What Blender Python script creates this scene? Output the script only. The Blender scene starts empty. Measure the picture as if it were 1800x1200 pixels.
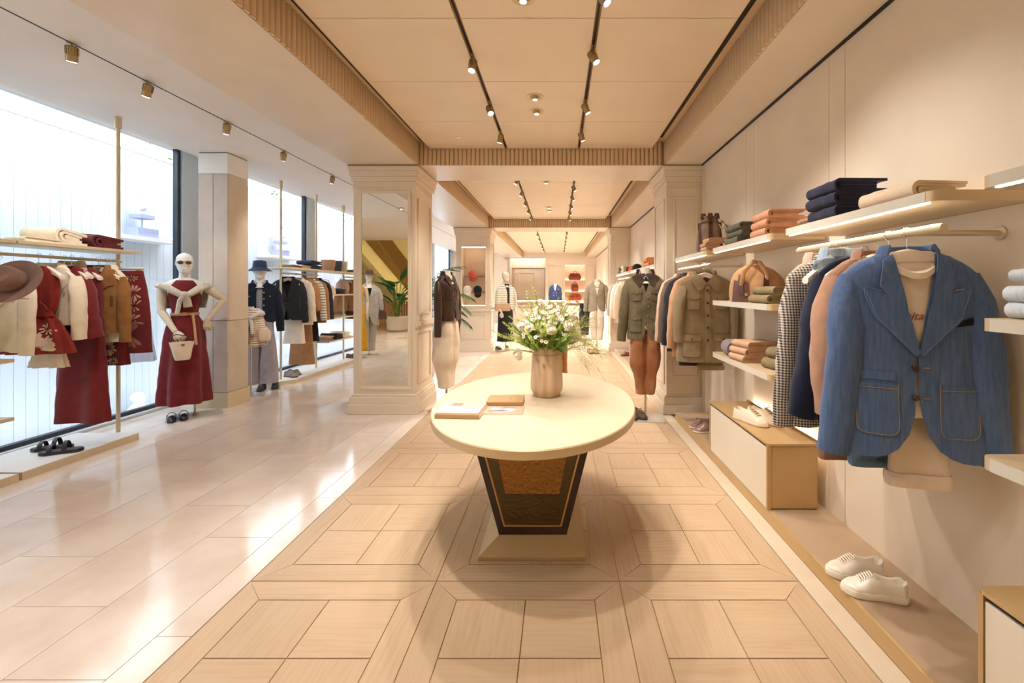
import bpy, bmesh, math, random
from mathutils import Vector, Matrix, noise
R = math.radians
SC = bpy.context.scene
C = SC.collection
random.seed(7)
# ---------------------------------------------------------------- camera, sky, exposure
CH, F, VX, VY = 1.43, 767.0, 982.0, 509.0
cam_d = bpy.data.cameras.new('camera'); cam = bpy.data.objects.new('camera', cam_d); C.objects.link(cam)
cam.location = (0, 0, CH); cam.rotation_euler = (R(90), 0, 0)
cam_d.sensor_width = 36; cam_d.lens = F / 1800 * 36
cam_d.shift_x = (900 - VX) / 1800; cam_d.shift_y = (VY - 600) / 1800
cam_d.clip_start = .05; SC.camera = cam
W = bpy.data.worlds.new('sky'); SC.world = W; W.use_nodes = True
bg = W.node_tree.nodes['Background']; bg.inputs[0].default_value = (.86, .93, 1, 1); bg.inputs[1].default_value = 5.5
SC.view_settings.view_transform = 'Standard'; SC.view_settings.look = 'None'
SC.view_settings.gamma = 1; SC.view_settings.use_curve_mapping = False
SC.view_settings.exposure = 0.3
SPOT_W, DOWN_W, SIDE_W, STAIR_W = 80, 46, 38, 200
WARM = (1, .925, .84); NEUT = (1, .96, .92)
try:
    SC.cycles.max_bounces = 8; SC.cycles.diffuse_bounces = 4; SC.cycles.glossy_bounces = 4
    SC.cycles.transparent_max_bounces = 12; SC.cycles.caustics_reflective = False; SC.cycles.caustics_refractive = False
    SC.cycles.sample_clamp_indirect = 6; SC.cycles.use_denoising = True
except Exception: pass
def X(px, Y): return (px - VX) / F * Y          # metres to the side of the lens for something Y metres away
def Z(py, Y): return CH + (VY - py) / F * Y
# ---------------------------------------------------------------- materials
MATS = {}
def srgb(c):
    if isinstance(c, str):
        c = [int(c[i:i+2], 16) / 255 for i in (0, 2, 4)]
    return tuple(((u + .055) / 1.055) ** 2.4 if u > .04045 else u / 12.92 for u in c) + (1,)
class NT:
    def __init__(s, name):
        s.m = bpy.data.materials.new(name); s.m.use_nodes = True
        s.t = s.m.node_tree; s.b = s.t.nodes['Principled BSDF']; s.out = s.t.nodes['Material Output']
    def n(s, ty, **k):
        nd = s.t.nodes.new(ty)
        for a, v in k.items():
            if a.startswith('i_'):
                key = a[2:]; nd.inputs[int(key) if key.isdigit() else key.replace('_', ' ')].default_value = v
            else: setattr(nd, a, v)
        return nd
    def l(s, a, b): s.t.links.new(a, b)
    def coord(s, kind='Object', scale=(1, 1, 1), rnd=False):
        tc = s.n('ShaderNodeTexCoord'); mp = s.n('ShaderNodeMapping'); mp.inputs['Scale'].default_value = scale
        s.l(tc.outputs[kind], mp.inputs[0])
        if rnd:
            oi = s.n('ShaderNodeObjectInfo'); mu = s.n('ShaderNodeMath', operation='MULTIPLY', i_1=37.0)
            s.l(oi.outputs['Random'], mu.inputs[0]); s.l(mu.outputs[0], mp.inputs['Location'])
        return mp.outputs[0]
    def ramp(s, fac, stops):
        r = s.n('ShaderNodeValToRGB'); e = r.color_ramp.elements
        while len(e) < len(stops): e.new(.5)
        for q, (p, c) in zip(e, stops): q.position = p; q.color = c if len(c) == 4 else srgb(c)
        s.l(fac, r.inputs[0]); return r.outputs[0]
    def bump(s, h, strength=.2, dist=.01):
        b = s.n('ShaderNodeBump'); b.inputs['Strength'].default_value = strength; b.inputs['Distance'].default_value = dist
        s.l(h, b.inputs['Height']); s.l(b.outputs[0], s.b.inputs['Normal'])
    def math(s, op, a, b=None):
        m = s.n('ShaderNodeMath', operation=op)
        for i, v in enumerate((a, b)):
            if v is None: continue
            if isinstance(v, (int, float)): m.inputs[i].default_value = v
            else: s.l(v, m.inputs[i])
        return m.outputs[0]
def lerp(a, b, t): return tuple(x + (y - x) * t for x, y in zip(a, b))
def paint(name, col, rough=.5, metal=0, var=.04, scale=3, spec=.5, bump=0):
    """plain coloured surface with a faint cloudy variation"""
    if name in MATS: return MATS[name]
    n = NT(name); c = srgb(col)
    nz = n.n('ShaderNodeTexNoise'); nz.inputs['Scale'].default_value = scale; nz.inputs['Detail'].default_value = 3
    n.l(n.coord(), nz.inputs['Vector'])
    n.l(n.ramp(nz.outputs['Fac'], [(.3, lerp(c, (0, 0, 0, 1), var)), (.7, lerp(c, (1, 1, 1, 1), var * .6))]), n.b.inputs['Base Color'])
    n.b.inputs['Roughness'].default_value = rough; n.b.inputs['Metallic'].default_value = metal
    n.b.inputs['Specular IOR Level'].default_value = spec
    if bump: n.bump(nz.outputs['Fac'], bump, .01)
    MATS[name] = n.m; return n.m
def cloth(name, col, col2=None, kind='plain', rough=.85, s1=60, sheen=.15, spec=.15, w=.5):
    """fabric: weave bump and colour pattern (plain, denim, stripe, check, knit, suede, leather)"""
    if name in MATS: return MATS[name]
    n = NT(name); c = srgb(col); c2 = srgb(col2) if col2 else lerp(c, (0, 0, 0, 1), .18)
    co = n.coord()
    nz = n.n('ShaderNodeTexNoise'); nz.inputs['Scale'].default_value = 14; nz.inputs['Detail'].default_value = 4
    n.l(co, nz.inputs['Vector'])
    base = None
    if kind in ('stripe', 'check'):
        sp = n.n('ShaderNodeSeparateXYZ'); n.l(co, sp.inputs[0])
        fz = n.math('FRACT', n.math('MULTIPLY', sp.outputs['Z'], s1))
        mz = n.math('LESS_THAN', fz, w)
        if kind == 'check':
            fx = n.math('FRACT', n.math('MULTIPLY', sp.outputs['X'], s1)); mx = n.math('LESS_THAN', fx, w)
            mz = n.math('MULTIPLY', n.math('ADD', mz, mx), .5)
        base = n.ramp(mz, [(0, c), (1, c2)])
    elif kind == 'denim':
        n2 = n.n('ShaderNodeTexNoise'); n2.inputs['Scale'].default_value = 30; n2.inputs['Detail'].default_value = 5
        n.l(n.coord(scale=(4, 4, .35)), n2.inputs['Vector'])
        base = n.ramp(n2.outputs['Fac'], [(.3, c2), (.7, c)])
    else:
        base = n.ramp(nz.outputs['Fac'], [(.25, c2 if col2 else lerp(c, (0, 0, 0, 1), .12)), (.7, c)])
    n.l(base, n.b.inputs['Base Color'])
    n.b.inputs['Roughness'].default_value = .35 if kind == 'leather' else rough
    n.b.inputs['Specular IOR Level'].default_value = .5 if kind == 'leather' else spec
    n.b.inputs['Sheen Weight'].default_value = 0 if kind == 'leather' else sheen
    if kind == 'knit':
        wv = n.n('ShaderNodeTexWave'); wv.inputs['Scale'].default_value = 22; wv.inputs['Distortion'].default_value = 1.5
        n.l(co, wv.inputs['Vector']); n.bump(wv.outputs['Fac'], .5, .006)
    else:
        n3 = n.n('ShaderNodeTexNoise'); n3.inputs['Scale'].default_value = 25 if kind == 'leather' else 18; n3.inputs['Detail'].default_value = 6
        n.l(co, n3.inputs['Vector']); n.bump(n3.outputs['Fac'], .35, .006)
    MATS[name] = n.m; return n.m
def emit(name, col, strength):
    if name in MATS: return MATS[name]
    n = NT(name); n.b.inputs['Base Color'].default_value = (1, 1, 1, 1)
    n.b.inputs['Emission Color'].default_value = tuple(col) + (1,); n.b.inputs['Emission Strength'].default_value = strength
    MATS[name] = n.m; return n.m
def mk_wood(name, c1, c2, c3, rough=.38):
    n = NT(name)
    nz = n.n('ShaderNodeTexNoise'); nz.inputs['Scale'].default_value = 3.0; nz.inputs['Detail'].default_value = 4
    n.l(n.coord(scale=(1.0, 5, 1), rnd=True), nz.inputs['Vector'])
    wv = n.n('ShaderNodeTexWave', wave_type='BANDS', bands_direction='Y'); wv.inputs['Scale'].default_value = 3.2
    wv.inputs['Distortion'].default_value = 9; wv.inputs['Detail'].default_value = 3; wv.inputs['Detail Scale'].default_value = 1.3
    n.l(n.coord(scale=(.55, 3.2, 1), rnd=True), wv.inputs['Vector'])
    fine = n.n('ShaderNodeTexNoise'); fine.inputs['Scale'].default_value = 30; fine.inputs['Detail'].default_value = 3
    n.l(n.coord(scale=(.25, 5, 1), rnd=True), fine.inputs['Vector'])
    mix = n.math('ADD', n.math('MULTIPLY', nz.outputs['Fac'], .55), n.math('ADD', n.math('MULTIPLY', wv.outputs['Fac'], .1), n.math('MULTIPLY', fine.outputs['Fac'], .3)))
    col = n.ramp(mix, [(.25, srgb(c1)), (.5, srgb(c2)), (.8, srgb(c3))])
    oi = n.n('ShaderNodeObjectInfo'); hs = n.n('ShaderNodeHueSaturation')
    v = n.math('ADD', n.math('MULTIPLY', oi.outputs['Random'], .09), .955)
    n.l(v, hs.inputs['Value']); n.l(col, hs.inputs['Color']); n.l(hs.outputs[0], n.b.inputs['Base Color'])
    n.b.inputs['Roughness'].default_value = rough; n.bump(fine.outputs['Fac'], .12, .004)
    MATS[name] = n.m; return n.m
def mk_stone(name, c1, c2, rough=.11):
    n = NT(name)
    nz = n.n('ShaderNodeTexNoise'); nz.inputs['Scale'].default_value = 2.5; nz.inputs['Detail'].default_value = 8; nz.inputs['Roughness'].default_value = .62
    n.l(n.coord(rnd=True), nz.inputs['Vector'])
    col = n.ramp(nz.outputs['Fac'], [(.3, srgb(c1)), (.7, srgb(c2))])
    oi = n.n('ShaderNodeObjectInfo'); hs = n.n('ShaderNodeHueSaturation')
    n.l(n.math('ADD', n.math('MULTIPLY', oi.outputs['Random'], .09), .955), hs.inputs['Value'])
    n.l(col, hs.inputs['Color']); n.l(hs.outputs[0], n.b.inputs['Base Color'])
    r = n.math('ADD', n.math('MULTIPLY', nz.outputs['Fac'], .12), rough - .05); n.l(r, n.b.inputs['Roughness'])
    n.bump(nz.outputs['Fac'], .02, .004)
    MATS[name] = n.m; return n.m
def mk_glass(name, tint, refl=.06):
    n = NT(name); n.t.nodes.remove(n.b)
    tr = n.n('ShaderNodeBsdfTransparent'); tr.inputs[0].default_value = tint
    gl = n.n('ShaderNodeBsdfGlossy'); gl.inputs['Roughness'].default_value = .02
    lw = n.n('ShaderNodeLayerWeight'); lw.inputs[0].default_value = .25
    fac = n.math('ADD', n.math('MULTIPLY', lw.outputs['Fresnel'], .16), refl * .3)
    mx = n.n('ShaderNodeMixShader'); n.l(fac, mx.inputs[0]); n.l(tr.outputs[0], mx.inputs[1]); n.l(gl.outputs[0], mx.inputs[2])
    n.l(mx.outputs[0], n.out.inputs[0]); MATS[name] = n.m; return n.m
CREAM = paint('cream lacquer', 'E9DAC6', .42)
PANEL = paint('ceiling panel lacquer', 'EBD9C0', .38)
BEAM = paint('beam satin lacquer', 'E3D5C2', .27, spec=.6)
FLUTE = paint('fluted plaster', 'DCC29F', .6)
WALL = paint('wall panel fabric', 'EADBC7', .6)
LEFTC = paint('side ceiling plaster', 'E9E2DC', .6)
WHITE = paint('white paint', 'F0EEEA', .5)
BRASS = paint('brushed brass', 'C8A870', .34, .75)
BRASSD = paint('dark brass', '9C7D4C', .35, .8)
CHAMP = paint('champagne metal', 'D9C8A6', .38, .35)
CHAMPW = paint('champagne lacquer', 'E3DAC8', .4, .1)
BGOLD = paint('bench gold lacquer', 'C6A572', .4, .3)
BLACK = paint('black slot', '15110D', .6)
CHROME = paint('chrome', 'D8D8D8', .12, 1, 0)
WOOD = mk_wood('oak panels', 'BA9C7C', 'C7AB8B', 'CDB396')
STONE = mk_stone('limestone', 'D9C5B4', 'EADBCD')
STONE2 = mk_stone('limestone cladding', 'BFAE9F', 'D3C4B6', .55)
STONE3 = mk_stone('limestone edge strip', 'CBB9A1', 'DBCAB3', .35)
# ---------------------------------------------------------------- mesh builder
class MB:
    def __init__(s): s.v = []; s.f = []
    def add(s, vs, fs):
        o = len(s.v); s.v += [tuple(p) for p in vs]; s.f += [tuple(i + o for i in f) for f in fs]; return s
    def box(s, x0, y0, z0, x1, y1, z1):
        return s.add([(x, y, z) for z in (z0, z1) for y in (y0, y1) for x in (x0, x1)],
                     [(0, 2, 3, 1), (4, 5, 7, 6), (0, 1, 5, 4), (2, 6, 7, 3), (0, 4, 6, 2), (1, 3, 7, 5)])
    def cbox(s, cx, cy, cz, w, d, h): return s.box(cx - w/2, cy - d/2, cz - h/2, cx + w/2, cy + d/2, cz + h/2)
    def loft(s, rings, cap0=True, cap1=True, closed=True):
        n = len(rings[0]); o = len(s.v)
        for r in rings: s.v += [tuple(p) for p in r]
        for i in range(len(rings) - 1):
            for j in range(n if closed else n - 1):
                k = (j + 1) % n
                s.f.append((o + i*n + j, o + i*n + k, o + (i+1)*n + k, o + (i+1)*n + j))
        if closed:
            if cap0: s.f.append(tuple(o + j for j in reversed(range(n))))
            if cap1: s.f.append(tuple(o + (len(rings)-1)*n + j for j in range(n)))
        return s
    def prism(s, poly, z0, z1, ax='z'):
        m = {'z': lambda a, b, c: (a, b, c), 'y': lambda a, b, c: (a, c, b), 'x': lambda a, b, c: (c, a, b)}[ax]
        return s.loft([[m(a, b, z0) for a, b in poly], [m(a, b, z1) for a, b in poly]])
    def tube(s, pts, r, n=8, cap=True, flat=1.0, wr=0, seed=0, up=(0, 0, 1)):
        pts = [Vector(p) for p in pts]; rings = []
        rs = r if isinstance(r, (list, tuple)) else [r] * len(pts)
        t0 = (pts[1] - pts[0]).normalized(); u = Vector(up)
        if abs(t0.dot(u)) > .95: u = Vector((0, 1, 0))
        u = (u - t0 * u.dot(t0)).normalized()
        for i, p in enumerate(pts):
            t = (pts[min(i+1, len(pts)-1)] - pts[max(i-1, 0)]).normalized()
            u = (u - t * u.dot(t)).normalized(); w = t.cross(u); rr = rs[i]
            a, b = rr if isinstance(rr, (tuple, list)) else (rr, rr * flat)
            ring = []
            for k in range(n):
                th = 2*math.pi*k/n; q = 1
                if wr: q = 1 + wr * noise.noise(Vector((math.cos(th)*1.3 + seed, math.sin(th)*1.3, i*.55)))
                ring.append(p + w * (math.cos(th) * a * q) + u * (math.sin(th) * b * q))
            rings.append(ring)
        return s.loft(rings, cap, cap)
    def lathe(s, prof, n=24, c=(0, 0, 0), cap=True):
        return s.loft([[(c[0] + r*math.cos(2*math.pi*k/n), c[1] + r*math.sin(2*math.pi*k/n), c[2] + z) for k in range(n)] for r, z in prof], cap, cap)
    def ball(s, c, r, n=10, m=6, sq=(1, 1, 1)):
        return s.loft([[(c[0] + sq[0]*r*math.sin(math.pi*(i+.02)/(m+.04))*math.cos(2*math.pi*k/n), c[1] + sq[1]*r*math.sin(math.pi*(i+.02)/(m+.04))*math.sin(2*math.pi*k/n),
                         c[2] - sq[2]*r*math.cos(math.pi*(i+.02)/(m+.04))) for k in range(n)] for i in range(m+1)])
    def xf(s, M):
        s.v = [tuple(M @ Vector(p)) for p in s.v]; return s
    def join(s, o): return s.add(o.v, o.f)
    def mesh(s, name, mat, smooth=False, angle=40):
        me = bpy.data.meshes.new(name); me.from_pydata(s.v, [], s.f); me.update()
        bm = bmesh.new(); bm.from_mesh(me); bmesh.ops.recalc_face_normals(bm, faces=bm.faces); bm.to_mesh(me); bm.free()
        if smooth:
            me.polygons.foreach_set('use_smooth', [True] * len(me.polygons)); me.set_sharp_from_angle(angle=R(angle))
        if mat: me.materials.append(mat)
        return me
    def build(s, name, mat, parent=None, smooth=False, bevel=0, loc=(0, 0, 0), seg=2, rot=None, sub=0):
        return link(name, s.mesh(name, mat, smooth), parent, bevel, loc, seg, rot, sub)
def link(name, me, parent=None, bevel=0, loc=(0, 0, 0), seg=2, rot=None, sub=0):
    o = bpy.data.objects.new(name, me); C.objects.link(o); o.parent = parent; o.location = loc
    if rot: o.rotation_euler = rot
    if bevel:
        b = o.modifiers.new('bevel', 'BEVEL'); b.width = bevel; b.segments = seg; b.limit_method = 'ANGLE'; b.harden_normals = False
    if sub:
        q = o.modifiers.new('sub', 'SUBSURF'); q.levels = sub; q.render_levels = sub
    return o
def thing(name, label, cat, loc=(0, 0, 0), rz=0, group=None):
    o = bpy.data.objects.new(name, None); C.objects.link(o); o.location = loc; o.rotation_euler = (0, 0, rz)
    o.empty_display_size = .05
    return tag(o, label, cat, group)
def tag(o, label=None, cat=None, group=None, kind=None):
    if label: o['label'] = label
    if cat: o['category'] = cat
    if group: o['group'] = group
    if kind: o['kind'] = kind
    return o
def struct(o, label=None, cat=None): return tag(o, label, cat, None, 'structure')
def copy_tree(o, parent=None):
    c = o.copy(); C.objects.link(c); c.parent = parent
    for ch in list(o.children): copy_tree(ch, c)
    return c
def rect(x0, y0, x1, y1): return [(x0, y0), (x1, y0), (x1, y1), (x0, y1)]
def arc(cx, cy, r, a0, a1, n): return [(cx + r*math.cos(R(a0 + (a1-a0)*i/n)), cy + r*math.sin(R(a0 + (a1-a0)*i/n))) for i in range(n+1)]
def lamp(name, loc, tgt, power, col, size=75, blend=.6, rad=.03, parent=None):
    d = bpy.data.lights.new(name, 'SPOT'); d.energy = power; d.color = col; d.spot_size = R(size); d.spot_blend = blend; d.shadow_soft_size = rad
    o = bpy.data.objects.new(name, d); C.objects.link(o); o.location = loc
    o.rotation_euler = (Vector(tgt) - Vector(loc)).to_track_quat('-Z', 'Y').to_euler(); return o
# ================================================================ ROOM
XL, XR, XB, XW = -1.62, 1.23, -2.42, 1.66      # beam faces and right wall
ZB, ZP, ZT, ZS = 2.86, 3.05, 3.13, 3.09        # beam bottom, panel, tray top, side ceiling
YEND, YBACK = 19.6, -4.6
GX = -4.83                                      # window glass
# floor ----------------------------------------------------------------
base = MB().box(-4.95, -9.2, -.12, 1.9, 21.5, -.012).box(-9.6, -9.2, -.12, -4.951, -.001, -.012).build('floor', paint('floor joint', 'B59B80', .6)); struct(base, 'pale limestone and oak shop floor', None)
def slab_mesh(w, d, h=.011): return MB().box(-w/2 + .0015, -d/2 + .0015, -h, w/2 - .0015, d/2 - .0015, 0).mesh('tile', STONE)
cols = [-1.66, -2.04, -2.47, -2.9, -3.33, -3.76, -4.19, -4.74]
sm = {}
k = 0
for i in range(len(cols) - 1):
    x0, x1 = cols[i], cols[i+1]; w = abs(x1 - x0); y = -3.0 + (i * .37) % .9
    L = .92
    while y < 12.5:
        key = (round(w, 3), L)
        if key not in sm: sm[key] = slab_mesh(w, L)
        link('tile', sm[key], base, loc=((x0+x1)/2, y + L/2, 0)); y += L; k += 1
y = -3.0
while y < 12.5:
    if ('s',) not in sm: sm[('s',)] = slab_mesh(.145, 1.2)
    link('tile', sm[('s',)], base, loc=(-1.587, y + .6, 0)); y += 1.2
MB().box(-9.5, -9.0, -.012, 1.66, -3.001, 0).build('tile', STONE, base)
MB().box(-9.4, -3, -.012, -4.742, -.2, 0).build('tile', STONE, base)
MB().box(-4.74, 13.2, -.012, -1.515, 20.0, 0).build('tile', STONE, base)
# oak panels: borders mitred, four squares with brass joints
WX = [-1.512, -.6, .296, 1.178]
brass_floor = MB().box(WX[0] - .003, -3, -.0115, WX[3] + .003, 19.7, -.004).build('brass_joint', BRASS, base)
pm = {}
def oak_panel(cx, cy, w, d):
    key = (round(w, 3), round(d, 3)); b = .13; g = .0024
    if key not in pm:
        q = {}
        for nm, L in (('s', w), ('t', d)):
            h = L/2 - g
            poly = [(-h, -b/2 + g), (h, -b/2 + g), (h - b + g, b/2 - g), (-h + b - g, b/2 - g)]
            q[nm] = MB().prism(poly, -.011, 0).mesh('plank', WOOD)
        iw, idp = (w - 2*b)/2, (d - 2*b)/2
        q['a'] = MB().box(-iw/2 + g, -idp/2 + g, -.011, iw/2 - g, idp/2 - g, 0).mesh('parquet_square', WOOD)
        q['b'] = MB().box(-idp/2 + g, -iw/2 + g, -.011, idp/2 - g, iw/2 - g, 0).mesh('parquet_square', WOOD)
        q['d'] = (iw, idp); pm[key] = q
    q = pm[key]; iw, idp = q['d']
    link('plank', q['s'], base, loc=(cx, cy - d/2 + b/2, 0)); link('plank', q['s'], base, loc=(cx, cy + d/2 - b/2, 0), rot=(0, 0, math.pi))
    link('plank', q['t'], base, loc=(cx - w/2 + b/2, cy, 0), rot=(0, 0, -math.pi/2)); link('plank', q['t'], base, loc=(cx + w/2 - b/2, cy, 0), rot=(0, 0, math.pi/2))
    for sx in (-1, 1):
        for sy in (-1, 1):
            if sx * sy > 0: link('parquet_square', q['a'], base, loc=(cx + sx*iw/2, cy + sy*idp/2, 0))
            else: link('parquet_square', q['b'], base, loc=(cx + sx*iw/2, cy + sy*idp/2, 0), rot=(0, 0, math.pi/2))
for c in range(3):
    for r in range(4): oak_panel((WX[c]+WX[c+1])/2, 1.244 + .898*(r + .5), WX[c+1]-WX[c], .898)
    MB().box(WX[c] + .002, -3, -.011, WX[c+1] - .002, 1.242, 0).build('plank', WOOD, base)
    for r in range(5): oak_panel((WX[c]+WX[c+1])/2, 5.76 + .86*(r + .5), WX[c+1]-WX[c], .86)
    for a, b_ in ((4.838, 5.3), (5.302, 5.758), (10.062, 10.76)):
        MB().box(WX[c] + .002, a, -.011, WX[c+1] - .002, b_, 0).build('plank', WOOD, base)
    for r in range(8): MB().box(WX[c] + .002, 10.762 + r*1.12, -.011, WX[c+1] - .002, 10.762 + (r+1)*1.12 - .004, 0).build('plank', WOOD, base)
MB().box(WX[3] + .004, -3, -.011, 1.285, 19.7, .0).build('stone_border', STONE3, base)
# side ceiling over the window aisle
lc = MB().box(-4.44, 0, ZS, XB + .004, YEND, ZS + .2).box(-9.5, YBACK, ZS, XB + .004, 0, ZS + .2).build('ceiling_side', LEFTC); struct(lc, 'pale plaster ceiling over the window aisle')
MB().box(-3.287, YBACK, ZS - .0015, -3.273, 19, ZS + .001).build('track_slot', BLACK, lc)
# beams ------------------------------------------------------------------
flute_h = ZT - ZB - .012
def flute_mesh(w=.05, h=flute_h):
    p = [(-w/2 + .0035, 0)] + [(w/2 * .86 * math.cos(R(a)) * -1, .017 * math.sin(R(a))) for a in (12, 45, 90, 135, 168)] + [(w/2 - .0035, 0)]
    return MB().prism(p, 0, h).mesh('flute', FLUTE, True, 60)
FM = flute_mesh()
FBACK = paint('flute shadow backing', 'A5875F', .7)  # darker colour paints the shade in the grooves between flutes
def flutes(beam, x, y, dx, dy, L, ang, parts=True):
    n = int(L / .05); q = MB().box(0, -.0005, ZB + .004, L, .0015, ZT - .003); q.xf(Matrix.Translation((x, y, 0)) @ Matrix(((dx, 0, 0, 0), (0, 1, 0, 0), (0, 0, 1, 0), (0, 0, 0, 1))) if dx else Matrix.Translation((x, y, 0)) @ Matrix(((0, 1, 0, 0), (dy, 0, 0, 0), (0, 0, 1, 0), (0, 0, 0, 1)))); q.build('groove_shade', FBACK, beam)
    if parts:
        for i in range(n): link('flute', FM, beam, loc=(x + dx*(i + .5)*.05, y + dy*(i + .5)*.05, ZB + .006), rot=(0, 0, ang))
    else:
        mb = MB(); M0 = Matrix.Rotation(ang, 4, 'Z')
        vs = [v.co.copy() for v in FM.vertices]; fs = [tuple(p.vertices) for p in FM.polygons]
        for i in range(n):
            T = Matrix.Translation((x + dx*(i + .5)*.05, y + dy*(i + .5)*.05, ZB + .006)) @ M0
            mb.add([T @ v for v in vs], fs)
        tag(mb.build('fluting', FLUTE, beam, True), kind='stuff')
BAYS = [(-4.6, 0 - .7), (0, 5.03), (5.73, 10.06), (10.76, YEND)]
bl = MB().box(XB, YBACK, ZB, XL, YEND, ZT + .2).build('beam_left', BEAM); struct(bl, 'long satin beam left of the nave with fluted face')
br = MB().box(XR, YBACK, ZB, XW, YEND, ZT + .2).build('beam_right', BEAM); struct(br, 'long satin beam along the right wall with fluted face')
for i, (a, b_) in enumerate(BAYS):
    L = b_ - a
    if i == 1:
        flutes(bl, XL, b_, 0, -1, 3.2, -math.pi/2); flutes(br, XR, b_, 0, -1, 3.2, math.pi/2)
        flutes(bl, XL, a, 0, 1, 1.8, -math.pi/2, False); flutes(br, XR, a, 0, 1, 1.8, math.pi/2, False)
    else:
        flutes(bl, XL, a, 0, 1, L, -math.pi/2, False); flutes(br, XR, a, 0, 1, L, math.pi/2, False)
for i, (a, b_) in enumerate([(-.7, 0), (5.03, 5.73), (10.06, 10.76)]):
    cb = MB().box(XL, a, ZB, XR, b_, ZT + .2).build('beam_cross', BEAM)
    struct(cb, ['cross beam above the lens', 'nearest fluted cross beam between the first columns', 'farther fluted cross beam between the second columns'][i])
    if i: flutes(cb, XL + .012, a, 1, 0, XR - XL - .03, math.pi, i == 1)
# nave trays
SEAM = [5.01, 4.21, 3.40, 2.605, 1.81, 1.01, .21]
TRX = [-.60, .232]
GAPC = paint('brass track trim', '8A6A40', .4, .6)
def tray(y0, y1, seams, parent):
    xs = [-1.48, TRX[0] - .017, TRX[0] + .017, TRX[1] - .017, TRX[1] + .017, 1.07]
    for a, b_ in zip(seams[:-1], seams[1:]):
        for c in (0, 2, 4):
            MB().box(xs[c], a + .003, ZP, xs[c+1], b_ - .003, ZP + .028).build('ceiling_panel', PANEL, parent)
    for t in TRX:
        MB().box(t - .015, seams[0], ZP + .006, t - .0085, seams[-1], ZP + .03).build('track_trim', GAPC, parent)
        MB().box(t + .0085, seams[0], ZP + .006, t + .015, seams[-1], ZP + .03).build('track_trim', GAPC, parent)
        MB().box(t - .0085, seams[0], ZP + .02, t + .0085, seams[-1], ZP + .035).build('track_channel', BLACK, parent)
    MB().box(1.128, seams[0], ZT - .006, 1.158, seams[-1] - .15, ZT + .002).build('slot_diffuser', BLACK, parent)
    MB().box(-1.572, seams[0], ZT - .004, -1.56, seams[-1], ZT + .002).build('slot_diffuser', BLACK, parent)
ceil = MB().box(XL, YBACK, ZT, XR, YEND, ZT + .1).build('ceiling', FLUTE); struct(ceil, 'coffered nave ceiling with lacquered hanging panels')
tray(0, 5.03, SEAM[::-1], ceil)
tray(5.73, 10.06, [5.78, 6.63, 8.3, 10.02], ceil)
tray(10.76, YEND, [10.8, 13.7, 16.6, 19.4], ceil)
tray(-4.6, -.7, [-4.5, -3.2, -2, -.75], ceil)
# columns ------------------------------------------------------------------
def frame_mb(x0, z0, x1, z1, y, w=.022, dp=.012):
    """moulding frame on a face looking to -y"""
    mb = MB()
    for a, b_, c, d in ((x0, z0, x1, z0 + w), (x0, z1 - w, x1, z1), (x0, z0 + w, x0 + w, z1 - w), (x1 - w, z0 + w, x1, z1 - w)):
        mb.box(a, y - dp, b_, c, y, d)
    return mb
def column(n, x0, x1, y0, y1, label, side, niche=None, mirror=False):
    """side: +1 has its inner face towards +x, -1 towards -x"""
    o = MB()
    ix = .05
    if side > 0: bx0, bx1 = x0 + ix, x1 - ix
    else: bx0, bx1 = x0 + ix*.6, x1
    by0, by1 = y0 + .04, y1 - .04
    if niche:
        nx0, nx1, nz0, nz1, dep = niche
        o.box(bx0, by0, 0, nx0, by1, ZB); o.box(nx1, by0, 0, bx1, by1, ZB); o.box(nx0, by0, 0, nx1, by1, nz0); o.box(nx0, by0, nz1, nx1, by1, ZB)
        o.box(nx0, by0 + dep, nz0, nx1, by1, nz1)
    else: o.box(bx0, by0, 0, bx1, by1, ZB)
    c = o.build('column', CREAM); struct(c, label, 'column')
    def ring(z0, z1, e, nm):
        MB().box(bx0 - e, by0 - e, z0, min(bx1 + e, XW), by1 + e, z1).build(nm, CREAM, c, bevel=.006)
    ring(0, .115, .05, 'plinth'); ring(.115, .2, .036, 'base_moulding'); ring(.2, .225, .018, 'base_moulding')
    ring(2.80, ZB - .009, .05, 'cornice'); MB().box(bx0 - .044, by0 - .044, ZB - .0095, min(bx1 + .044, XW), by1 + .044, ZB - .0005).build('shadow_gap', BLACK, c); ring(2.735, 2.80, .04, 'cornice'); ring(2.68, 2.735, .025, 'cornice'); ring(2.60, 2.615, .01, 'cornice')
    fx = bx1 if side > 0 else bx0
    sd = 1 if side > 0 else -1
    for z0, z1 in ((.32, .93), (1.13, 2.5)):
        mb = frame_mb(by0 + .08, z0, by1 - .08, z1, 0)
        M = Matrix(((0, -sd, 0, fx), (1, 0, 0, 0), (0, 0, 1, 0), (0, 0, 0, 1)))
        mb.xf(M); mb.build('panel_moulding', CREAM, c, bevel=.004)
    MB().box(min(fx, fx + sd*.02), by0 + .001, .985, max(fx, fx + sd*.02), by1 - .001, 1.0).build('dado_rail', CREAM, c, bevel=.004)
    MB().box(min(fx, fx + sd*.03), by0 + .001, 1.0, max(fx, fx + sd*.03), by1 - .001, 1.06).build('dado_rail', CREAM, c, bevel=.006)
    return c, (bx0, bx1, by0, by1)
c1, q1 = column(1, -2.42, -1.605, 5.0, 5.74, 'cream panelled column with a tall mirror, left of the table', 1)
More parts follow.
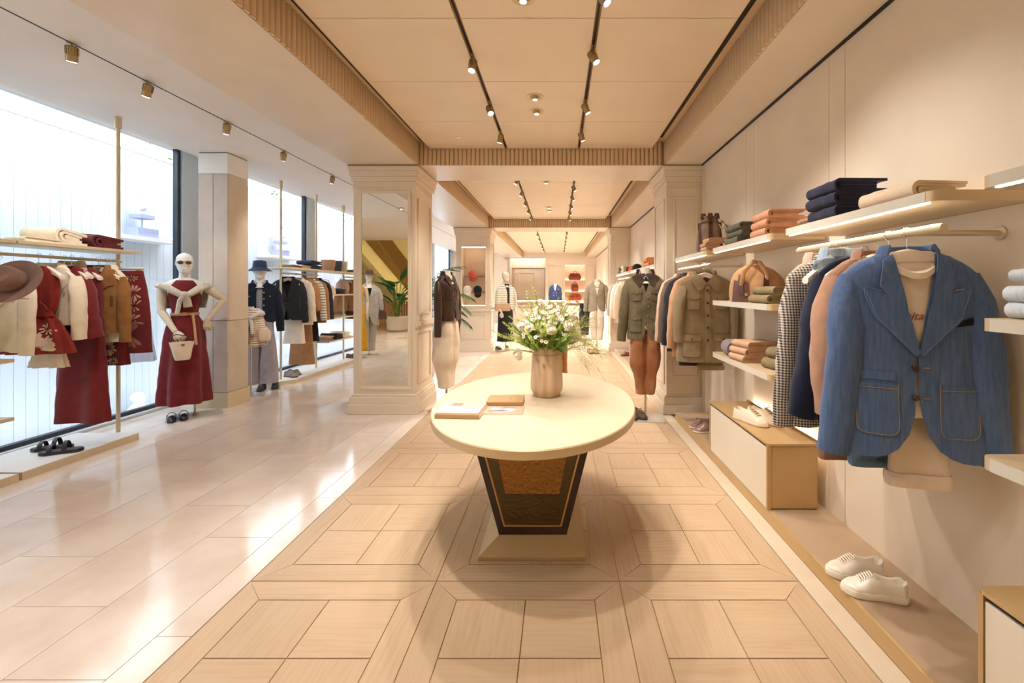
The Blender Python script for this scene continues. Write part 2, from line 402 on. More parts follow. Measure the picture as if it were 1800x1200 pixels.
# mirror on the first column
mir = thing('wall_mirror', 'tall mirror set into the front of the cream left column', 'mirror', (0, q1[2], 0))
frame_mb(-2.305, .28, -1.705, 2.575, 0, .035, .014).build('frame', CREAM, mir, bevel=.005)
mm = NT('silver mirror'); mm.b.inputs['Metallic'].default_value = 1; mm.b.inputs['Roughness'].default_value = .01; mm.b.inputs['Base Color'].default_value = (.93, .92, .87, 1)
MB().box(-2.272, -.006, .313, -1.738, -.001, 2.542).build('mirror_glass', mm.m, mir)
frame_mb(-2.28, .305, -1.73, 2.55, -.0005, .009, .009).build('edge_strip', BRASS, mir)
c2, q2 = column(2, -2.42, -1.535, 10.03, 10.76, 'cream column with a lit niche of caps, beyond the first column', 1, niche=(-2.24, -1.69, 1.06, 2.42, .3))
frame_mb(-2.26, 1.04, -1.67, 2.44, q2[2], .022, .014).build('niche_frame', CREAM, c2, bevel=.004)
frame_mb(-2.25, .3, -1.68, .88, q2[2], .022, .014).build('panel_moulding', CREAM, c2, bevel=.004)
MB().box(q2[0] - .02, q2[2] - .02, .93, q2[1] + .02, q2[2] + .03, .97).build('dado_rail', CREAM, c2, bevel=.006)
NICHE = paint('niche lining', 'E8CDB2', .6)
MB().box(-2.238, q2[2] + .29, 1.062, -1.692, q2[2] + .299, 2.418).build('niche_back', NICHE, c2)
for z in (1.36, 1.74): MB().box(-2.238, q2[2] + .27, z, -1.692, q2[2] + .289, z + .012).build('niche_rail', BRASSD, c2)
LED = emit('led strip', (1, .85, .66), 9)
MB().box(-2.235, q2[2] + .03, 2.405, -1.695, q2[2] + .045, 2.417).build('light_strip', LED, c2)
MB().box(-2.235, q2[2] + .03, 1.062, -1.695, q2[2] + .045, 1.07).build('light_strip', LED, c2)
c3, q3 = column(3, 1.215, XW, 5.0, 5.74, 'cream panelled column beyond the right-hand clothes wall', -1)
frame_mb(1.32, .42, 1.61, 2.5, q3[2], .024, .012).build('panel_moulding', CREAM, c3, bevel=.004)
c4, q4 = column(4, 1.18, XW, 10.03, 10.76, 'second cream column along the right wall, beyond the grey mannequin', -1)
frame_mb(1.28, .42, 1.6, 2.5, q4[2], .024, .012).build('panel_moulding', CREAM, c4, bevel=.004)
# right wall -------------------------------------------------------------------
wr = MB().box(XW, -9.2, 0, XW + .2, 20, 5.6).build('wall_right', WALL); struct(wr, 'warm cream panelled wall behind the menswear')
# panels between narrow strips
edges = [-.0, 1.345, 1.495, 2.51, 2.66, 3.68, 3.835, 4.9, 5.02]
for a, b_ in zip(edges[:-1], edges[1:]):
    MB().box(XW - .012, a + .002, 0, XW, b_ - .002, ZB - .012).build('panel', WALL, wr)
for a, b_ in ((5.75, 6.8), (6.8, 6.95), (6.95, 8.0), (8.0, 8.15), (8.15, 9.3), (9.3, 10.02), (10.77, 13), (13, 16), (16, 19.5)):
    MB().box(XW - .012, a + .002, 0, XW, b_ - .002, ZB - .012).build('panel', WALL, wr)
MB().box(XW - .03, 0, ZB - .012, XW, 19.5, ZB - .0005).build('shadow_gap', BLACK, wr)
XWI = XW - .012
# end wall, with the door recess on the left and the bag niche on the right
EW = MB()
NX0, NX1, NZ0, NZ1 = .28, 1.18, .72, 2.53
ye = YEND
EW.box(-.6, ye, 0, NX0, ye + .3, ZT); EW.box(NX1, ye, 0, XW, ye + .3, ZT); EW.box(NX0, ye, 0, NX1, ye + .3, NZ0); EW.box(NX0, ye, NZ1, NX1, ye + .3, ZT)
EW.box(NX0, ye + .28, NZ0, NX1, ye + .4, NZ1); EW.box(-2.42, ye, ZB - .02, -.6, ye + .3, ZT)
EW.box(-5.2, ye, 0, -2.3, ye + .3, 3.3)
ew = EW.build('wall_end', paint('end wall paint', 'F0E4D2', .5)); struct(ew, 'cream end wall with lit bag niche')
frame_mb(-.47, .4, .2, 2.5, ye, .03, .015).build('panel_moulding', CREAM, ew); frame_mb(1.25, .4, 1.62, 2.5, ye, .03, .015).build('panel_moulding', CREAM, ew)
MB().box(NX0 + .002, ye + .27, NZ0, NX1 - .002, ye + .279, NZ1).build('niche_back', paint('niche peach', 'F0CDB4', .6), ew)
for z in (1.87, 1.35, .86):
    MB().box(NX0, ye - .01, z - .04, NX1, ye + .27, z).build('niche_shelf', CREAM, ew)
    MB().box(NX0 + .02, ye + .22, z + .002, NX1 - .02, ye + .26, z + .012).build('light_strip', LED, ew)
MB().box(NX0 + .02, ye + .05, NZ1 - .015, NX1 - .02, ye + .1, NZ1 - .002).build('light_strip', LED, ew)
TAUPE = paint('taupe door paint', 'C9B49A', .5)
rec = MB().box(-2.3, ye, 0, -2.2, ye + 1.0, ZB - .02).box(-.6, ye + .3, 0, -.5, ye + 1.0, ZB - .02).box(-2.3, ye + 1.0, 0, -.5, ye + 1.1, ZB).build('wall_recess', TAUPE); struct(rec, 'taupe recess leading to the panelled door')
dr = MB().box(-2.1, ye + .95, 0, -.66, ye + 1.0, 2.42).build('door_1', TAUPE); struct(dr, 'taupe panelled door in the far recess')
frame_mb(-1.9, 1.75, -1.1, 2.25, ye + .95, .04, .02).build('panel_moulding', TAUPE, dr); frame_mb(-1.9, .25, -1.1, 1.65, ye + .95, .04, .02).build('panel_moulding', TAUPE, dr)
MB().box(-2.2, ye + .9, 2.45, -.6, ye + .999, 2.52).build('lintel', TAUPE, dr)
MB().ball((-.76, ye + .93, 1.05), .035).build('handle', BRASS, dr, True)
es = thing('exit_sign', 'small lit blue-white sign over the far taupe door', 'sign', (-1.37, ye + .88, 2.6))
MB().box(-.06, -.02, -.05, .06, .02, .05).build('body', WHITE, es); MB().box(-.05, -.024, -.04, .05, -.021, .04).build('lit_face', emit('blue sign', (.3, .75, 1), 4), es)
# window wall ------------------------------------------------------------------
NAVY = paint('dark window frame', '1E2A3A', .4); PALE = paint('pale steel pier', 'C3D2E0', .45)
GLASS = mk_glass('window glass', (.96, .985, 1, 1))
head = MB().box(-4.95, 0, 3.2, -4.44, YEND, 3.3).build('trim_1', LEFTC); struct(head, 'pale window head recess')
MB().box(-4.56, 0, ZS + .02, -4.45, YEND, ZS + .05).build('blind_rail', CREAM, head)
ymul = [-.2, 2.79, 5.54, 8.29, 11.04, 13.79, 16.54, 19.3]
sill = MB().box(-4.95, 0, -.01, -4.745, YEND, .03).build('trim_2', paint('pale window sill', 'DDE2EA', .4)); struct(sill, 'pale sill strip under the shop windows')
for i in range(len(ymul) - 1):
    a, b_ = ymul[i] + .28, ymul[i+1]
    w = thing('window_%d' % (i+1), ['shop window beside the lens', 'large shop window behind the burgundy rack', 'shop window behind the pale clothes rack', 'shop window beyond the far rack', 'far shop window beyond the second column', 'far shop window near the end wall', 'last far shop window'][i], None, (GX, 0, 0)); struct(w)
    MB().box(-.006, a + .02, .06, .006, b_ - .0, 3.19).build('pane', GLASS, w)
    MB().box(-.03, a, .03, .03, b_, .07).build('frame', NAVY, w); MB().box(-.03, b_ - .045, .07, .03, b_, 3.2).build('frame', NAVY, w)
    MB().box(-.02, a, .07, .02, a + .02, 3.2).build('frame', NAVY, w)
    p = MB().box(GX - .06, ymul[i+1], .0, GX + .06, ymul[i+1] + .28, 3.2).build('trim_%d' % (i + 3), PALE); struct(p, 'pale steel pier between the shop windows, number %d from the lens' % (i+1))
# outside: white board wall, paving, hedge
out = MB().box(-30, 0, -.7, -4.95, 40, -.5).build('ground_outside', paint('pale paving', 'B8B8B6', .8)); struct(out, 'pale paving outside the shop windows')
BOARD = paint('white boards', 'D3DCE6', .6, 0, .03); BOARDL = paint('board joints', 'AEB8A2', .7)
fw = MB().box(-6.44, 0, -.5, -6.325, 26, 3.47).build('wall_outside', BOARDL); struct(fw, 'white timber board wall outside the windows')
bmsh = MB().box(-.012, .002, -.44, .013, .118, 3.53).mesh('plank', BOARD)
for i in range(105): link('plank', bmsh, fw, loc=(-6.312, 4.2 + i*.12, -.06))
MB().box(-6.325, 0, -.5, -6.3, 4.198, 3.47).build('plank', BOARD, fw); MB().box(-6.325, 16.802, -.5, -6.3, 26, 3.47).build('plank', BOARD, fw)
MB().box(-6.46, 0, 3.47, -6.28, 26, 3.5).build('coping', BOARD, fw)
# stairwell behind the lens (seen in the mirror) --------------------------------
YEL = paint('yellow stairwell paint', 'F4E8BE', .6)
sw = MB()
sw.box(-9.6, -9.2, 0, 1.66, -9.0, 5.6); sw.box(-9.6, -9.0, 0, -9.4, 0, 5.6); sw.box(-9.6, -.2, 0, -4.9, 0, 3.4); sw.box(-9.6, -9.2, 5.6, 1.66, YBACK, 5.8)
sw.box(-9.6, YBACK, 3.1, 1.66, YBACK + .15, 5.6)
swo = sw.build('wall_back', YEL); struct(swo, 'pale yellow stairwell behind the shop floor')
st = thing('staircase', 'yellow staircase with brown stringers, seen in the mirror', 'staircase', (0, 0, 0))
for yy, x0 in ((-8.5, -8.5), (-6.9, -7.4)):
    pts = [(x0 - .5, 4.6), (x0 + .0, 4.6), (x0 + 3.3, .28), (x0 + 3.3, 0), (x0 + 2.85, 0)]
    MB().prism(pts, yy, yy + .12, 'y').build('stringer', paint('stair stringer', '9A7A44', .5), st)
MB().prism([(-9.2, 4.7), (-5.2, .0), (-5.45, 0), (-9.3, 4.5)], -8.38, -6.9, 'y').build('soffit', YEL, st)

bal = thing('balustrade', 'low balustrade of rosy slats behind the plant, seen in the mirror', 'balustrade', (0, 0, 0))
SLAT = paint('rosewood slats', 'B07850', .5)
for i in range(34): MB().box(-6.5 + i*.09, -5.72, .05, -6.45 + i*.09, -5.69, .98).build('slat', SLAT, bal)
MB().box(-6.55, -5.74, .98, -3.4, -5.67, 1.02).build('handrail', BRASS, bal); MB().box(-6.55, -5.74, .0, -3.4, -5.67, .05).build('bottom_rail', BRASS, bal)
# ---------------------------------------------------------------- light fittings
SPB = paint('spotlight bronze', 'A89168', .35, .7); LENS = emit('lamp lens', (1, .9, .76), 14)
def spot_proto():
    r = bpy.data.objects.new('track_spotlight', None)
    return r
sp_body = MB().lathe([(.026, 0), (.027, .004), (.027, .035)], 14)
for k in range(14):
    a = 2*math.pi*k/14
sp_body.lathe([(.0265, .035), (.0265, .082), (.02, .086)], 14)
for k in range(12):
    a = 2*math.pi*k/12; t = MB().box(.0262, -.0022, .038, .0295, .0022, .08); t.xf(Matrix.Rotation(a, 4, 'Z')); sp_body.join(t)
SPM = sp_body.mesh('body', SPB, True); SPL = MB().lathe([(.022, -.001), (.021, -.003)], 14).mesh('lens', LENS)
STM = MB().tube([(0, 0, .0), (0, 0, .07)], .0055, 8).box(-.006, -.03, .065, .006, .03, .078).mesh('stem', SPB)
def spotlight(loc, aim, label, group, power, col, size=75, sc=1.0):
    o = thing('track_spotlight', label, 'spotlight', loc, 0, group)
    d = (Vector(aim) - Vector(loc)).normalized(); q = (-d).to_track_quat('Z', 'Y').to_euler()
    b = link('body', SPM, o, loc=d * .045, rot=q); b.scale = (sc, sc, sc)
    l = link('lens', SPL, o, loc=d * .045, rot=q); l.scale = (sc, sc, sc)
    link('stem', STM, o)
    if power: lamp('spot_lamp', Vector(loc) + d * .055, aim, power, col, size, .8, .03)
    return o
order = ['nearest', 'second', 'third', 'fourth', 'fifth', 'sixth', 'seventh']
NAV = [(-.6, 3.04, (-.9, 2.2, 0)), (-.6, 3.8, (.15, 2.5, .7)), (-.6, 4.5, (-1.3, 5.4, .9))]
for i, (x, y, aim) in enumerate(NAV): spotlight((x, y, ZP - .058), aim, '%s spotlight on the left track above the table' % order[i], 'nave spotlights', SPOT_W, WARM)
spotlight((-.6, 1.55, ZP - .058), (-.12, 2.6, .76), 'spotlight on the left track above the lens, lighting the table', 'nave spotlights', 100, WARM, 62)
NAR = [(.232, 2.33, (1.55, 2.0, 1.2)), (.232, 2.93, (1.45, 2.6, .7)), (.232, 3.76, (1.3, 4.0, 1.0)), (.232, 4.45, (1.0, 5.0, 1.1))]
for i, (x, y, aim) in enumerate(NAR): spotlight((x, y, ZP - .058), aim, '%s spotlight on the right track above the table' % order[i], 'nave spotlights', SPOT_W * .9, WARM)
SIDE = [(2.94, (-4.0, 3.6, 1)), (3.48, (-4.2, 3.9, 1.2)), (4.31, (-4.1, 5.0, 1.2)), (5.2, (-4.2, 6.5, 1)), (6.32, (-4.2, 7.2, 1))]
for i, (y, aim) in enumerate(SIDE): spotlight((-3.28, y, ZS - .075), aim, '%s spotlight on the window-aisle track' % order[i], 'window aisle spotlights', SIDE_W, NEUT, 60, 1.15)
for i, y in enumerate((-.5, -1.5, -2.4)): spotlight((-3.28, y, ZS - .075), (-3.4, y + 1.5, 0), '%s track spotlight reflected in the mirror' % order[i], 'reflected spotlights', 0, WARM, 60, 1.3)
DLB = MB().lathe([(.045, 0), (.07, -.004), (.07, .0), (.045, .004)], 24)
DLM = DLB.mesh('trim_ring', CHAMP, True); DLC = MB().lathe([(.024, 0), (.024, -.022), (.02, -.024)], 16).mesh('lamp_head', CHAMP, True); DLL = MB().lathe([(.019, -.0245), (.015, -.026)], 14).mesh('lens', LENS)
DLS = MB().lathe([(.046, -.001), (.001, -.0012)], 20).mesh('plate', paint('downlight plate', 'B59A74', .4, .3))
def downlight(x, y, label, power, group='recessed downlights', col=WARM):
    o = thing('recessed_downlight', label, 'downlight', (x, y, ZP), 0, group)
    link('trim_ring', DLM, o); link('plate', DLS, o); link('lamp_head', DLC, o); link('lens', DLL, o)
    if power: lamp('down_lamp', (x, y, ZP - .04), (x + .05, y, 0), power, col, 110, .9, .05)
    return o
downlight(-.197, 3.67, 'nearer downlight of the pair in the middle ceiling panel', DOWN_W); downlight(-.2, 3.97, 'farther downlight of the pair in the middle ceiling panel', DOWN_W)
downlight(-.197, 2.42, 'downlight at the very top of the picture', DOWN_W); downlight(-.197, 1.2, 'downlight above the lens out of view', DOWN_W); downlight(-.197, .7, 'second downlight above the lens out of view', DOWN_W)
for i, y in enumerate((6.1, 6.55, 8.55, 8.95)): downlight(-.19, y, '%s downlight in the second ceiling bay' % order[i], DOWN_W * 3)
for i, y in enumerate((11.6, 13.5, 15.5, 17.5)): downlight(-.19, y, '%s downlight in the far ceiling bay' % order[i], DOWN_W * 17, col=(.96, .98, 1))
for i in range(5): spotlight((-.6, 6.3 + i*.8, ZP - .058), (-2, 6.6 + i*.8, .8), '%s spotlight on the left track of the second bay' % order[i], 'second bay spotlights', 0 if i % 2 else SPOT_W, WARM)
for i in range(6): spotlight((.232, 6.0 + i*.72, ZP - .058), (1.5, 6.6 + i*.72, .9), '%s spotlight on the right track of the second bay' % order[i], 'second bay spotlights', 0 if i % 2 else SPOT_W, WARM)
for i in range(6): spotlight((-.6, 11.2 + i*1.2, ZP - .058), (-1.8, 11.6 + i*1.2, .8), '%s spotlight on the left track of the far bay' % order[i], 'far bay spotlights', 0 if i % 2 else SPOT_W, (.98, .98, 1))
for i in range(7): spotlight((.232, 11.0 + i*1.1, ZP - .058), (1.5, 11.6 + i*1.1, .9), '%s spotlight on the right track of the far bay' % order[i], 'far bay spotlights', 0 if i % 2 else SPOT_W, (.98, .98, 1))
sd = thing('smoke_detector', 'small white detector with red dot on the ceiling panel', 'detector', (X(806, 4.64), 4.64, ZP)); MB().lathe([(.025, 0), (.025, -.008), (.012, -.014)], 16).build('body', WHITE, sd, True); MB().ball((0, 0, -.014), .004).build('indicator', emit('red dot', (1, .1, .05), 1), sd)
for i, (x, y) in enumerate(((-3.0, -1.2), (-5.2, -1.4), (-4.0, -3.4), (-6.6, -3.4), (-3.2, 1.2))):  # downlights added to brighten the area reflected in the mirror
    o = downlight(x, y, ('%s added downlight brightening the side aisle that the mirror shows' % order[i]), 0, 'mirror downlights'); o.location.z = ZS; lamp('down_lamp', (x, y, ZS - .04), (x, y - .1, 0), 110, NEUT, 120, .9, .05)
stl = thing('stairwell_lamp', 'round ceiling lamp over the stairwell, seen only by its light', 'lamp', (-2.6, -7.4, 5.58)); MB().lathe([(.2, 0), (.2, -.06), (.15, -.09)], 20).build('shade', WHITE, stl, True)
ld = bpy.data.lights.new('stair_lamp', 'POINT'); ld.energy = STAIR_W; ld.color = (1, .9, .68); ld.shadow_soft_size = .2; lo = bpy.data.objects.new('stair_lamp', ld); C.objects.link(lo); lo.location = (-2.6, -7.4, 5.25)
# ================================================================ FABRIC SHAPES
def cr(keys, z):
    """smooth interpolation of a list of (z, values...) ordered downwards"""
    if z >= keys[0][0]: return keys[0][1:]
    if z <= keys[-1][0]: return keys[-1][1:]
    for i in range(len(keys) - 1):
        if keys[i][0] >= z >= keys[i+1][0]:
            a, b = keys[i], keys[i+1]; t = (a[0] - z) / max(1e-6, a[0] - b[0])
            p0 = keys[max(i-1, 0)]; p3 = keys[min(i+2, len(keys)-1)]
            r = []
            for q in range(1, len(a)):
                m1 = (b[q] - p0[q]) / max(1e-6, p0[0] - b[0]) * (a[0] - b[0]); m2 = (p3[q] - a[q]) / max(1e-6, a[0] - p3[0]) * (a[0] - b[0])
                h = (2*t**3 - 3*t*t + 1)*a[q] + (t**3 - 2*t*t + t)*m1 + (-2*t**3 + 3*t*t)*b[q] + (t**3 - t*t)*m2
                r.append(h)
            return tuple(r)
class G:
    """a soft tube of cloth; keys: (z, half width, half depth, centre x, centre y) from top to bottom"""
    def __init__(s, keys, n=2.4, amp=.006, k=5, wr=.006, seed=0, N=56, M=30):
        s.keys = [tuple(q) + (0,) * (5 - len(q)) for q in keys]; s.n, s.amp, s.k, s.wr, s.seed, s.N, s.M = n, amp, k, wr, seed, N, M
        s.z0, s.z1 = s.keys[0][0], s.keys[-1][0]
    def disp(s, th, z):
        t = (s.z0 - z) / (s.z0 - s.z1); t = min(max(t, 0), 1)
        d = s.amp * (t ** 1.5) * math.sin(s.k * th + s.seed * 2.1 + .8 * math.sin(2.3 * z + s.seed))
        v = Vector((math.cos(th) * 1.6 + s.seed * 3.1, math.sin(th) * 1.6, z * 4.5))
        return d + s.wr * min(1, t * 4) * (noise.noise(v) + .5 * noise.noise(v * 2.7))
    def pt(s, th, z, off=0):
        hw, hd, cx, cy = cr(s.keys, z); c, q = math.cos(th), math.sin(th); e = 2 / s.n
        d = s.disp(th, z) + off
        x = hw * math.copysign(abs(c) ** e, c); y = hd * math.copysign(abs(q) ** e, q)
        return (cx + x + d * c, cy + y + d * q, z)
    def front(s, x, z, off=0, sg=-1):
        hw, hd, cx, cy = cr(s.keys, z); u = min(1, abs(x - cx) / max(hw, 1e-6)); c = math.copysign(u ** (s.n / 2), x - cx)
        th = sg * math.acos(max(-1, min(1, c)))
        y = hd * (1 - u ** s.n) ** (1 / s.n)
        return cy + sg * (y + s.disp(th, z) * abs(math.sin(th)) + off)
    def zs(s):
        out = [s.z0 + (s.z1 - s.z0) * (i / s.M) ** 1.25 for i in range(s.M + 1)]; return out
    def mb(s, th0=None, hole=True, capb=True):
        mb = MB(); zs = s.zs()
        ths = [2 * math.pi * j / s.N for j in range(s.N)] if th0 is None else [math.pi * 0 - th0 + (math.pi + 2*th0) * j / s.N for j in range(s.N + 1)]
        rings = [[s.pt(t, z) for t in ths] for z in zs]
        if th0 is None:
            def inset(r, f, dz): 
                cx = sum(p[0] for p in r) / len(r); cy = sum(p[1] for p in r) / len(r)
                return [(cx + (p[0]-cx)*f, cy + (p[1]-cy)*f, p[2] + dz) for p in r]
            if hole: rings = [inset(rings[0], .8, -.025), inset(rings[0], .93, 0)] + rings
            if capb: rings += [inset(rings[-1], .96, .0), inset(rings[-1], .93, .05)]
            mb.loft(rings)
        else:
            mb.loft(rings, closed=False); a = len(mb.v)
            inn = [[s.pt(t, z, -.005) for t in ths] for z in zs]; n = len(ths)
            mb.loft(inn, closed=False)
            for j in range(n - 1): mb.f.append(((len(zs)-1)*n + j, (len(zs)-1)*n + j + 1, a + (len(zs)-1)*n + j + 1, a + (len(zs)-1)*n + j))
            for i in range(len(zs) - 1):
                for c in (0, n - 1): mb.f.append((i*n + c, (i+1)*n + c, a + (i+1)*n + c, a + i*n + c))
        return mb
    def patch(s, mb, poly, off=.006, th=.004, step=.03, sg=-1):
        """a flat cut of cloth laid on the front (sg -1) or back; poly in (x, z)"""
        bm = bmesh.new(); vs = [bm.verts.new((x, 0, z)) for x, z in poly]
        try: bm.faces.new(vs)
        except ValueError: bm.free(); return mb
        bmesh.ops.triangulate(bm, faces=bm.faces[:])
        for ax, i in ((Vector((1, 0, 0)), 0), (Vector((0, 0, 1)), 1)):
            lo, hi = min(p[i] for p in poly), max(p[i] for p in poly); q = math.floor(lo / step) * step + step
            while q < hi:
                bmesh.ops.bisect_plane(bm, geom=bm.verts[:] + bm.edges[:] + bm.faces[:], plane_co=ax * q, plane_no=ax, dist=1e-5); q += step
        bmesh.ops.dissolve_degenerate(bm, dist=1e-5, edges=bm.edges[:])
        bm.verts.index_update(); n = len(bm.verts)
        top = []; bot = []
        for v in bm.verts:
            x, z = v.co.x, v.co.z
            top.append((x, s.front(x, z, off + th, sg), z)); bot.append((x, s.front(x, z, off, sg), z))
        fs = [tuple(v.index for v in f.verts) for f in bm.faces]
        fs2 = fs + [tuple(i + n for i in reversed(f)) for f in fs]
        for e in bm.edges:
            if len(e.link_faces) == 1: a, b = e.verts[0].index, e.verts[1].index; fs2.append((a, b, b + n, a + n))
        bm.free(); mb.add(top + bot, fs2); return mb
    def p(s, poly, name, mat, parent, off=.006, th=.004, step=.03, bevel=0, sg=-1):
        return s.patch(MB(), poly, off, th, step, sg).build(name, mat, parent, True)
    def pp(s, polys, name, mat, parent, off=.006, th=.003, step=.03, sg=-1):
        mb = MB()
        for q in polys: s.patch(mb, q, off, th, step, sg)
        return mb.build(name, mat, parent, True)
    def side(s, z0, z1, sg, fr=.94, n=10):
        o = []
        for i in range(n + 1):
            z = z0 + (z1 - z0) * i / n; hw, hd, cx, cy = cr(s.keys, z); o.append((cx + sg * hw * fr, z))
        return o
def flipx(poly): return [(-x, z) for x, z in reversed(poly)]
def jkeys(L=.74, sh=.225, ch=.235, hem=.25, d=.085, nk=.085, waist=None):
    w = waist or (ch + hem) / 2 * .98
    e = min(1, d / .07)
    return [(-.01, nk, .045), (-.03, nk + .05, .05*e), (-.055, sh * .82, .055*e), (-.09, sh, .06*e), (-.15, sh * 1.02, d * .85), (-.28, ch, d), (-.45, w, d), (-L * .82, hem * .985, d * 1.08), (-L, hem, d * 1.1)]
def sleeve_mb(sg, sh=.225, L=.6, out=.1, r0=.075, r1=.05, bend=.03, z0=-.12, fwd=-.01, wr=.16, seed=0, n=18, fl=.85):
    pts = []; rs = []; m = 14
    for i in range(m + 1):
        t = i / m; e = min(1, t / .22); e = e * (2 - e)
        x = sh - .045 + .012 * e + out * t * t + bend * math.sin(math.pi * t) * .8
        pts.append((sg * x, fwd * t - .02 * math.sin(math.pi * t), z0 + .02 - (L + .02) * t)); rs.append((r0 + (r1 - r0) * t) * (.62 + .38 * min(1, t / .2)))
    mb = MB().tube(pts, [(a, a * fl) for a in rs], n, True, wr=wr, seed=seed + sg * 3.3)
    # hollow cuff end
    e = mb.v[-n:]; c = [sum(p[i] for p in e) / n for i in range(3)]
    mb.f.pop(); o = len(mb.v); mb.v += [tuple(c[i] + (p[i] - c[i]) * .82 for i in range(3)) for p in e]; mb.v += [(c[0] + (p[0]-c[0])*.75, c[1] + (p[1]-c[1])*.75, c[2] + .05) for p in e]
    for j in range(n):
        k = (j + 1) % n
        mb.f.append((o - n + j, o - n + k, o + k, o + j)); mb.f.append((o + j, o + k, o + n + k, o + n + j))
    mb.f.append(tuple(o + n + j for j in range(n)))
    return mb, pts, rs
def collar_mb(hw, hd, z, h=.035, a0=-60, a1=240, flare=.018, th=.005, cy=0, drop=.0, n=24):
    """turned-down collar swept round the neck from one side of the front to the other"""
    rings = []
    for i in range(n + 1):
        t = i / n; a = R(a0 + (a1 - a0) * t); c, q = math.cos(a), math.sin(a); dz = -drop * (1 - math.sin(math.pi * t)) 
        prof = [(0, 0), (.004, h), (.010, h + .004), (flare, h * .55), (flare + .004, 0), (flare - .001, 0), (.008, h * .6), (.005, 0)]
        rings.append([((hw + p) * c, cy + (hd + p) * q, z + k + dz) for p, k in prof])
    return MB().loft(rings)
def buttons(g, pts, mat, parent, r=.009, off=.011, name='button'):
    for x, z in pts:
        y = g.front(x, z, off); mb = MB()
        mb.loft([[(x + q*r*math.cos(a*math.pi/5), y - dy, z + q*r*math.sin(a*math.pi/5)) for a in range(10)] for q, dy in ((1, -.004), (1, .002), (.8, .004), (.6, .0025))])
        mb.build(name, mat, parent, True)
def seam(g, pts, mat, parent, r=.0011, off=.006, name='stitching'):
    """one run of top-stitching lying on the cloth"""
    P3 = []
    for (a, b), (c, d) in zip(pts[:-1], pts[1:]):
        m = max(2, int(math.hypot(c - a, d - b) / .02))
        for i in range(m): P3.append((a + (c-a)*i/m, b + (d-b)*i/m))
    P3.append(pts[-1])
    return MB().tube([(x, g.front(x, z, off), z) for x, z in P3], r, 5).build(name, mat, parent, True)
def edge(g, poly, mat, parent, off=.012, r=.0016):
    seam(g, [(x*.985 + sum(p[0] for p in poly)/len(poly)*.015, z) for x, z in poly], mat, parent, r, off)
def pocket_poly(cx, zt, w, h, r=.03):
    return [(cx - w/2, zt), (cx - w/2, zt - h + r)] + [(cx - w/2 + r + (x - 0), zt - h + r + z) for x, z in arc(0, 0, r, 180, 270, 4)][1:] + [(cx + w/2 - r + x, zt - h + r + z) for x, z in arc(0, 0, r, 270, 360, 4)] + [(cx + w/2, zt)]
def lapels(g, mat, parent, vz, peak=True, w=.105, off=.011, nk=.07, sides=(-1, 1), stitch=None):
    for s_ in sides:
        if peak: q = [(nk, -.02), (nk + .032, -.045), (nk + w*.47, -.14), (nk + w*.3, -.168), (nk + w*.93, -.146), (nk + w*.9, -.175), (nk + w*.62, vz*.68), (.012, vz - .01), (-.002, vz + .004), (nk*.62, vz*.5)]
        else: q = [(nk, -.02), (nk + .03, -.045), (nk + w*.4, -.11), (nk + w*.34, -.125), (nk + w*.72, -.135), (nk + w*.7, -.17), (nk + w*.45, vz*.72), (.012, vz - .01), (-.002, vz + .004), (nk*.6, vz*.5)]
        q = [(x * s_, z) for x, z in q]
        if s_ < 0: q.reverse()
        g.p(q, 'lapel', mat, parent, off, .006, .025)
        if stitch: seam(g, [(x * .985 - s_*.004, z + .004) for x, z in (q if s_ > 0 else q[::-1])[2:8]], stitch, parent, .0009, off + .0063)
def coat(root, mat, L=.74, keys=None, vz=-.36, lining=None, style='blazer', sl=.6, out=.1, r0=.068, r1=.05, cut=.1, seed=0, parent=None, btn=None, btnpts=(), pockets='patch', sh=.225, bend=.03, peak=True, lap=True, collar=True, name='jacket', open_=.0, stitch=None, sleeves=(1, -1), fwd=-.01, wr=.006, k=5, amp=.006, collar_mat=None):
    """jacket cut from a back, two fronts, sleeves, lapels and collar; the fronts part below and above"""
    g = G(keys or jkeys(L, sh), amp=amp, k=k, seed=seed, wr=wr)
    par = parent or root
    b = g.mb(R(42)).build('back_panel' if parent is None else name, mat, par, True)
    det = root if parent is None else b
    for s_ in (-1, 1):
        q = [(.066, -.022), (.035, vz * .5), (-.004 * s_ + open_, vz), (-.004 * s_ + open_, -L * .66)] + [(open_ + (cut + .05) * t * t, -L * (.66 + .34 * (1 - (1 - t) ** 2))) for t in (.2, .4, .6, .75, .88, 1)] + g.side(-L, -.03, 1)
        q = [(x * s_, z) for x, z in q]
        if s_ < 0: q.reverse()
        g.p(q, 'front_panel', mat, det, .001 if s_ < 0 else .003, .004, .03)
    for s_ in sleeves:
        m, pts, rs = sleeve_mb(s_, sh, sl, out, r0, r1, bend, seed=seed, fwd=fwd, fl=.85 if parent or sh > .226 else .64); m.build('sleeve', mat, det, True)
    if lap: lapels(g, mat, det, vz, peak, stitch=stitch)
    if collar: collar_mb(.078, .046, -.028, .04, -38, 218, .022).build('collar', collar_mat or mat, det, True)
    return g, det
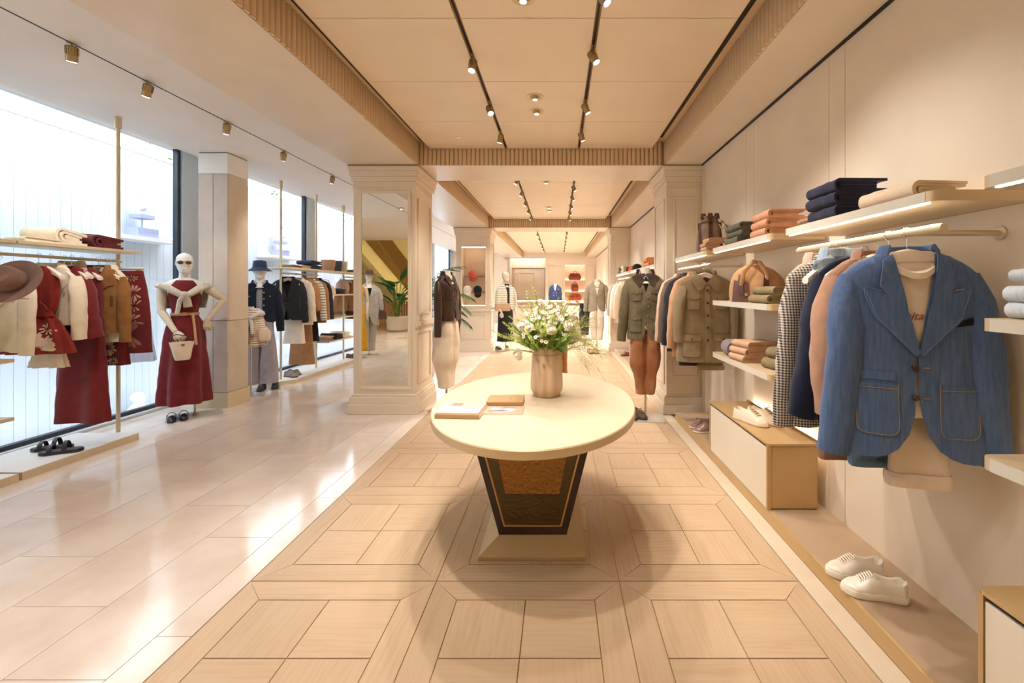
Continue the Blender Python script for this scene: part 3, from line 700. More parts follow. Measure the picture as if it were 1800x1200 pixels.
def tee(root, mat, L=.7, sh=.2, nk=.08, seed=3, sl=0, name='tee', parent=None, d=.06, ch=None, rib=True):
    ch = ch or sh * 1.0
    g = G(jkeys(L, sh, ch, ch, d, nk), seed=seed, wr=.004)
    b = g.mb().build('body' if parent is None else name, mat, parent or root, True); det = root if parent is None else b
    if rib:
        mb = MB(); rg = []
        for i in range(25):
            a = 2*math.pi*i/24; c, q = math.cos(a), math.sin(a); fz = -.07 * max(0, -q) ** 1.5
            o = (nk * c, -.0 + .045 * q - (.02 * max(0, -q)), -.015 + fz); w = 1.22
            o2 = (nk * w * c, .055 * q - (.03 * max(0, -q)), -.028 + fz * 1.25)
            rg.append([o, ((o[0] + o2[0])/2 * 1.03, (o[1] + o2[1])/2 * 1.15, (o[2] + o2[2])/2 + .006), o2, ((o[0] + o2[0])/2, (o[1] + o2[1])/2, (o[2] + o2[2])/2 - .006)])
        mb.loft(rg).build('collar_rib', mat, det, True)
    if sl:
        for s_ in (-1, 1): sleeve_mb(s_, sh, sl, .1, .08, .06, seed=seed)[0].build('sleeve', mat, det, True)
    return g, det
def shirt_collar(mat, parent, nk=.08, z=-.03, g=None, size=.06, lift=.035):
    collar_mb(nk, .048, z, lift, -30, 210, .02).build('collar', mat, parent, True)
    if g:
        for s_ in (-1, 1):
            q = [(nk*.95, z + .018), (nk + size*.75, z - .035), (nk*.6 + size*.3, z - size*1.55), (.004, z - size*.75)]
            q = [(x*s_, zz) for x, zz in q]
            if s_ < 0: q.reverse()
            g.p(q, 'collar_leaf', mat, parent, .014, .004, .02)
HANGW = paint('white hanger wood', 'EFE0D2', .45)
def hanger_mb(w=.36):
    rings = []
    for i in range(21):
        t = -1 + i / 10; u = abs(t); x = t * w / 2
        z = -.012 * u - .085 * u ** 1.7; h = .036 * (1 - u) + .028 - (.02 * (1 - min(1, u * 3)) if False else 0); d = .012 + .012 * u; y = -.012 * u * u
        lo = -.03 * (1 - min(1, u * 2.4)) ** 1.0
        zz0 = z - h + .02 * max(0, 1 - u * 3); zz1 = z + .002
        rings.append([(x, y - d, zz0 + .006), (x, y - d, zz1 - .006), (x, y - d*.5, zz1), (x, y + d*.5, zz1), (x, y + d, zz1 - .006), (x, y + d, zz0 + .006), (x, y + d*.5, zz0), (x, y - d*.5, zz0)])
    return MB().loft(rings)
HGM = hanger_mb().mesh('shoulder_bar', HANGW, True)
def hook_mesh(rise=.065, r=.019):
    pts = [(0, 0, -.01), (0, 0, rise - r * .8)] + [(r*1.0 * math.sin(R(a)), 0, rise + r*.2 - r * 1.0 * math.cos(R(a)) ) for a in range(-40, 0, 20)]
    pts = [(0, 0, -.01), (0, 0, rise - r*1.25)] + [(-r*math.sin(R(a)), 0, rise - r * math.cos(R(a))) for a in range(20, 290, 18)]
    return MB().tube(pts, .002, 6).mesh('hook', CHROME, True)
HKM = hook_mesh()
CLIPM = MB().box(-.018, -.012, -.045, .018, .012, -.005).mesh('clip', BRASS)
def hanger(x, y, z, yaw, label, clips=0, grp=None, bar=True, sx=0):
    h = thing('clothes_hanger', label, 'hanger', (x, y, z), yaw, grp)
    if bar: link('shoulder_bar', HGM, h)
    else: MB().tube([(-.19 + sx, 0, -.01), (.19 + sx, 0, -.01)], .011, 8).build('clip_bar', HANGW, h, True)
    link('hook', HKM, h)
    for c in range(clips):
        for s_ in (-1, 1): link('clip', CLIPM, h, loc=(s_ * .13 + sx, 0, -.015))
    return h
def slab_trouser(root, mat, w, d, zt, zb, cuff=.05, seed=0, name='trouser_leg', cx=0, cy=0, cuffmat=None, spread=.01):
    g = G([(zt, w*.48, d*.8, cx, cy), ((zt+zb)/2, w*.5, d, cx, cy), (zb, w*.5 + spread, d*1.1, cx, cy)], n=3.2, amp=.004, k=3, seed=seed, M=14, N=32)
    g.mb(hole=False).build(name, mat, root, True)
    if cuff:
        c = G([(zb + cuff, w*.5 + spread + .006, d*1.1 + .007, cx, cy), (zb + cuff*.5, w*.5 + spread + .01, d*1.1 + .012, cx, cy), (zb - .006, w*.5 + spread + .008, d*1.1 + .009, cx, cy)], n=3.2, amp=.003, k=3, seed=seed, M=6, N=32)
        c.mb(hole=False).build('turn_up', cuffmat or mat, root, True)
    return g
def fold_mb(w, d, t, layers=2, seed=0, swirl=True, taper=0):
    """folded cloth: rounded fold at -x, layers seen at both y ends; origin under its centre"""
    mb = MB(); rnd = random.Random(seed)
    th = t / (2 * layers)
    def ribbon(x0, x1, zlo, zhi, tk):
        r = (zhi - zlo) / 2; cz = (zhi + zlo) / 2; ri = max(r - tk, .001)
        outer = [(x1, zlo)] + [(x0 + r - r*math.cos(R(a)), cz + r*math.sin(R(a))) for a in range(-80, 81, 20)] + [(x1, zhi)]
        inner = [(x1, zhi - tk)] + [(x0 + r - ri*math.cos(R(a)), cz + ri*math.sin(R(a))) for a in range(80, -81, -20)] + [(x1, zlo + tk)]
        # x0 is the fold edge, arc from bottom to top around it
        return outer + inner
    o = 0
    for L in range(layers):
        zlo = th * L * .9; zhi = t - th * L * .9; x0 = -d/2 + L * (t * .28) + rnd.uniform(0, .006); x1 = d/2 - rnd.uniform(0, .03) - L * .02
        prof = ribbon(x0, x1, zlo, zhi, th * .86 if L < layers - 1 else (zhi - zlo) * .485); rings = []
        for i in range(9):
            y = -w/2 + w * i / 8 + (L * .004 if i == 0 else 0) - (L * .004 if i == 8 else 0)
            rings.append([(x + .009*noise.noise(Vector((i*.6 + seed, L*3, x*6))), y + .004*noise.noise(Vector((x*9, z*30, seed + i))),
                           max(0, z * (1 + .08*noise.noise(Vector((i*.5 + seed, x*7, 2)))) - (taper * t * (x + d/2) / d if z > t*.5 else 0))) for x, z in prof])
        mb.loft(rings)
    return mb
def folded(name, label, cat, x, y, z, w, d, t, mat, seed=0, rz=0, group=None, layers=2, taper=0, extra=None):
    o = thing(name, label, cat, (x, y, z), rz, group)
    fold_mb(w, d, t, layers, seed, taper=taper).build('folded_cloth', mat, o, True)
    if extra: extra(o)
    return o
# shoes ---------------------------------------------------------------------------
def shoe_parts(root, L=.28, W=.1, H=.085, up='F1E7D8', sole='F3EBDD', st='sneaker', off=(0, 0), inner=None):
    """shoe with its toe towards -x, standing on z=0"""
    U = cloth('shoe ' + up, up, None, 'leather' if st in ('sneaker', 'loafer') else 'plain', rough=.6); SO = paint('sole ' + sole, sole, .6)
    IN = cloth('shoe lining ' + (inner or up), inner or up, None)
    def hw(t): return W/2 * (.55 + .45*math.sin(math.pi*min(1, t*1.5 + .12)**.8) if t < .4 else (1 - .16*math.sin(math.pi*(t-.4)/.9)) * (1 if t < .93 else 1 - (t-.93)*4.2))
    def hwid(t):
        a = min(1, (t / .16)) ** .5; b = min(1, ((1 - t) / .1)) ** .5
        return W/2 * max(.12, a * b) * (1 - .13*math.sin(math.pi * min(1, max(0, (t - .35) / .6))))
    sh = .028 if st == 'sneaker' else .018
    n = 22; out = [(-L/2 + L*i/n, hwid(i/n)) for i in range(n + 1)]
    poly = [(x + off[0], off[1] + y) for x, y in out] + [(x + off[0], off[1] - y) for x, y in reversed(out)]
    cx = off[0]; P = lambda f, z: [(cx + (x - cx)*f, off[1] + (y - off[1])*f, z) for x, y in poly]
    MB().loft([P(.97, 0), P(1.03, .004), P(1.05, sh*.6), P(1.03, sh)]).build('sole', SO, root, True)
    m = 24; rings = []; op = .5 if st != 'loafer' else .4
    def sm(a, b, x): x = min(1, max(0, (x - a)/(b - a))); return x*x*(3 - 2*x)
    def top(t):
        toe = sh + (H*.56 - sh) * min(1, t/.14) ** .5
        z = toe + (H*1.02 - H*.56) * sm(.12, op, t)
        if t > op: z = H*1.02 - H*.22*math.sin(math.pi*min(1, (t - op)/(1.02 - op))) - H*.12*sm(.965, 1, t)
        return z
    for i in range(n*3 + 1):
        t = i / (3*n); x = -L/2 + L*t; w_ = hwid(t)*.985; T = top(t); ring = []; k = sm(op - .02, op + .1, t) * (1 - sm(.95, .985, t)); Tw = T * (1 + .16*k)
        for j in range(m + 1):
            a = math.pi * j / m; c, q = math.cos(a), math.sin(a); ac = abs(c)
            yy = w_ * math.copysign(ac ** .72, c) * (1 - .16*q*q); zz = sh*.8 + (Tw - sh*.8) * q ** .72
            if k > 0 and ac < .66: zz += (sh + .008 - zz) * k * sm(.66, .5, ac); yy *= 1 - .1*k
            ring.append((x + off[0], yy + off[1], zz))
        rings.append(ring)
    MB().loft(rings, closed=False).add([p for p in rings[0]], [tuple(range(m + 1))]).add([p for p in rings[-1]], [tuple(range(m + 1))]).build('upper', U, root, True)
    MB().prism([(x*.96 + off[0]*.04, off[1] + (y - off[1])*.8) for x, y in poly], sh*.9, sh + .004).build('insole', IN, root)
    if st in ('sneaker', 'boat'):
        def arch(t, f, dz):
            w_ = hwid(t)*f; T = top(t); return [(-L/2 + L*t + off[0], off[1] + w_*u, T + dz - (T - sh)*.2*(f*u)**2) for u in (-1, -.6, -.2, .2, .6, 1)]
        MB().loft([arch(t, .3, .0012) for t in (.25, .3, .36, .42, .48)], closed=False).build('tongue', cloth('shoe tongue', 'A68B70'), root, True)
        for i in range(6 if st == 'sneaker' else 3):
            t = .26 + i*(.038 if st == 'sneaker' else .06); MB().tube(arch(t, .46, .004), .0036, 6, flat=.6).build('lace', SO if st == 'sneaker' else U, root, True)
    if st == 'boat':
        for s_ in (-1, 1):
            x = -L/2 + L*.44 + off[0]; T = top(.44) + .004
            MB().tube([(x, off[1], T + .004), (x - .02, off[1] + s_*.02, T + .012), (x - .005, off[1] + s_*.038, T + .006), (x + .008, off[1] + s_*.015, T + .006), (x, off[1], T + .004)], .002, 6).build('lace_bow', U, root, True)
    if st == 'loafer':
        t = .36; x = -L/2 + L*t + off[0]; w_ = hwid(t)
        MB().loft([[(x + dx, off[1] + w_*1.01*math.cos(math.pi*j/10), sh + (top(t) + .003 - sh)*abs(math.sin(math.pi*j/10))**.7) for j in range(11)] for dx in (-.014, .014)], closed=False).build('strap', U, root, True)
def shoe(label, x, y, z, rz, grp, **k):
    o = thing('shoe', label, 'shoe', (x, y, z), rz, grp); shoe_parts(o, **k); return o
# ================================================================ RIGHT WALL FURNITURE
SHF, SHT = 1.29, 1.775
plat = thing('display_platform', 'long low taupe platform along the right wall', 'platform', (0, 0, 0))
TAUPEF = paint('platform top leather', 'AC9175', .62)
MB().box(1.30, -1.0, .01, XWI, 4.79, .0795).build('deck', TAUPEF, plat)
MB().box(1.285, -1.0, .0, 1.302, 4.792, .08).build('front_edge', BGOLD, plat, bevel=.003); MB().box(1.285, 4.79, .0, XWI, 4.805, .08).build('end_edge', BGOLD, plat)
plat2 = thing('display_platform', 'low taupe platform along the wall beyond the olive jacket mannequin', 'platform', (0, 0, 0))
MB().box(1.285, 5.85, .01, XWI, 9.95, .08).build('deck', TAUPEF, plat2); MB().box(1.27, 5.85, 0, 1.286, 9.95, .08).build('front_edge', CHAMP, plat2)
FACE = paint('shelf face lacquer', 'D5CFC0', .4); SHTOP = paint('shelf top', 'E6D2B4', .45)
LEDW = emit('shelf led', (1, .84, .64), 10)
def rshape(y0, y1, x0, x1, r=.03):
    """plan of a shelf with its aisle corners rounded"""
    return [(x1, y0)] + [(x1, y1)] + [(x0 + r + a, y1 - r + b) for a, b in arc(0, 0, r, 90, 180, 5)] + [(x0 + r + a, y0 + r + b) for a, b in arc(0, 0, r, 180, 270, 5)]
SHB = paint('shelf end gold', 'D8C09A', .4, .2)
def shelf(label, y0, y1, zt, led=True, cat='shelf', t=.038, x0=SHF, wall_led=True):
    o = thing('wall_shelf', label, cat, (0, 0, 0))
    pl = rshape(y0, y1, x0, XWI - .02)
    MB().prism(pl, zt - t, zt).build('board', SHB, o, True)
    MB().box(x0 - .0015, y0 + .035, zt - t, x0 + .001, y1 - .035, zt - .0005).build('fascia', FACE, o)
    if led:
        MB().box(x0 + .01, y0 + .04, zt - t - .004, x0 + .022, y1 - .04, zt - t).build('light_strip', LEDW, o)
    if wall_led:
        MB().box(XWI - .02, y0 + .03, zt - t, XWI - .001, y1 - .03, zt - .012).build('wall_rail', BRASS, o)
        MB().box(XWI - .016, y0 + .04, zt - .012, XWI - .004, y1 - .04, zt - .006).build('uplight_strip', LEDW, o)
    return o
shelf('high wall shelf cut by the right edge of the picture', .2, 1.34, SHT)
shelf('high wall shelf with the navy jumpers, above the blue blazer', 1.5, 2.505, SHT)
shelf('high wall shelf with green and orange stacks', 2.665, 3.68, SHT)
shelf('high wall shelf with the brown bucket bag, next to the column', 3.84, 4.87, SHT)
shelf('wall shelf with the tan tote bag and olive trousers', 2.665, 3.68, 1.34, False, wall_led=False)
shelf('wall shelf with tan trousers and rolled olive cloth', 2.665, 3.68, .908, False, wall_led=False)
shelf('wall shelf with pale jeans at the right edge of the picture', .2, 1.34, 1.343, False, wall_led=False)
shelf('bare wall shelf at the lower right edge of the picture', .2, 1.34, .925, False, wall_led=False)
shelf('high wall shelf beyond the olive jacket mannequin', 5.9, 7.9, SHT); shelf('high wall shelf with hats near the second column', 8.1, 9.9, SHT)
shelf('wall shelf at chest height behind the olive mannequin', 6.95, 7.9, 1.34, False, wall_led=False)
def drawer_bench(label, y0, y1, zt=.488):
    o = thing('drawer_bench', label, 'bench', (0, 0, 0))
    MB().prism(rshape(y0, y1, 1.275, XWI - .055, .03), zt - .012, zt).build('top', BGOLD, o, True)
    MB().box(1.30, y0 + .01, .081, XWI - .055, y1 - .01, zt - .0125).build('carcass', BGOLD, o, bevel=.012)
    MB().box(1.277, y0 + .006, .081, 1.301, y0 + .022, zt - .0125).build('end_panel', BGOLD, o); MB().box(1.277, y1 - .022, .081, 1.301, y1 - .006, zt - .0125).build('end_panel', BGOLD, o)
    MB().box(1.28, y0 + .026, .084, 1.299, y1 - .026, zt - .03).build('drawer_front', CHAMPW, o)
    MB().box(1.292, y0 + .026, zt - .03, 1.3, y1 - .026, zt - .013).build('shadow_gap', BLACK, o)
    MB().box(XWI - .054, y0 + .01, zt - .05, XWI - .044, y1 - .004, zt + .012).build('light_trough', BRASS, o)
    MB().box(XWI - .042, y0 + .03, zt - .03, XWI - .004, y1 - .02, zt - .01).build('light_strip', LEDW, o)
    return o
drawer_bench('champagne drawer bench under the gingham jacket', 2.665, 3.7)
drawer_bench('champagne drawer bench cut by the lower right corner', .2, 1.335, .525)
drawer_bench('small drawer bench behind the olive jacket mannequin', 7.0, 7.9)
def wall_rail(label, y0, y1, ya, yb, z=1.645, x=1.33):
    o = thing('clothes_rail', label, 'rail', (0, 0, 0))
    MB().tube([(x, y0, z), (x, y1, z)], .0145, 14).build('bar', CHAMP, o, True)
    MB().box(x - .008, y0 + .012, z + .010, x + .008, y1 - .012, z + .0155).build('light_channel', LEDW, o)
    for y in (ya, yb):
        MB().tube([(x, y, z - .004), (XWI - .004, y, z - .004)], .011, 12).build('arm', CHAMP, o, True)
        MB().loft([[(XWI - d, y + r*math.cos(a*math.pi/9), z - .004 + r*math.sin(a*math.pi/9)) for a in range(18)] for d, r in ((.0, .026), (.008, .026), (.01, .02))]).build('rosette', CHAMP, o, True)
    return o
wall_rail('brass wall rail carrying the blue blazer', 1.505, 2.42, 1.626, 2.345)
wall_rail('brass wall rail carrying the olive field jacket', 3.84, 4.82, 3.92, 4.7)
wall_rail('brass wall rail beyond the olive jacket mannequin', 5.9, 6.9, 6.0, 6.8); wall_rail('brass wall rail with pale shirts near the second column', 8.2, 9.7, 8.3, 9.6)
HZ = 1.583          # top of a hanger on the wall rails
BTN = paint('horn button', '3A281C', .3); BTN2 = paint('pale button', 'D8C8B0', .3); DARK = cloth('dark inside', '1B1E2A')
STI = paint('ochre stitching', 'B08A58', .7)
# --- blue blazer over the cream tee
DEN = cloth('blue denim linen', '5B7196', '495F87', 'denim'); CRM = cloth('cream jersey', 'EBD9C6'); CRT = cloth('cream cotton twill', 'E9D6C2')
bz = thing('blazer', 'blue denim peak-lapel blazer, front of the right wall rail', 'blazer', (1.325, 1.66, HZ), R(-15))
K = [(-.01, .085, .042), (-.03, .13, .05), (-.06, .18, .058), (-.1, .218, .062), (-.16, .23, .07), (-.3, .222, .078), (-.46, .215, .078), (-.62, .235, .082), (-.775, .25, .085)]
g, det = coat(bz, DEN, .775, K, vz=-.385, sl=.66, out=.06, r0=.07, r1=.056, cut=.12, stitch=paint('pale denim stitch', '6E86AA', .7), seed=2, sh=.228, bend=.015, wr=.007, fwd=-.02, open_=.004)
for s_ in (-1, 1):
    pk = pocket_poly(s_ * .128, -.5, .13, .19)
    g.p(pk, 'patch_pocket', DEN, det, .007, .003); seam(g, [(a*1 if True else a, b) for a, b in [(s_*.128 - .06, -.515), (s_*.128 + .06, -.515)]], STI, det, off=.012)
    seam(g, [(x*.97 + s_*.128*.03, z + .006) for x, z in pk], STI, det, off=.0112)
g.p([(-.19, -.455), (-.075, -.455), (-.075, -.485), (-.19, -.485)], 'ticket_pocket', DEN, det, .007, .003)
g.p([(.1, -.285), (.185, -.272), (.183, -.296), (.098, -.309)], 'breast_pocket', DEN, det, .008, .003)
g.p([(.115, -.27), (.172, -.252), (.178, -.278), (.113, -.288)], 'pocket_square', cloth('black silk', '14161C'), det, .009, .003)
buttons(g, [(-.012, -.435), (-.012, -.545)], BTN, det, .0115)
for z in (-.435, -.545): seam(g, [(.014, z), (.034, z)], STI, det, .0018, .01, 'buttonhole')
seam(g, [(.115, -.155), (.14, -.153)], STI, det, .0018, .018, 'lapel_buttonhole')
for i in range(4): MB().ball((.288 + i*.002, -.045, -.7 - i*.018), .008).build('cuff_button', paint('tan button', 'B98A5C', .4), det, True)
hanger(1.325, 1.66, HZ, R(-15), 'white wooden hanger under the blue blazer')
te = thing('tshirt', 'cream tee with red script inside the blue blazer', 'shirt', (1.325, 1.66, HZ), R(-15))
gt, dt = tee(te, CRM, .62, .17, .078, d=.068, ch=.2)
gt.p([(-.07, -.028), (.07, -.028), (.07, -.05), (-.07, -.05)], 'neck_label', CRT, dt, .002, .002)
def text_on(g, s, size, cx, cz, mat, parent, off=.006, shear=.35, name='lettering'):
    cu = bpy.data.curves.new('txt', 'FONT'); cu.body = s; cu.size = size; cu.shear = shear; cu.align_x = 'CENTER'; cu.extrude = 0; cu.offset = size * .004
    o = bpy.data.objects.new('txt', cu); C.objects.link(o); dg = bpy.context.evaluated_depsgraph_get()
    me = bpy.data.meshes.new_from_object(o.evaluated_get(dg)); bpy.data.objects.remove(o)
    for v in me.vertices:
        x, z = v.co.x + cx, v.co.y + cz; v.co = (x, g.front(x, z, off), z)
    me.materials.append(mat); return link(name, me, parent)
text_on(gt, 'imitatum', .04, .012, -.262, paint('red script', 'A2423C', .7), dt, .005)
tr = thing('trousers', 'cream turned-up trousers hanging below the blue blazer', 'trousers', (1.335, 1.67, HZ), R(-15))
slab_trouser(tr, CRT, .18, .03, -.5, -.89, .045, 4, cx=.03, spread=.01)
# --- white hanger with grey tee, tan jacket, navy knit, denim shirt, gingham blazer, pale shirt
hanger(1.33, 1.756, HZ, R(-6), 'white wooden hanger just behind the blue blazer')
gt_ = thing('tshirt', 'grey tee with dark trim hanging behind the blue blazer', 'shirt', (1.33, 1.756, HZ - .012), R(-6)); tee(gt_, cloth('grey marl', '8C8688'), .6, .19, seed=6, d=.035)
TAN = cloth('tan cotton', 'B98F76', 'A67F69')
tj = thing('field_jacket', 'tan cotton field jacket hanging behind the blue blazer', 'jacket', (1.355, 1.85, HZ), R(-4))
g, det = coat(tj, TAN, .74, jkeys(.74, .205, .21, .22, .05), vz=-.3, sl=.56, out=.02, r0=.066, r1=.052, cut=.02, seed=5, lap=False, collar=False, bend=.05)
shirt_collar(TAN, det, .085, -.03, g, .085, .045); g.p(rect(-.18, -.3, -.07, -.2), 'chest_pocket', TAN, det, .007, .004); g.p(rect(-.185, -.225, -.065, -.195), 'pocket_flap', TAN, det, .012, .004)
TST = paint('brown stitch', '7A5844', .8); edge(g, rect(-.185, -.225, -.065, -.195), TST, det, .017); edge(g, rect(-.18, -.3, -.07, -.2), TST, det, .013); g.p(rect(-.2, -.6, -.06, -.44), 'lower_pocket', TAN, det, .007, .004); buttons(g, [(.0, -.34), (.0, -.45), (0, -.56)], BTN, det)
hanger(1.355, 1.85, HZ, R(-4), 'white wooden hanger under the tan field jacket')
bt = thing('trousers', 'brown turned-up trousers hanging below the tan jacket', 'trousers', (1.235, 1.88, HZ), 0); slab_trouser(bt, cloth('brown twill', '86654F'), .15, .022, -.5, -.87, .045, 8, cx=-.02)
nj = thing('jumper', 'navy knitted jumper between the tan and gingham jackets', 'jumper', (1.36, 1.955, HZ), R(-4))
NAVYC = cloth('navy wool', '20263C', '171C30'); tee(nj, NAVYC, .74, .2, .085, seed=7, sl=.6, d=.035)
hanger(1.36, 1.955, HZ, R(-4), 'white wooden hanger under the navy jumper')
nt = thing('trousers', 'black trousers hanging below the navy jumper', 'trousers', (1.36, 1.945, HZ), 0); slab_trouser(nt, cloth('black wool', '1C1C22'), .17, .02, -.5, -.84, 0, 9, cx=-.02)
ds = thing('denim_shirt', 'pale blue denim shirt collar beside the gingham jacket', 'shirt', (1.32, 2.03, HZ + .01), 0)
LDN = cloth('washed denim', '9DB4CC', 'B7C7D6', 'denim'); g = G(jkeys(.5, .15, .15, .15, .035), seed=8); g.mb().build('body', LDN, ds, True); shirt_collar(LDN, ds, .085, -.02, g, .09, .05); buttons(g, [(0, -.12), (0, -.22), (0, -.32)], BTN2, ds)
hanger(1.32, 2.03, HZ, 0, 'white wooden hanger under the pale denim shirt')
jn = thing('jeans', 'washed blue jeans hanging behind the blue blazer', 'jeans', (1.275, 1.79, HZ), R(-6)); slab_trouser(jn, cloth('mid wash denim', '5C7896', '6E88A4', 'denim'), .12, .02, -.5, -.865, .03, 10)
GING = cloth('navy and cream houndstooth', 'D8CCBE', '26283A', 'check', s1=80)
gb = thing('blazer', 'navy and cream checked blazer hanging farthest on the front rail', 'blazer', (1.33, 2.1, HZ), R(-2))
g, det = coat(gb, GING, .8, jkeys(.8, .225, .235, .25, .055), vz=-.36, sl=.68, out=.06, r0=.066, r1=.054, seed=9, peak=False, bend=.02)
g.p([(-.21, -.51), (-.07, -.51), (-.075, -.57), (-.205, -.57)], 'pocket_flap', GING, det, .008, .004); buttons(g, [(-.012, -.42), (-.012, -.52)], BTN, det)
hanger(1.33, 2.1, HZ, R(-2), 'white wooden hanger under the checked blazer')
ps = thing('shirt', 'pale pink shirt at the far end of the front rail', 'shirt', (1.34, 2.2, HZ), R(5)); PNK = cloth('pale pink cotton', 'E3C0AC')
g = G(jkeys(.62, .2, .2, .2, .035), seed=11); g.mb().build('body', PNK, ps, True); shirt_collar(PNK, ps, .085, -.02, g, .09, .05); buttons(g, [(0, -.12), (0, -.22)], BTN2, ps)
hanger(1.34, 2.2, HZ, R(5), 'white wooden hanger under the pale pink shirt')
# --- far rail: olive field jacket in front
OLVD = paint('dark olive stitch', '55472F', .8); OLV = cloth('olive canvas', '96846A', '887658'); PEA = cloth('peach cotton', 'D9AC86', 'C99B77'); BLK = cloth('charcoal wool', '35333A'); BRN = cloth('brown wool', '7A6353')
of = thing('field_jacket', 'olive-khaki field jacket with four pockets on the wall rail', 'jacket', (1.325, 3.95, HZ), R(-3))
g, det = coat(of, OLV, .8, jkeys(.8, .225, .235, .25, .075), vz=-.1, sl=.5, out=.04, r0=.07, r1=.06, cut=.0, seed=12, lap=False, collar=False, bend=.05)
shirt_collar(OLV, det, .085, -.03, g, .09, .045); g.p(rect(-.022, -.8, .022, -.11), 'placket', OLV, det, .008, .004)
for s_ in (-1, 1):
    g.p(pocket_poly(s_*.125, -.2, .11, .13, .015), 'chest_pocket', OLV, det, .007, .005); g.p([(s_*.125 - .06, -.19), (s_*.125 + .06, -.19), (s_*.125 + .06, -.225), (s_*.125, -.24), (s_*.125 - .06, -.225)], 'pocket_flap', OLV, det, .013, .004)
    edge(g, pocket_poly(s_*.125, -.2, .11, .13, .015), OLVD, det, .013); edge(g, pocket_poly(s_*.14, -.56, .16, .19, .015), OLVD, det, .016); edge(g, rect(s_*.14 - .085, -.61, s_*.14 + .085, -.545), OLVD, det, .02)
    g.p(pocket_poly(s_*.14, -.56, .16, .19, .015), 'lower_pocket', OLV, det, .007, .007); g.p(rect(s_*.14 - .085, -.61, s_*.14 + .085, -.545), 'pocket_flap', OLV, det, .015, .004)
buttons(g, [(0, -.16), (0, -.27), (0, -.38), (0, -.49), (0, -.6)], BTN, det, .011, .016); buttons(g, [(-.14, -.59), (.14, -.59)], BTN, det, .009, .022)
hanger(1.325, 3.95, HZ, R(-3), 'white wooden hanger under the olive field jacket')
ot = thing('trousers', 'khaki turned-up trousers hanging below the olive field jacket', 'trousers', (1.325, 3.96, HZ), R(-3)); slab_trouser(ot, OLV, .2, .03, -.5, -.87, .04, 13, cx=.05)
tk = thing('trousers', 'black turned-up trousers hanging below the peach shirt', 'trousers', (1.33, 4.07, HZ), 0); slab_trouser(tk, BLK, .22, .03, -.5, -.85, .05, 14, cx=-.08)
def simple_coat(label, mat, x, y, L, seed, name='jacket', cat='jacket', rz=0, lapel=True, hz=HZ, hl=None, sl=.58, sh=.225):
    o = thing(name, label, cat, (x, y, hz), rz)
    g, det = coat(o, mat, L, jkeys(L, sh, sh*1.03, sh*1.08, .042), vz=-.34, sl=sl, out=.06, seed=seed, lap=lapel, peak=False, collar=lapel, cut=.05)
    if not lapel: shirt_collar(mat, det, .085, -.03, g)
    buttons(g, [(-.01, -.4), (-.01, -.5)], BTN, det); hanger(x, y, hz, rz, 'white wooden hanger under the ' + (hl or label))
    return g, det
simple_coat('peach cotton overshirt hanging behind the olive field jacket', PEA, 1.31, 4.1, .78, 15, 'overshirt', 'shirt', lapel=False)
simple_coat('charcoal blazer hanging behind the peach overshirt', BLK, 1.315, 4.32, .76, 16, 'blazer', 'blazer')
simple_coat('brown wool jacket hanging behind the charcoal blazer', BRN, 1.32, 4.52, .6, 17)
simple_coat('pale pink cotton jacket hanging last on the olive jacket rail', PNK, 1.33, 4.68, .58, 18)
# --- things on the shelves
NV2 = cloth('navy fleece', '272A44', '1F2138'); GRN = cloth('grey-green wool', '6C6A5A', '5B594A', 'knit'); ORG = cloth('apricot corduroy', 'D69F7C', 'C58C69'); TN2 = cloth('sand wool', 'CFA88A', 'BB9376'); GRY = cloth('mauve grey cotton', '8F8188')
lab = ['bottom', 'middle', 'topmost']
def stack(n, name, what, x, y, z, w, d, t, mat, seed, rz=0, group=None, cat='folded clothes', layers=2, jit=.012, extra=None):
    for i in range(n):
        nm = lab[i] if n == 3 else ['lower', 'upper'][i] if n == 2 else ''
        r = random.Random(seed + i)
        folded(name, ('%s %s' % (nm, what)).strip(), cat, x + r.uniform(-jit, jit) + i*.004, y + r.uniform(-jit, jit)*.6, z + i * t * .985 + .0005, w, d, t, mat, seed + i, rz + r.uniform(-.06, .06), group, layers, extra=extra)
stack(3, 'folded_jumper', 'navy fleece jumper of the stack on the high shelf', 1.43, 2.18, SHT, .24, .25, .061, NV2, 30, .02)
CRR = cloth('ecru cotton', 'E6D2B8', 'D9C3A8')
def lbl(o): MB().loft([[(-.108 - d, -.1 + .012*math.cos(a*math.pi/8), .03 + .012*math.sin(a*math.pi/8)) for a in range(16)] for d in (0, .006)]).build('button', BTN, o)
folded('folded_trousers', 'ecru trousers folded on the high shelf beside the navy jumpers', 'folded clothes', 1.445, 1.79, SHT, .26, .26, .07, CRR, 33, .1, layers=3, extra=lbl)
stack(3, 'folded_trousers', 'apricot cord trousers of the stack on the high shelf', 1.44, 2.88, SHT, .24, .26, .056, ORG, 40, 0, layers=3)
for nmz in range(3): pass
stack(3, 'folded_jumper', 'grey-green ribbed jumper of the stack on the high shelf', 1.44, 3.32, SHT, .28, .26, .052, GRN, 45)
stack(3, 'folded_shirt', 'sand shirt of the stack before the bucket bag', 1.4, 3.98, SHT, .17, .18, .04, TN2, 50)
OL2 = cloth('olive twill', '94835F', '7F7052')
stack(2, 'folded_trousers', 'olive trousers of the pair before the tote bag', 1.43, 2.86, 1.34, .26, .24, .055, OL2, 55, .05, layers=3)
stack(3, 'folded_trousers', 'tan trousers of the stack on the lower wall shelf', 1.42, 3.22, .908, .22, .24, .05, TN2, 60, .1)
folded('folded_jumper', 'mauve grey jumper folded behind the tan trousers', 'folded clothes', 1.44, 3.46, .908, .18, .26, .12, GRY, 65, -.1, layers=3)
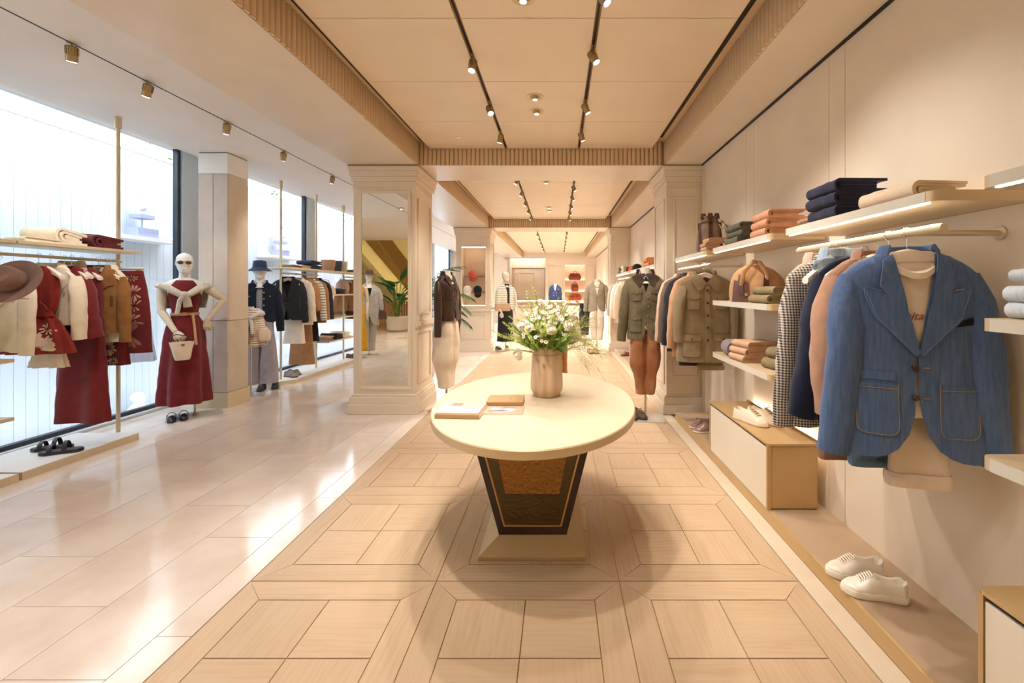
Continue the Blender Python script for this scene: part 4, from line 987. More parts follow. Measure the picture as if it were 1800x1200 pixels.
stack(2, 'rolled_cloth', 'olive roll of cloth on the lower wall shelf', 1.47, 2.84, .908, .2, .16, .07, OL2, 67, .2)
LJN = cloth('bleached denim', 'BCC8D4', 'D6DDE4', 'denim')
stack(2, 'folded_jeans', 'bleached jeans of the pair at the right picture edge', 1.425, 1.24, 1.343, .15, .19, .05, LJN, 70, 0, layers=3, jit=.004)
folded('folded_scarf', 'red striped scarf between the bleached jeans', 'folded clothes', 1.45, 1.23, 1.443, .1, .12, .012, cloth('red stripe', 'A83C3C', 'E8DCD0', 'stripe', s1=60), 72, .2)
folded('folded_jeans', 'top pair of bleached jeans at the right picture edge', 'folded clothes', 1.43, 1.24, 1.456, .14, .17, .035, LJN, 73, .05, layers=3)
# bucket bag and tote
CANV = cloth('taupe canvas', '8C7361', '7A6352'); DBR = cloth('dark brown leather', '4A2A20', None, 'leather'); TNL = cloth('tan canvas', 'C99C74', 'B98A62'); LBR = cloth('mauve brown leather', '6E4E4A', None, 'leather')
bk = thing('bucket_bag', 'taupe canvas bucket bag with dark leather strap on the high shelf', 'bag', (1.46, 4.22, SHT), R(-14))
gk = G([(.36, .085, .075), (.33, .075, .07), (.29, .09, .08), (.18, .115, .1), (.06, .125, .105), (.0, .118, .1)], n=2.2, amp=.0, seed=4, wr=.008)
gk.mb().build('body', CANV, bk, True)
gk.p(rect(-.018, .01, .018, .345), 'leather_strip', DBR, bk, .004, .004); gk.p(rect(.085, .01, .11, .3), 'leather_strip', DBR, bk, .004, .004); gk.p(rect(-.11, .01, -.085, .3), 'leather_strip', DBR, bk, .004, .004)
for a in (-.06, .0, .06): MB().prism([(a - .028, .33), (a + .028, .33), (a + .02, .385), (a - .02, .385)], gk.front(a, .34) - .006, gk.front(a, .34) + .006, 'y').build('crown_tab', DBR, bk, bevel=.004)
MB().tube([(-.1, -.05, .29), (-.02, -.1, .305), (.06, -.09, .29), (.11, 0, .3)], .004, 8).build('drawstring', DBR, bk, True)
MB().tube([(.1, -.06, .31), (.16, -.1, .24), (.17, -.1, .14), (.14, -.08, .05)], .011, 8, flat=.4).build('shoulder_strap', DBR, bk, True)
MB().tube([(.08, -.085, .27), (.1, -.11, .22), (.13, -.1, .25), (.12, -.07, .3)], .006, 8).build('ring_strap', BRASS, bk, True)
tb = thing('tote_bag', 'slouchy tan tote bag with mauve leather trim on the wall shelf', 'bag', (1.45, 3.2, 1.34), R(-25))
gt2 = G([(.27, .05, .03, -.02), (.235, .12, .06, -.01), (.17, .17, .085), (.08, .185, .09), (.0, .175, .085)], n=2.4, amp=.012, k=3, seed=6, wr=.012)
gt2.mb(hole=False).build('body', TNL, tb, True)
gt2.p([(-.165, .0), (-.05, .0), (-.05, .14), (-.15, .16)], 'leather_panel', LBR, tb, .004, .005); gt2.p([(-.12, .06), (-.085, .06), (-.085, .2), (-.12, .2)], 'strap_base', LBR, tb, .01, .006)
MB().tube([(-.1, -.09, .12), (-.08, -.11, .22), (-.02, -.08, .29), (.03, -.03, .285), (.06, .03, .24)], .014, 10, flat=.35).build('handle', TNL, tb, True)
MB().tube([(.06, -.08, .1), (.07, -.1, .2), (.02, -.07, .28), (-.03, .0, .3), (-.05, .05, .25)], .014, 10, flat=.35).build('handle', TNL, tb, True)
gt2.p([(.045, .1), (.085, .1), (.08, .19), (.05, .19)], 'strap_base', DBR, tb, .01, .006)
MB().box(-.075, gt2.front(-.07, .05) - .02, .045, -.055, gt2.front(-.07, .05) - .004, .065).build('buckle', CHROME, tb)
# shoes on the right
shoe('white leather sneaker in front on the taupe platform', 1.395, 1.93, .0805, R(-15), 'white sneakers', L=.25, W=.098, H=.09)
shoe('white leather sneaker behind its twin on the platform', 1.4, 2.065, .0805, R(-4), 'white sneakers', L=.25, W=.098, H=.09)
shoe('cream boat shoe nearer the aisle on the drawer bench', 1.365, 3.1, .4885, R(114), 'cream boat shoes', L=.28, W=.1, H=.095, st='boat', up='F0DCC4', sole='EBD3BC', inner='C98F62')
shoe('cream boat shoe nearer the wall on the drawer bench', 1.475, 3.12, .4885, R(114), 'cream boat shoes', L=.28, W=.1, H=.095, st='boat', up='F0DCC4', sole='EBD3BC', inner='C98F62')
shoe('mauve suede slip-on in front on the far platform', 1.42, 4.15, .0805, R(10), 'mauve suede slip-ons', L=.28, W=.1, H=.09, st='loafer', up='98786A', sole='EBDCC8')
shoe('mauve suede slip-on behind its twin on the far platform', 1.42, 4.29, .0805, R(14), 'mauve suede slip-ons', L=.28, W=.1, H=.09, st='loafer', up='98786A', sole='EBDCC8')
# second bay right wall
WHC = cloth('white linen', 'EFE3D3', 'E2D4C2')
for i, (m, nm, L) in enumerate([(WHC, 'white linen shirt', .78), (PNK, 'pale pink long shirt', .8), (WHC, 'ivory linen jacket', .72), (cloth('stone grey linen', 'A89C90'), 'stone grey linen jacket', .7), (PNK, 'blush cotton jacket', .74)]):
    simple_coat('%s on the rail near the second column' % nm, m, 1.33, 8.3 + i*.28, L, 80 + i, 'shirt', 'shirt', lapel=(i > 1))
slf = [(1.44, 9.5, '5F5B49', 'dark green'), (1.44, 9.0, 'E7C9A8', 'sand')]
for x, y, c, nm in slf: stack(2, 'folded_jumper', '%s jumper of the pair on the far hat shelf' % nm, x, y, SHT, .3, .26, .07, cloth('far ' + nm, c), int(y*10))
stack(2, 'folded_jumper', 'orange jumper of the pair on the shelf beyond the olive mannequin', 1.44, 6.62, SHT, .3, .28, .07, cloth('far orange', 'D9905F'), 95)
def cap(label, x, y, z, rz, mat, group=None, up=False, cat='cap', s=1.0):
    o = thing('cap', label, cat, (x, y, z), rz, group); o.scale = (s, s, s)
    MB().loft([[(.085*math.cos(a)*q*1.02, .095*math.sin(a)*q, h) for a in [2*math.pi*k/20 for k in range(20)]] for q, h in ((1, 0), (1, .03), (.93, .065), (.75, .095), (.4, .112), (.03, .117))]).build('crown', mat, o, True)
    br = [[(.075*math.cos(a)*(1), -.07 - .09*q*math.sin(a)**.8, .006 - .02*q - .012*q*math.cos(a)**2) for a in [math.pi*k/12 for k in range(13)]] for q in (0, .5, 1)]
    mb = MB().loft(br, closed=False); mb.loft([[(x_, y_, z_ + .004) for x_, y_, z_ in r_] for r_ in br], closed=False); mb.build('visor', mat, o, True)
    MB().ball((0, 0, .117), .007).build('button', mat, o, True)
    return o
cap('black cap on the far high shelf above the olive mannequin', 1.4, 7.78, SHT, R(30), cloth('black cotton', '1D1C20'))
simple_coat('light grey coat hanging behind the olive jacket mannequin', cloth('light grey', 'C9C0B6'), 1.33, 6.3, .8, 90)
shoe('brown shoe on the platform beyond the second bench', 1.4, 8.9, .081, R(10), None, L=.28, W=.1, H=.09, st='loafer', up='7A4A30', sole='3A2A20')
shoe('white shoe on the small drawer bench', 1.42, 7.3, .4885, R(30), None, L=.28, W=.1, H=.1, up='F0EAE0', sole='EFE8DC')
# ================================================================ TABLE
TX, TY = -.142, 2.685
tab = thing('display_table', 'oval cream table on a dark flared pedestal in the middle of the shop', 'table', (TX, TY, 0))
TOPM = paint('table top leather', 'D3C1A4', .42); DKW = paint('dark stained oak', '2A1710', .4)
def ell(a, b, z, n=72): return [(a*math.cos(2*math.pi*k/n), b*math.sin(2*math.pi*k/n), z) for k in range(n)]
MB().loft([ell(.588, .863, .716), ell(.595, .87, .72), ell(.595, .87, .756), ell(.591, .866, .76)]).build('rim', paint('rim champagne', 'D2BA90', .4, .25), tab, True)
MB().loft([ell(.589, .864, .7595), ell(.589, .864, .7606)]).build('top_inlay', TOPM, tab)
def rr(w, d, z): return [(-w/2, -d/2, z), (w/2, -d/2, z), (w/2, d/2, z), (-w/2, d/2, z)]
MB().loft([rr(.567, .77, 0), rr(.567, .77, .022), rr(.375, .578, .084)]).build('plinth', paint('plinth champagne', 'C4A97E', .4, .2), tab, bevel=.003)
W0, W1, D0, D1, Za, Zb = .372, .66, .572, .78, .084, .716
MB().loft([rr(W0, D0, Za), rr(W1, D1, Zb)]).build('pedestal', DKW, tab)
def on_face(u, v, o, face):
    """point of a pedestal face: u along the width (-1..1), v height 0..1, o outwards"""
    w = (W0 + (W1-W0)*v)/2; d = (D0 + (D1-D0)*v)/2; z = Za + (Zb-Za)*v
    return {'f': (u*w, -d - o, z), 'b': (-u*w, d + o, z), 'r': (w + o, u*d, z), 'l': (-w - o, -u*d, z)}[face]
def face_strip(q0, q1, w, face):
    (u0, v0), (u1, v1) = q0, q1
    return MB().tube([on_face(u0, v0, .001, face), on_face(u1, v1, .001, face)], w, 4)
AMB = NT('hammered amber glow'); AMB.b.inputs['Roughness'].default_value = .22; AMB.b.inputs['Metallic'].default_value = .55
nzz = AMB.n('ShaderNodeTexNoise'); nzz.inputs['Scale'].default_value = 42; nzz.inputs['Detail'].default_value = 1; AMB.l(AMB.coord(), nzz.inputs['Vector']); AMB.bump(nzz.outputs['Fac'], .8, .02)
AMB.b.inputs['Base Color'].default_value = srgb('A07C42')  # amber colour stands in for light glowing inside the pedestal panel
INN = paint('dark panel shade', '0F0B06', .35, .2)  # near-black colour stands in for the shaded edges and foot of the panel
HG = NT('hammered glass'); HG.t.nodes.remove(HG.b); h_tr = HG.n('ShaderNodeBsdfTransparent'); h_tr.inputs[0].default_value = (.92, .78, .52, 1); h_gl = HG.n('ShaderNodeBsdfGlossy'); h_gl.inputs['Roughness'].default_value = .08; h_gl.inputs[0].default_value = (1, .8, .55, 1)
h_n = HG.n('ShaderNodeTexVoronoi'); h_n.inputs['Scale'].default_value = 55; HG.l(HG.coord(), h_n.inputs['Vector']); h_b = HG.n('ShaderNodeBump'); h_b.inputs['Strength'].default_value = .7; h_b.inputs['Distance'].default_value = .012; HG.l(h_n.outputs['Distance'], h_b.inputs['Height']); HG.l(h_b.outputs[0], h_gl.inputs['Normal'])
h_m = HG.n('ShaderNodeMixShader'); h_m.inputs[0].default_value = .085; HG.l(h_tr.outputs[0], h_m.inputs[1]); HG.l(h_gl.outputs[0], h_m.inputs[2]); HG.l(h_m.outputs[0], HG.out.inputs[0]); HGL = HG.m
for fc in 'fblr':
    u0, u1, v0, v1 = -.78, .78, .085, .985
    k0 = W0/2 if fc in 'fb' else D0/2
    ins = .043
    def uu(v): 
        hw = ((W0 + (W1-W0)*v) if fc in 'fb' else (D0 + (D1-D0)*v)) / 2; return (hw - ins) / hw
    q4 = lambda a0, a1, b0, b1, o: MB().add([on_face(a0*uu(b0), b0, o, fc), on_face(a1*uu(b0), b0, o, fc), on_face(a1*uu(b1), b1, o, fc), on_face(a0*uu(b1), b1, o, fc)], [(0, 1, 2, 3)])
    q4(-1, 1, v0, v1, .001).build('backing', INN, tab); q4(-.74, .74, v0 + .3, v1, .0018).build('amber_glow', AMB.m, tab)  # inner glow and its dark surround painted as flat pieces behind the glass
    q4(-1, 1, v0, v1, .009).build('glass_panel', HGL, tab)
    mb = MB()
    for a, b_ in (((-uu(v0), v0), (uu(v0), v0)), ((uu(v0), v0), (uu(v1), v1)), ((-uu(v0), v0), (-uu(v1), v1))):
        mb.join(face_strip(a, b_, .005, fc))
    mb.build('brass_inlay', paint('inlay brass', 'D9B27E', .35, .5), tab)
# books
TZ = .7612
GOLD = paint('gold book cloth', 'AD8A5C', .5, .1); PAGE = paint('pages', 'EFE4DA', .7); PINKP = paint('pink print', 'E3B9A8', .6)
b1 = thing('book', 'gold-edged book under the open magazine on the table', 'book', (X(812, 2.36), 2.36, TZ), R(-3)); MB().box(-.118, -.1, 0, .118, .1, .022).build('cover', GOLD, b1, bevel=.002); MB().box(-.114, -.098, .003, .119, .0985, .019).build('pages', PAGE, b1)
b2 = thing('magazine', 'pale magazine with a pink picture lying on the gold-edged book', 'magazine', (X(812, 2.37), 2.37, TZ + .0223), R(-3)); MB().box(-.113, -.1, 0, .113, .105, .007).build('pages', PAGE, b2, bevel=.001)
MB().box(-.09, .0, .007, .11, .1, .0078).build('picture', PINKP, b2); MB().box(-.07, .035, .0078, -.01, .085, .0084).build('picture_detail', paint('rose print', 'B98078', .6), b2); MB().box(.02, .02, .0078, .08, .04, .0084).build('picture_detail', paint('grey print', 'B8ACA6', .6), b2)
b3 = thing('book', 'closed gold book standing behind the postcard magazine', 'book', (X(889, 2.57), 2.57, TZ), 0); MB().box(-.105, -.085, 0, .105, .085, .03).build('cover', GOLD, b3, bevel=.002); MB().box(-.1, -.0845, .004, .1055, .0845, .026).build('pages', paint('gilt pages', 'C9A36A', .5), b3); MB().box(.02, -.002, .03, .035, .012, .0303).build('stamp', paint('stamp', '8E6534', .5), b3)
b4 = thing('magazine', 'thin magazine with a red and blue picture in front of the gold book', 'magazine', (X(887, 2.42), 2.405, TZ), 0); MB().box(-.105, -.068, 0, .105, .068, .008).build('pages', PAGE, b4); MB().box(-.105, -.068, .008, .105, .068, .0088).build('cover', paint('orange print', 'DDA488', .6), b4)
for x, y, w, d, c in ((-.05, .01, .06, .04, 'F1EDEA'), (.03, .0, .07, .05, 'F1EDEA'), (-.02, -.02, .09, .022, '54628F'), (.04, .03, .05, .018, 'B4463C'), (-.07, -.03, .03, .02, 'C06A5C'), (.07, -.03, .025, .02, '8F9AB8'), (.0, .04, .04, .012, '6D4A42')):
    MB().loft([[(x + w/2*math.cos(a), y + d/2*math.sin(a), z) for a in [2*math.pi*k/10 for k in range(10)]] for z in (.0088, .0093)]).build('print_shape', paint('print ' + c, c, .6), b4)
# vase and bouquet
VX0, VY0 = X(961, 2.763), 2.763
vs = thing('vase', 'turned pale wooden vase on the oval table', 'vase', (VX0, VY0, .7608))
VW = NT('vase wood'); wv = VW.n('ShaderNodeTexWave', wave_type='BANDS', bands_direction='X'); wv.inputs['Scale'].default_value = 5; wv.inputs['Distortion'].default_value = 3.5; wv.inputs['Detail'].default_value = 2
VW.l(VW.coord(scale=(1, 1, .22)), wv.inputs['Vector']); VW.l(VW.ramp(wv.outputs['Fac'], [(0, srgb('BF9E7E')), (.5, srgb('CAAC8E')), (1, srgb('D4B99C'))]), VW.b.inputs['Base Color']); VW.b.inputs['Roughness'].default_value = .5
MB().lathe([(.074, 0), (.08, .004), (.101, .045), (.103, .065), (.092, .255), (.09, .262), (.083, .268), (.08, .315), (.076, .318), (.07, .31), (.068, .2)], 48).build('body', VW.m, vs, True)
bq = thing('bouquet', 'loose bouquet of daisies, white roses and ferns in the wooden vase', 'flowers', (VX0, VY0, .7608 + .2))
def leafmat(n, a, b): 
    m = NT(n); z = m.n('ShaderNodeTexNoise'); z.inputs['Scale'].default_value = 9; m.l(m.coord('Object'), z.inputs['Vector']); oi = m.n('ShaderNodeObjectInfo')
    m.l(m.ramp(m.math('ADD', m.math('MULTIPLY', z.outputs['Fac'], .6), m.math('MULTIPLY', oi.outputs['Random'], .4)), [(.25, srgb(a)), (.75, srgb(b))]), m.b.inputs['Base Color']); m.b.inputs['Roughness'].default_value = .55; return m.m
LEAF1 = leafmat('fern green', '96AC3E', 'C8D070'); LEAF2 = leafmat('deep leaf green', '578634', '86AA50'); LEAF3 = leafmat('dry grass', '8F9A4E', 'BDBB7A'); PETAL = paint('petal white', 'F7F1E2', .6); EYE = paint('daisy eye', 'D9A838', .7); ROSE = paint('cream rose', 'FDF8E6', .6)
rnd = random.Random(11)
def curve_pts(d, L, droop, n=9, bend=.0):
    d = Vector(d).normalized(); P = []; 
    for i in range(n + 1):
        t = i / n; P.append(d * (L * t) + Vector((0, 0, -droop * L * t * t)))
    return P
def fern(L, n, w, droop, seed):
    r = random.Random(seed); mb = MB(); P = curve_pts((0, 0, 1), L, 0); 
    P = [Vector((droop * L * (i/9)**2, 0, L * i/9 * (1 - .2*droop))) for i in range(10)]
    mb.tube(P, [.0016 - .0012*i/9 for i in range(10)], 4)
    for k in range(n):
        t = .25 + .75 * k / n; i = min(8, int(t * 9)); f = t * 9 - i; p = P[i].lerp(P[i+1], f); tg = (P[i+1] - P[i]).normalized()
        for s_ in (-1, 1, 0):
            l = w * (1 - (t - .25) * .9) * r.uniform(.7, 1.1)
            sd_ = (Vector((0, s_, 0)) if s_ else Vector((r.choice((-1, 1)), 0, 0))) + tg * .9 + Vector((r.uniform(-.4, .4), 0, 0)); sd_.normalize()
            q = tg.cross(sd_).normalized() * .0028 if tg.cross(sd_).length > .01 else Vector((.002, 0, 0)); e = p + sd_ * l
            mb.add([p, p + sd_*l*.5 + q, e, p + sd_*l*.5 - q], [(0, 1, 2, 3)])
    return mb
FERNS = [fern(.34, 34, .045, .25, 1).mesh('fern_spray', LEAF1), fern(.3, 30, .05, .5, 2).mesh('fern_spray', LEAF1), fern(.38, 40, .035, .12, 3).mesh('fern_spray', LEAF1)]
def place(me, d, roll=0, base=(0, 0, 0), sc=1, name=None):
    q = Vector(d).to_track_quat('Z', 'Y'); o = link(name or me.name, me, bq, loc=base); o.rotation_mode = 'QUATERNION'
    from mathutils import Quaternion
    o.rotation_quaternion = q @ Quaternion((0, 0, 1), roll); o.scale = (sc, sc, sc); return o
for i in range(64):
    a = rnd.uniform(0, 2*math.pi); el = rnd.uniform(.35, 1.35); d = (math.cos(a)*math.cos(el), math.sin(a)*math.cos(el)*.8, math.sin(el))
    place(FERNS[i % 3], d, rnd.uniform(-.6, .6) if i % 3 else rnd.uniform(0, 6), (rnd.uniform(-.03, .03), rnd.uniform(-.03, .03), .05), rnd.uniform(.78, 1.08))
for d, s_ in (((-.35, -.2, 1), 1.2), ((-.12, .1, 1), 1.25), ((.35, -.1, 1), 1.15), ((-.85, -.3, .7), 1.0), ((-.9, -.1, .45), 1.05), ((.6, 0, .8), 1)): place(FERNS[2], d, 0, (0, 0, .05), s_)
lf = MB(); 
rows = [[(w*u, -.25*w*abs(u)**1.5 + .02*math.sin(t*3), L) for u in (-1, -.5, 0, .5, 1)] for t, w, L in ((0, .004, 0), (.15, .018, .02), (.4, .03, .05), (.65, .026, .085), (.85, .014, .11), (1, .001, .13))]
lf.loft(rows, closed=False); LFM = lf.mesh('leaf', LEAF2, True)
for i in range(60):
    a = rnd.uniform(0, 2*math.pi); el = rnd.uniform(.1, 1.1); d = Vector((math.cos(a)*math.cos(el), math.sin(a)*math.cos(el)*.85, math.sin(el)))
    r0 = rnd.uniform(.04, .14); place(LFM, d, rnd.uniform(0, 6), d * r0 + Vector((0, 0, .1)), rnd.uniform(.5, 1.05))
place(LFM, (.1, -.55, .8), 0, (.02, -.085, .1), 1.25); place(LFM, (.5, -.6, -.4), .4, (.06, -.06, .14), .8); place(LFM, (.3, -.8, -.5), .2, (.07, -.06, .13), .7)
# daisies
dm = MB(); pe = MB()
for k in range(11):
    a = 2*math.pi*k/11; T = Matrix.Rotation(a, 4, 'Z')
    pe.add([T @ Vector(p) for p in ((.003, -.0018, 0), (.009, -.0032, .0015), (.0128, -.0012, .001), (.0128, .0012, .001), (.009, .0032, .0015), (.003, .0018, 0))], [(0, 1, 2, 3, 4, 5)])
DM = pe.mesh('petals', PETAL); EM = MB().ball((0, 0, .0012), .0042, 8, 4, (1, 1, .6)).mesh('flower_eye', EYE, True)
def dome(spread=1, lo=.2, hi=1.35):
    a = rnd.uniform(0, 2*math.pi); el = math.asin(rnd.uniform(math.sin(lo), math.sin(hi))); return Vector((math.cos(a)*math.cos(el), math.sin(a)*math.cos(el), math.sin(el)))
CL = [((-.1, -.1, .33), 8), ((.06, -.16, .33), 8), ((.0, -.13, .31), 10), ((.14, -.1, .32), 7), ((-.06, -.16, .28), 9), ((.0, -.17, .24), 10), ((.04, -.15, .27), 9), ((-.09, -.15, .2), 8), ((.09, -.12, .3), 9), ((.03, -.1, .36), 9), ((-.03, -.08, .38), 8), ((.12, -.12, .2), 8), ((.15, -.06, .26), 7), ((-.14, -.08, .27), 7), ((.1, .02, .36), 7), ((-.02, -.18, .18), 6), ((.0, .06, .36), 7), ((.18, 0, .22), 6), ((-.17, 0, .22), 6), ((.06, .12, .28), 6)]
for (cx, cy, cz), n in CL:
    for k in range(max(4, int(n*.9))):
        p = Vector((cx + rnd.gauss(0, .02), cy + rnd.gauss(0, .015), cz + rnd.gauss(0, .018)))
        d = (p - Vector((0, 0, .08))).normalized() * .6 + Vector((rnd.uniform(-.5, .5), -.55, rnd.uniform(-.2, .6)))
        s_ = rnd.uniform(.75, 1.1); o = place(DM, d, rnd.uniform(0, 6), p, s_, 'daisy'); e = link('flower_eye', EM, o)
    MB().tube([(0, 0, .02), (cx*.5, cy*.5, cz*.55), (cx, cy, cz)], .0014, 5).build('stem', LEAF2, bq)
rm = MB().ball((0, 0, .014), .02, 12, 8)
for L in range(5):
    m = 7 - (L > 2); tilt = (.25, .55, .85, 1.1, 1.3)[L]; r = (.03, .028, .025, .021, .016)[L]
    for k in range(m):
        a = 2*math.pi*k/m + L*.5; rows = []
        for v in (0, .3, .6, .85, 1):
            row = []
            for u in (-1, -.5, 0, .5, 1):
                q = r*1.25*v; w = r*.75*math.sin(math.pi*(.18 + .62*v))*u
                rad = .006 + q*math.cos(tilt) - .2*abs(u)**2*r*.4; h = .006 + q*math.sin(tilt) + .006*abs(u)**2 - .012*v*v*(tilt < .6)
                row.append((rad*math.cos(a) - w*math.sin(a), rad*math.sin(a) + w*math.cos(a), h))
            rows.append(row)
        rm.loft(rows, closed=False)
RM = rm.mesh('white_rose', ROSE, True)
for p, s_ in (((-.135, -.12, .25), .95), ((-.165, -.13, .08), .9), ((.03, -.17, .23), .8), ((-.1, -.15, .24), .75), ((.13, -.12, .25), .8), ((.17, -.08, .3), .75)):
    d = Vector(p) - Vector((0, 0, .1)); d.y -= .1; place(RM, d, rnd.uniform(0, 6), p, s_)
# airy grass panicles falling to the right
def twig(L, droop, seed, n=70):
    r = random.Random(seed); mb = MB(); P = [Vector((L*t*.95, 0, L*(.75*t - droop*t*t))) for t in [i/10 for i in range(11)]]
    mb.tube(P, .0007, 3)
    for k in range(n):
        t = r.uniform(.3, 1); i = min(9, int(t*10)); p = P[i].lerp(P[i+1], t*10 - i); e = p + Vector((r.uniform(-.02, .05), r.gauss(0, .03), r.gauss(0, .025))) * (1.3 - .7*t)
        mb.add([p, p + Vector((0, .0005, .0004)), e], [(0, 1, 2)]); s_ = .0019
        mb.add([e + Vector((s_, 0, 0)), e + Vector((-s_, 0, 0)), e + Vector((0, s_, 0)), e + Vector((0, -s_, 0)), e + Vector((0, 0, s_*1.6)), e + Vector((0, 0, -s_*1.6))], [(0, 2, 4), (2, 1, 4), (1, 3, 4), (3, 0, 4), (2, 0, 5), (1, 2, 5), (3, 1, 5), (0, 3, 5)])
    return mb.mesh('grass_panicle', LEAF3)
TW = [twig(.36, .5, 1), twig(.36, .95, 2), twig(.36, 1.3, 3)]
for i in range(48):
    o = link('grass_panicle', TW[i % 3], bq, loc=(rnd.uniform(.0, .06), rnd.uniform(-.05, .05), .1 + rnd.uniform(-.02, .05))); o.rotation_euler = (rnd.uniform(-.3, .3), rnd.uniform(-.45, .25), rnd.uniform(-1.0, .9)); s_ = rnd.uniform(.7, 1.0); o.scale = (s_, s_, s_)
for i in range(60):
    a = rnd.uniform(0, 2*math.pi); el = rnd.uniform(.3, 1.3); o = place(FERNS[2], (math.cos(a)*math.cos(el), math.sin(a)*math.cos(el)*.8 - .2, math.sin(el)), rnd.uniform(0, 6), (0, 0, .12), rnd.uniform(.55, .85))
for i in range(5):
    o = link('grass_panicle', TW[0], bq, loc=(0, 0, .1)); o.rotation_euler = (0, 0, math.pi + rnd.uniform(-.5, .9)); o.scale = (.8, .8, .8)
# ================================================================ MANNEQUINS
MANN = paint('mannequin cloth', 'E6DDD0', .75); MANW = paint('mannequin white', 'E9E5DF', .5); MWOOD = paint('pale jointed wood', 'DDCDB4', .5); STEEL = paint('brushed steel', 'C9C2B8', .3, .6); PLATE = paint('base plate', 'CFCac0', .25, .4)
def head_mb(sc=1.0):
    prof = [(0, .022, .03, -.035), (.04, .04, .052, -.028), (.12, .052, .068, -.02), (.25, .064, .083, -.008), (.4, .071, .092, 0), (.55, .075, .097, .004), (.7, .074, .097, .006), (.83, .064, .084, .008), (.93, .042, .055, .01), (.985, .018, .022, .01), (1, .004, .005, .01)]
    H = .235; rings = []; n = 28
    g = lambda v, c, s_: math.exp(-((v - c) / s_) ** 2)
    for i in range(33):
        t = i / 32; w, d, cy = cr([(-a, b, c, e) for a, b, c, e in prof], -t); ring = []
        for k in range(n):
            th = 2*math.pi*k/n; x = w*math.cos(th); y = cy + d*math.sin(th); f = -math.sin(th)
            if f > 0:
                a = math.atan2(math.cos(th), f)
                y -= .02*g(t, .40, .07)*g(a, 0, .16) + .009*g(t, .5, .06)*g(a, 0, .14) + .005*g(t, .6, .05)*g(a, 0, .7) + .006*g(t, .215, .035)*g(a, 0, .3) + .004*g(t, .06, .05)*g(a, 0, .35)
                y += .008*g(t, .52, .045)*(g(a, .42, .18) + g(a, -.42, .18)) + .003*g(t, .26, .02)*g(a, 0, .3)
            ring.append((x*sc, y*sc, t*H*sc))
        rings.append(ring)
    mb = MB().loft(rings)
    for s_ in (-1, 1): mb.ball((s_*.074*sc, .012*sc, .115*sc), .028*sc, 8, 6, (.3, .6, 1))
    return mb
def neck_mb(r=.052, z0=0, z1=.13, lean=-.0): return MB().loft([[(r*k*math.cos(a), .012 + lean*(z-z0) + r*k*math.sin(a), z) for a in [2*math.pi*i/20 for i in range(20)]] for z, k in ((z0 - .06, 1.9), (z0 - .02, 1.35), (z0 + .03, 1.05), ((z0+z1)/2, 1), (z1, 1.02))])
def hand_mb(sg=1, curl=.5, s=1.0):
    """hand hanging down from the wrist at the origin, palm towards -x*sg, fingers along -z"""
    mb = MB().loft([[(.5*w*math.cos(a)*0 + d*math.cos(a), w*math.sin(a), z) for a in [2*math.pi*k/12 for k in range(12)]] for z, w, d in ((.01, .022, .018), (-.01, .026, .017), (-.04, .037, .016), (-.075, .041, .014), (-.088, .038, .011))])
    for i, (y, L) in enumerate(((-.029, .066), (-.0095, .076), (.010, .071), (.029, .056))):
        P = [(0, y*.9, -.075)]; a = 0; z = -.08; x = 0; seg = L / 3
        for k in range(3):
            a += curl * (.55 if k == 0 else .75); x -= sg * math.sin(a) * seg; z -= math.cos(a) * seg; P.append((x, y * (1 + .05*k), z))
        mb.tube(P, [.0095, .0092, .0082, .0062], 8)
    mb.tube([(0, -.024, -.02), (-sg*.006, -.045, -.045), (-sg*.016, -.052, -.07), (-sg*.026, -.05, -.09)], [.012, .011, .0095, .007], 8)
    mb.xf(Matrix.Scale(s, 4)); return mb
def orient(mb, p, d, roll=0):
    q = Vector(d).to_track_quat('-Z', 'Y').to_matrix().to_4x4(); mb.xf(Matrix.Translation(p) @ q @ Matrix.Rotation(roll, 4, 'Z')); return mb
def limb(root, name, a, b, r0, r1, mat, mid=None):
    a, b = Vector(a), Vector(b); pts = [a.lerp(b, i/6) for i in range(7)]; rs = [(r0 + (r1-r0)*i/6) * (1 + .12*math.sin(math.pi*min(1, i/4))) for i in range(7)]
    return MB().tube(pts, rs, 14).ball(a, r0*1.03, 12, 8).build(name, mat, root, True)
def stand(root, z=.4, w=.34, d=.26, x=0, y=0, plate=PLATE):
    MB().box(x - w/2, y - d/2, 0, x + w/2, y + d/2, .008).build('base_plate', plate, root); MB().tube([(x, y, .008), (x, y, z)], .0125, 12).lathe([(.03, 0), (.03, .02), (.014, .03)], 14, (x, y, .008)).build('pole', STEEL, root, True)
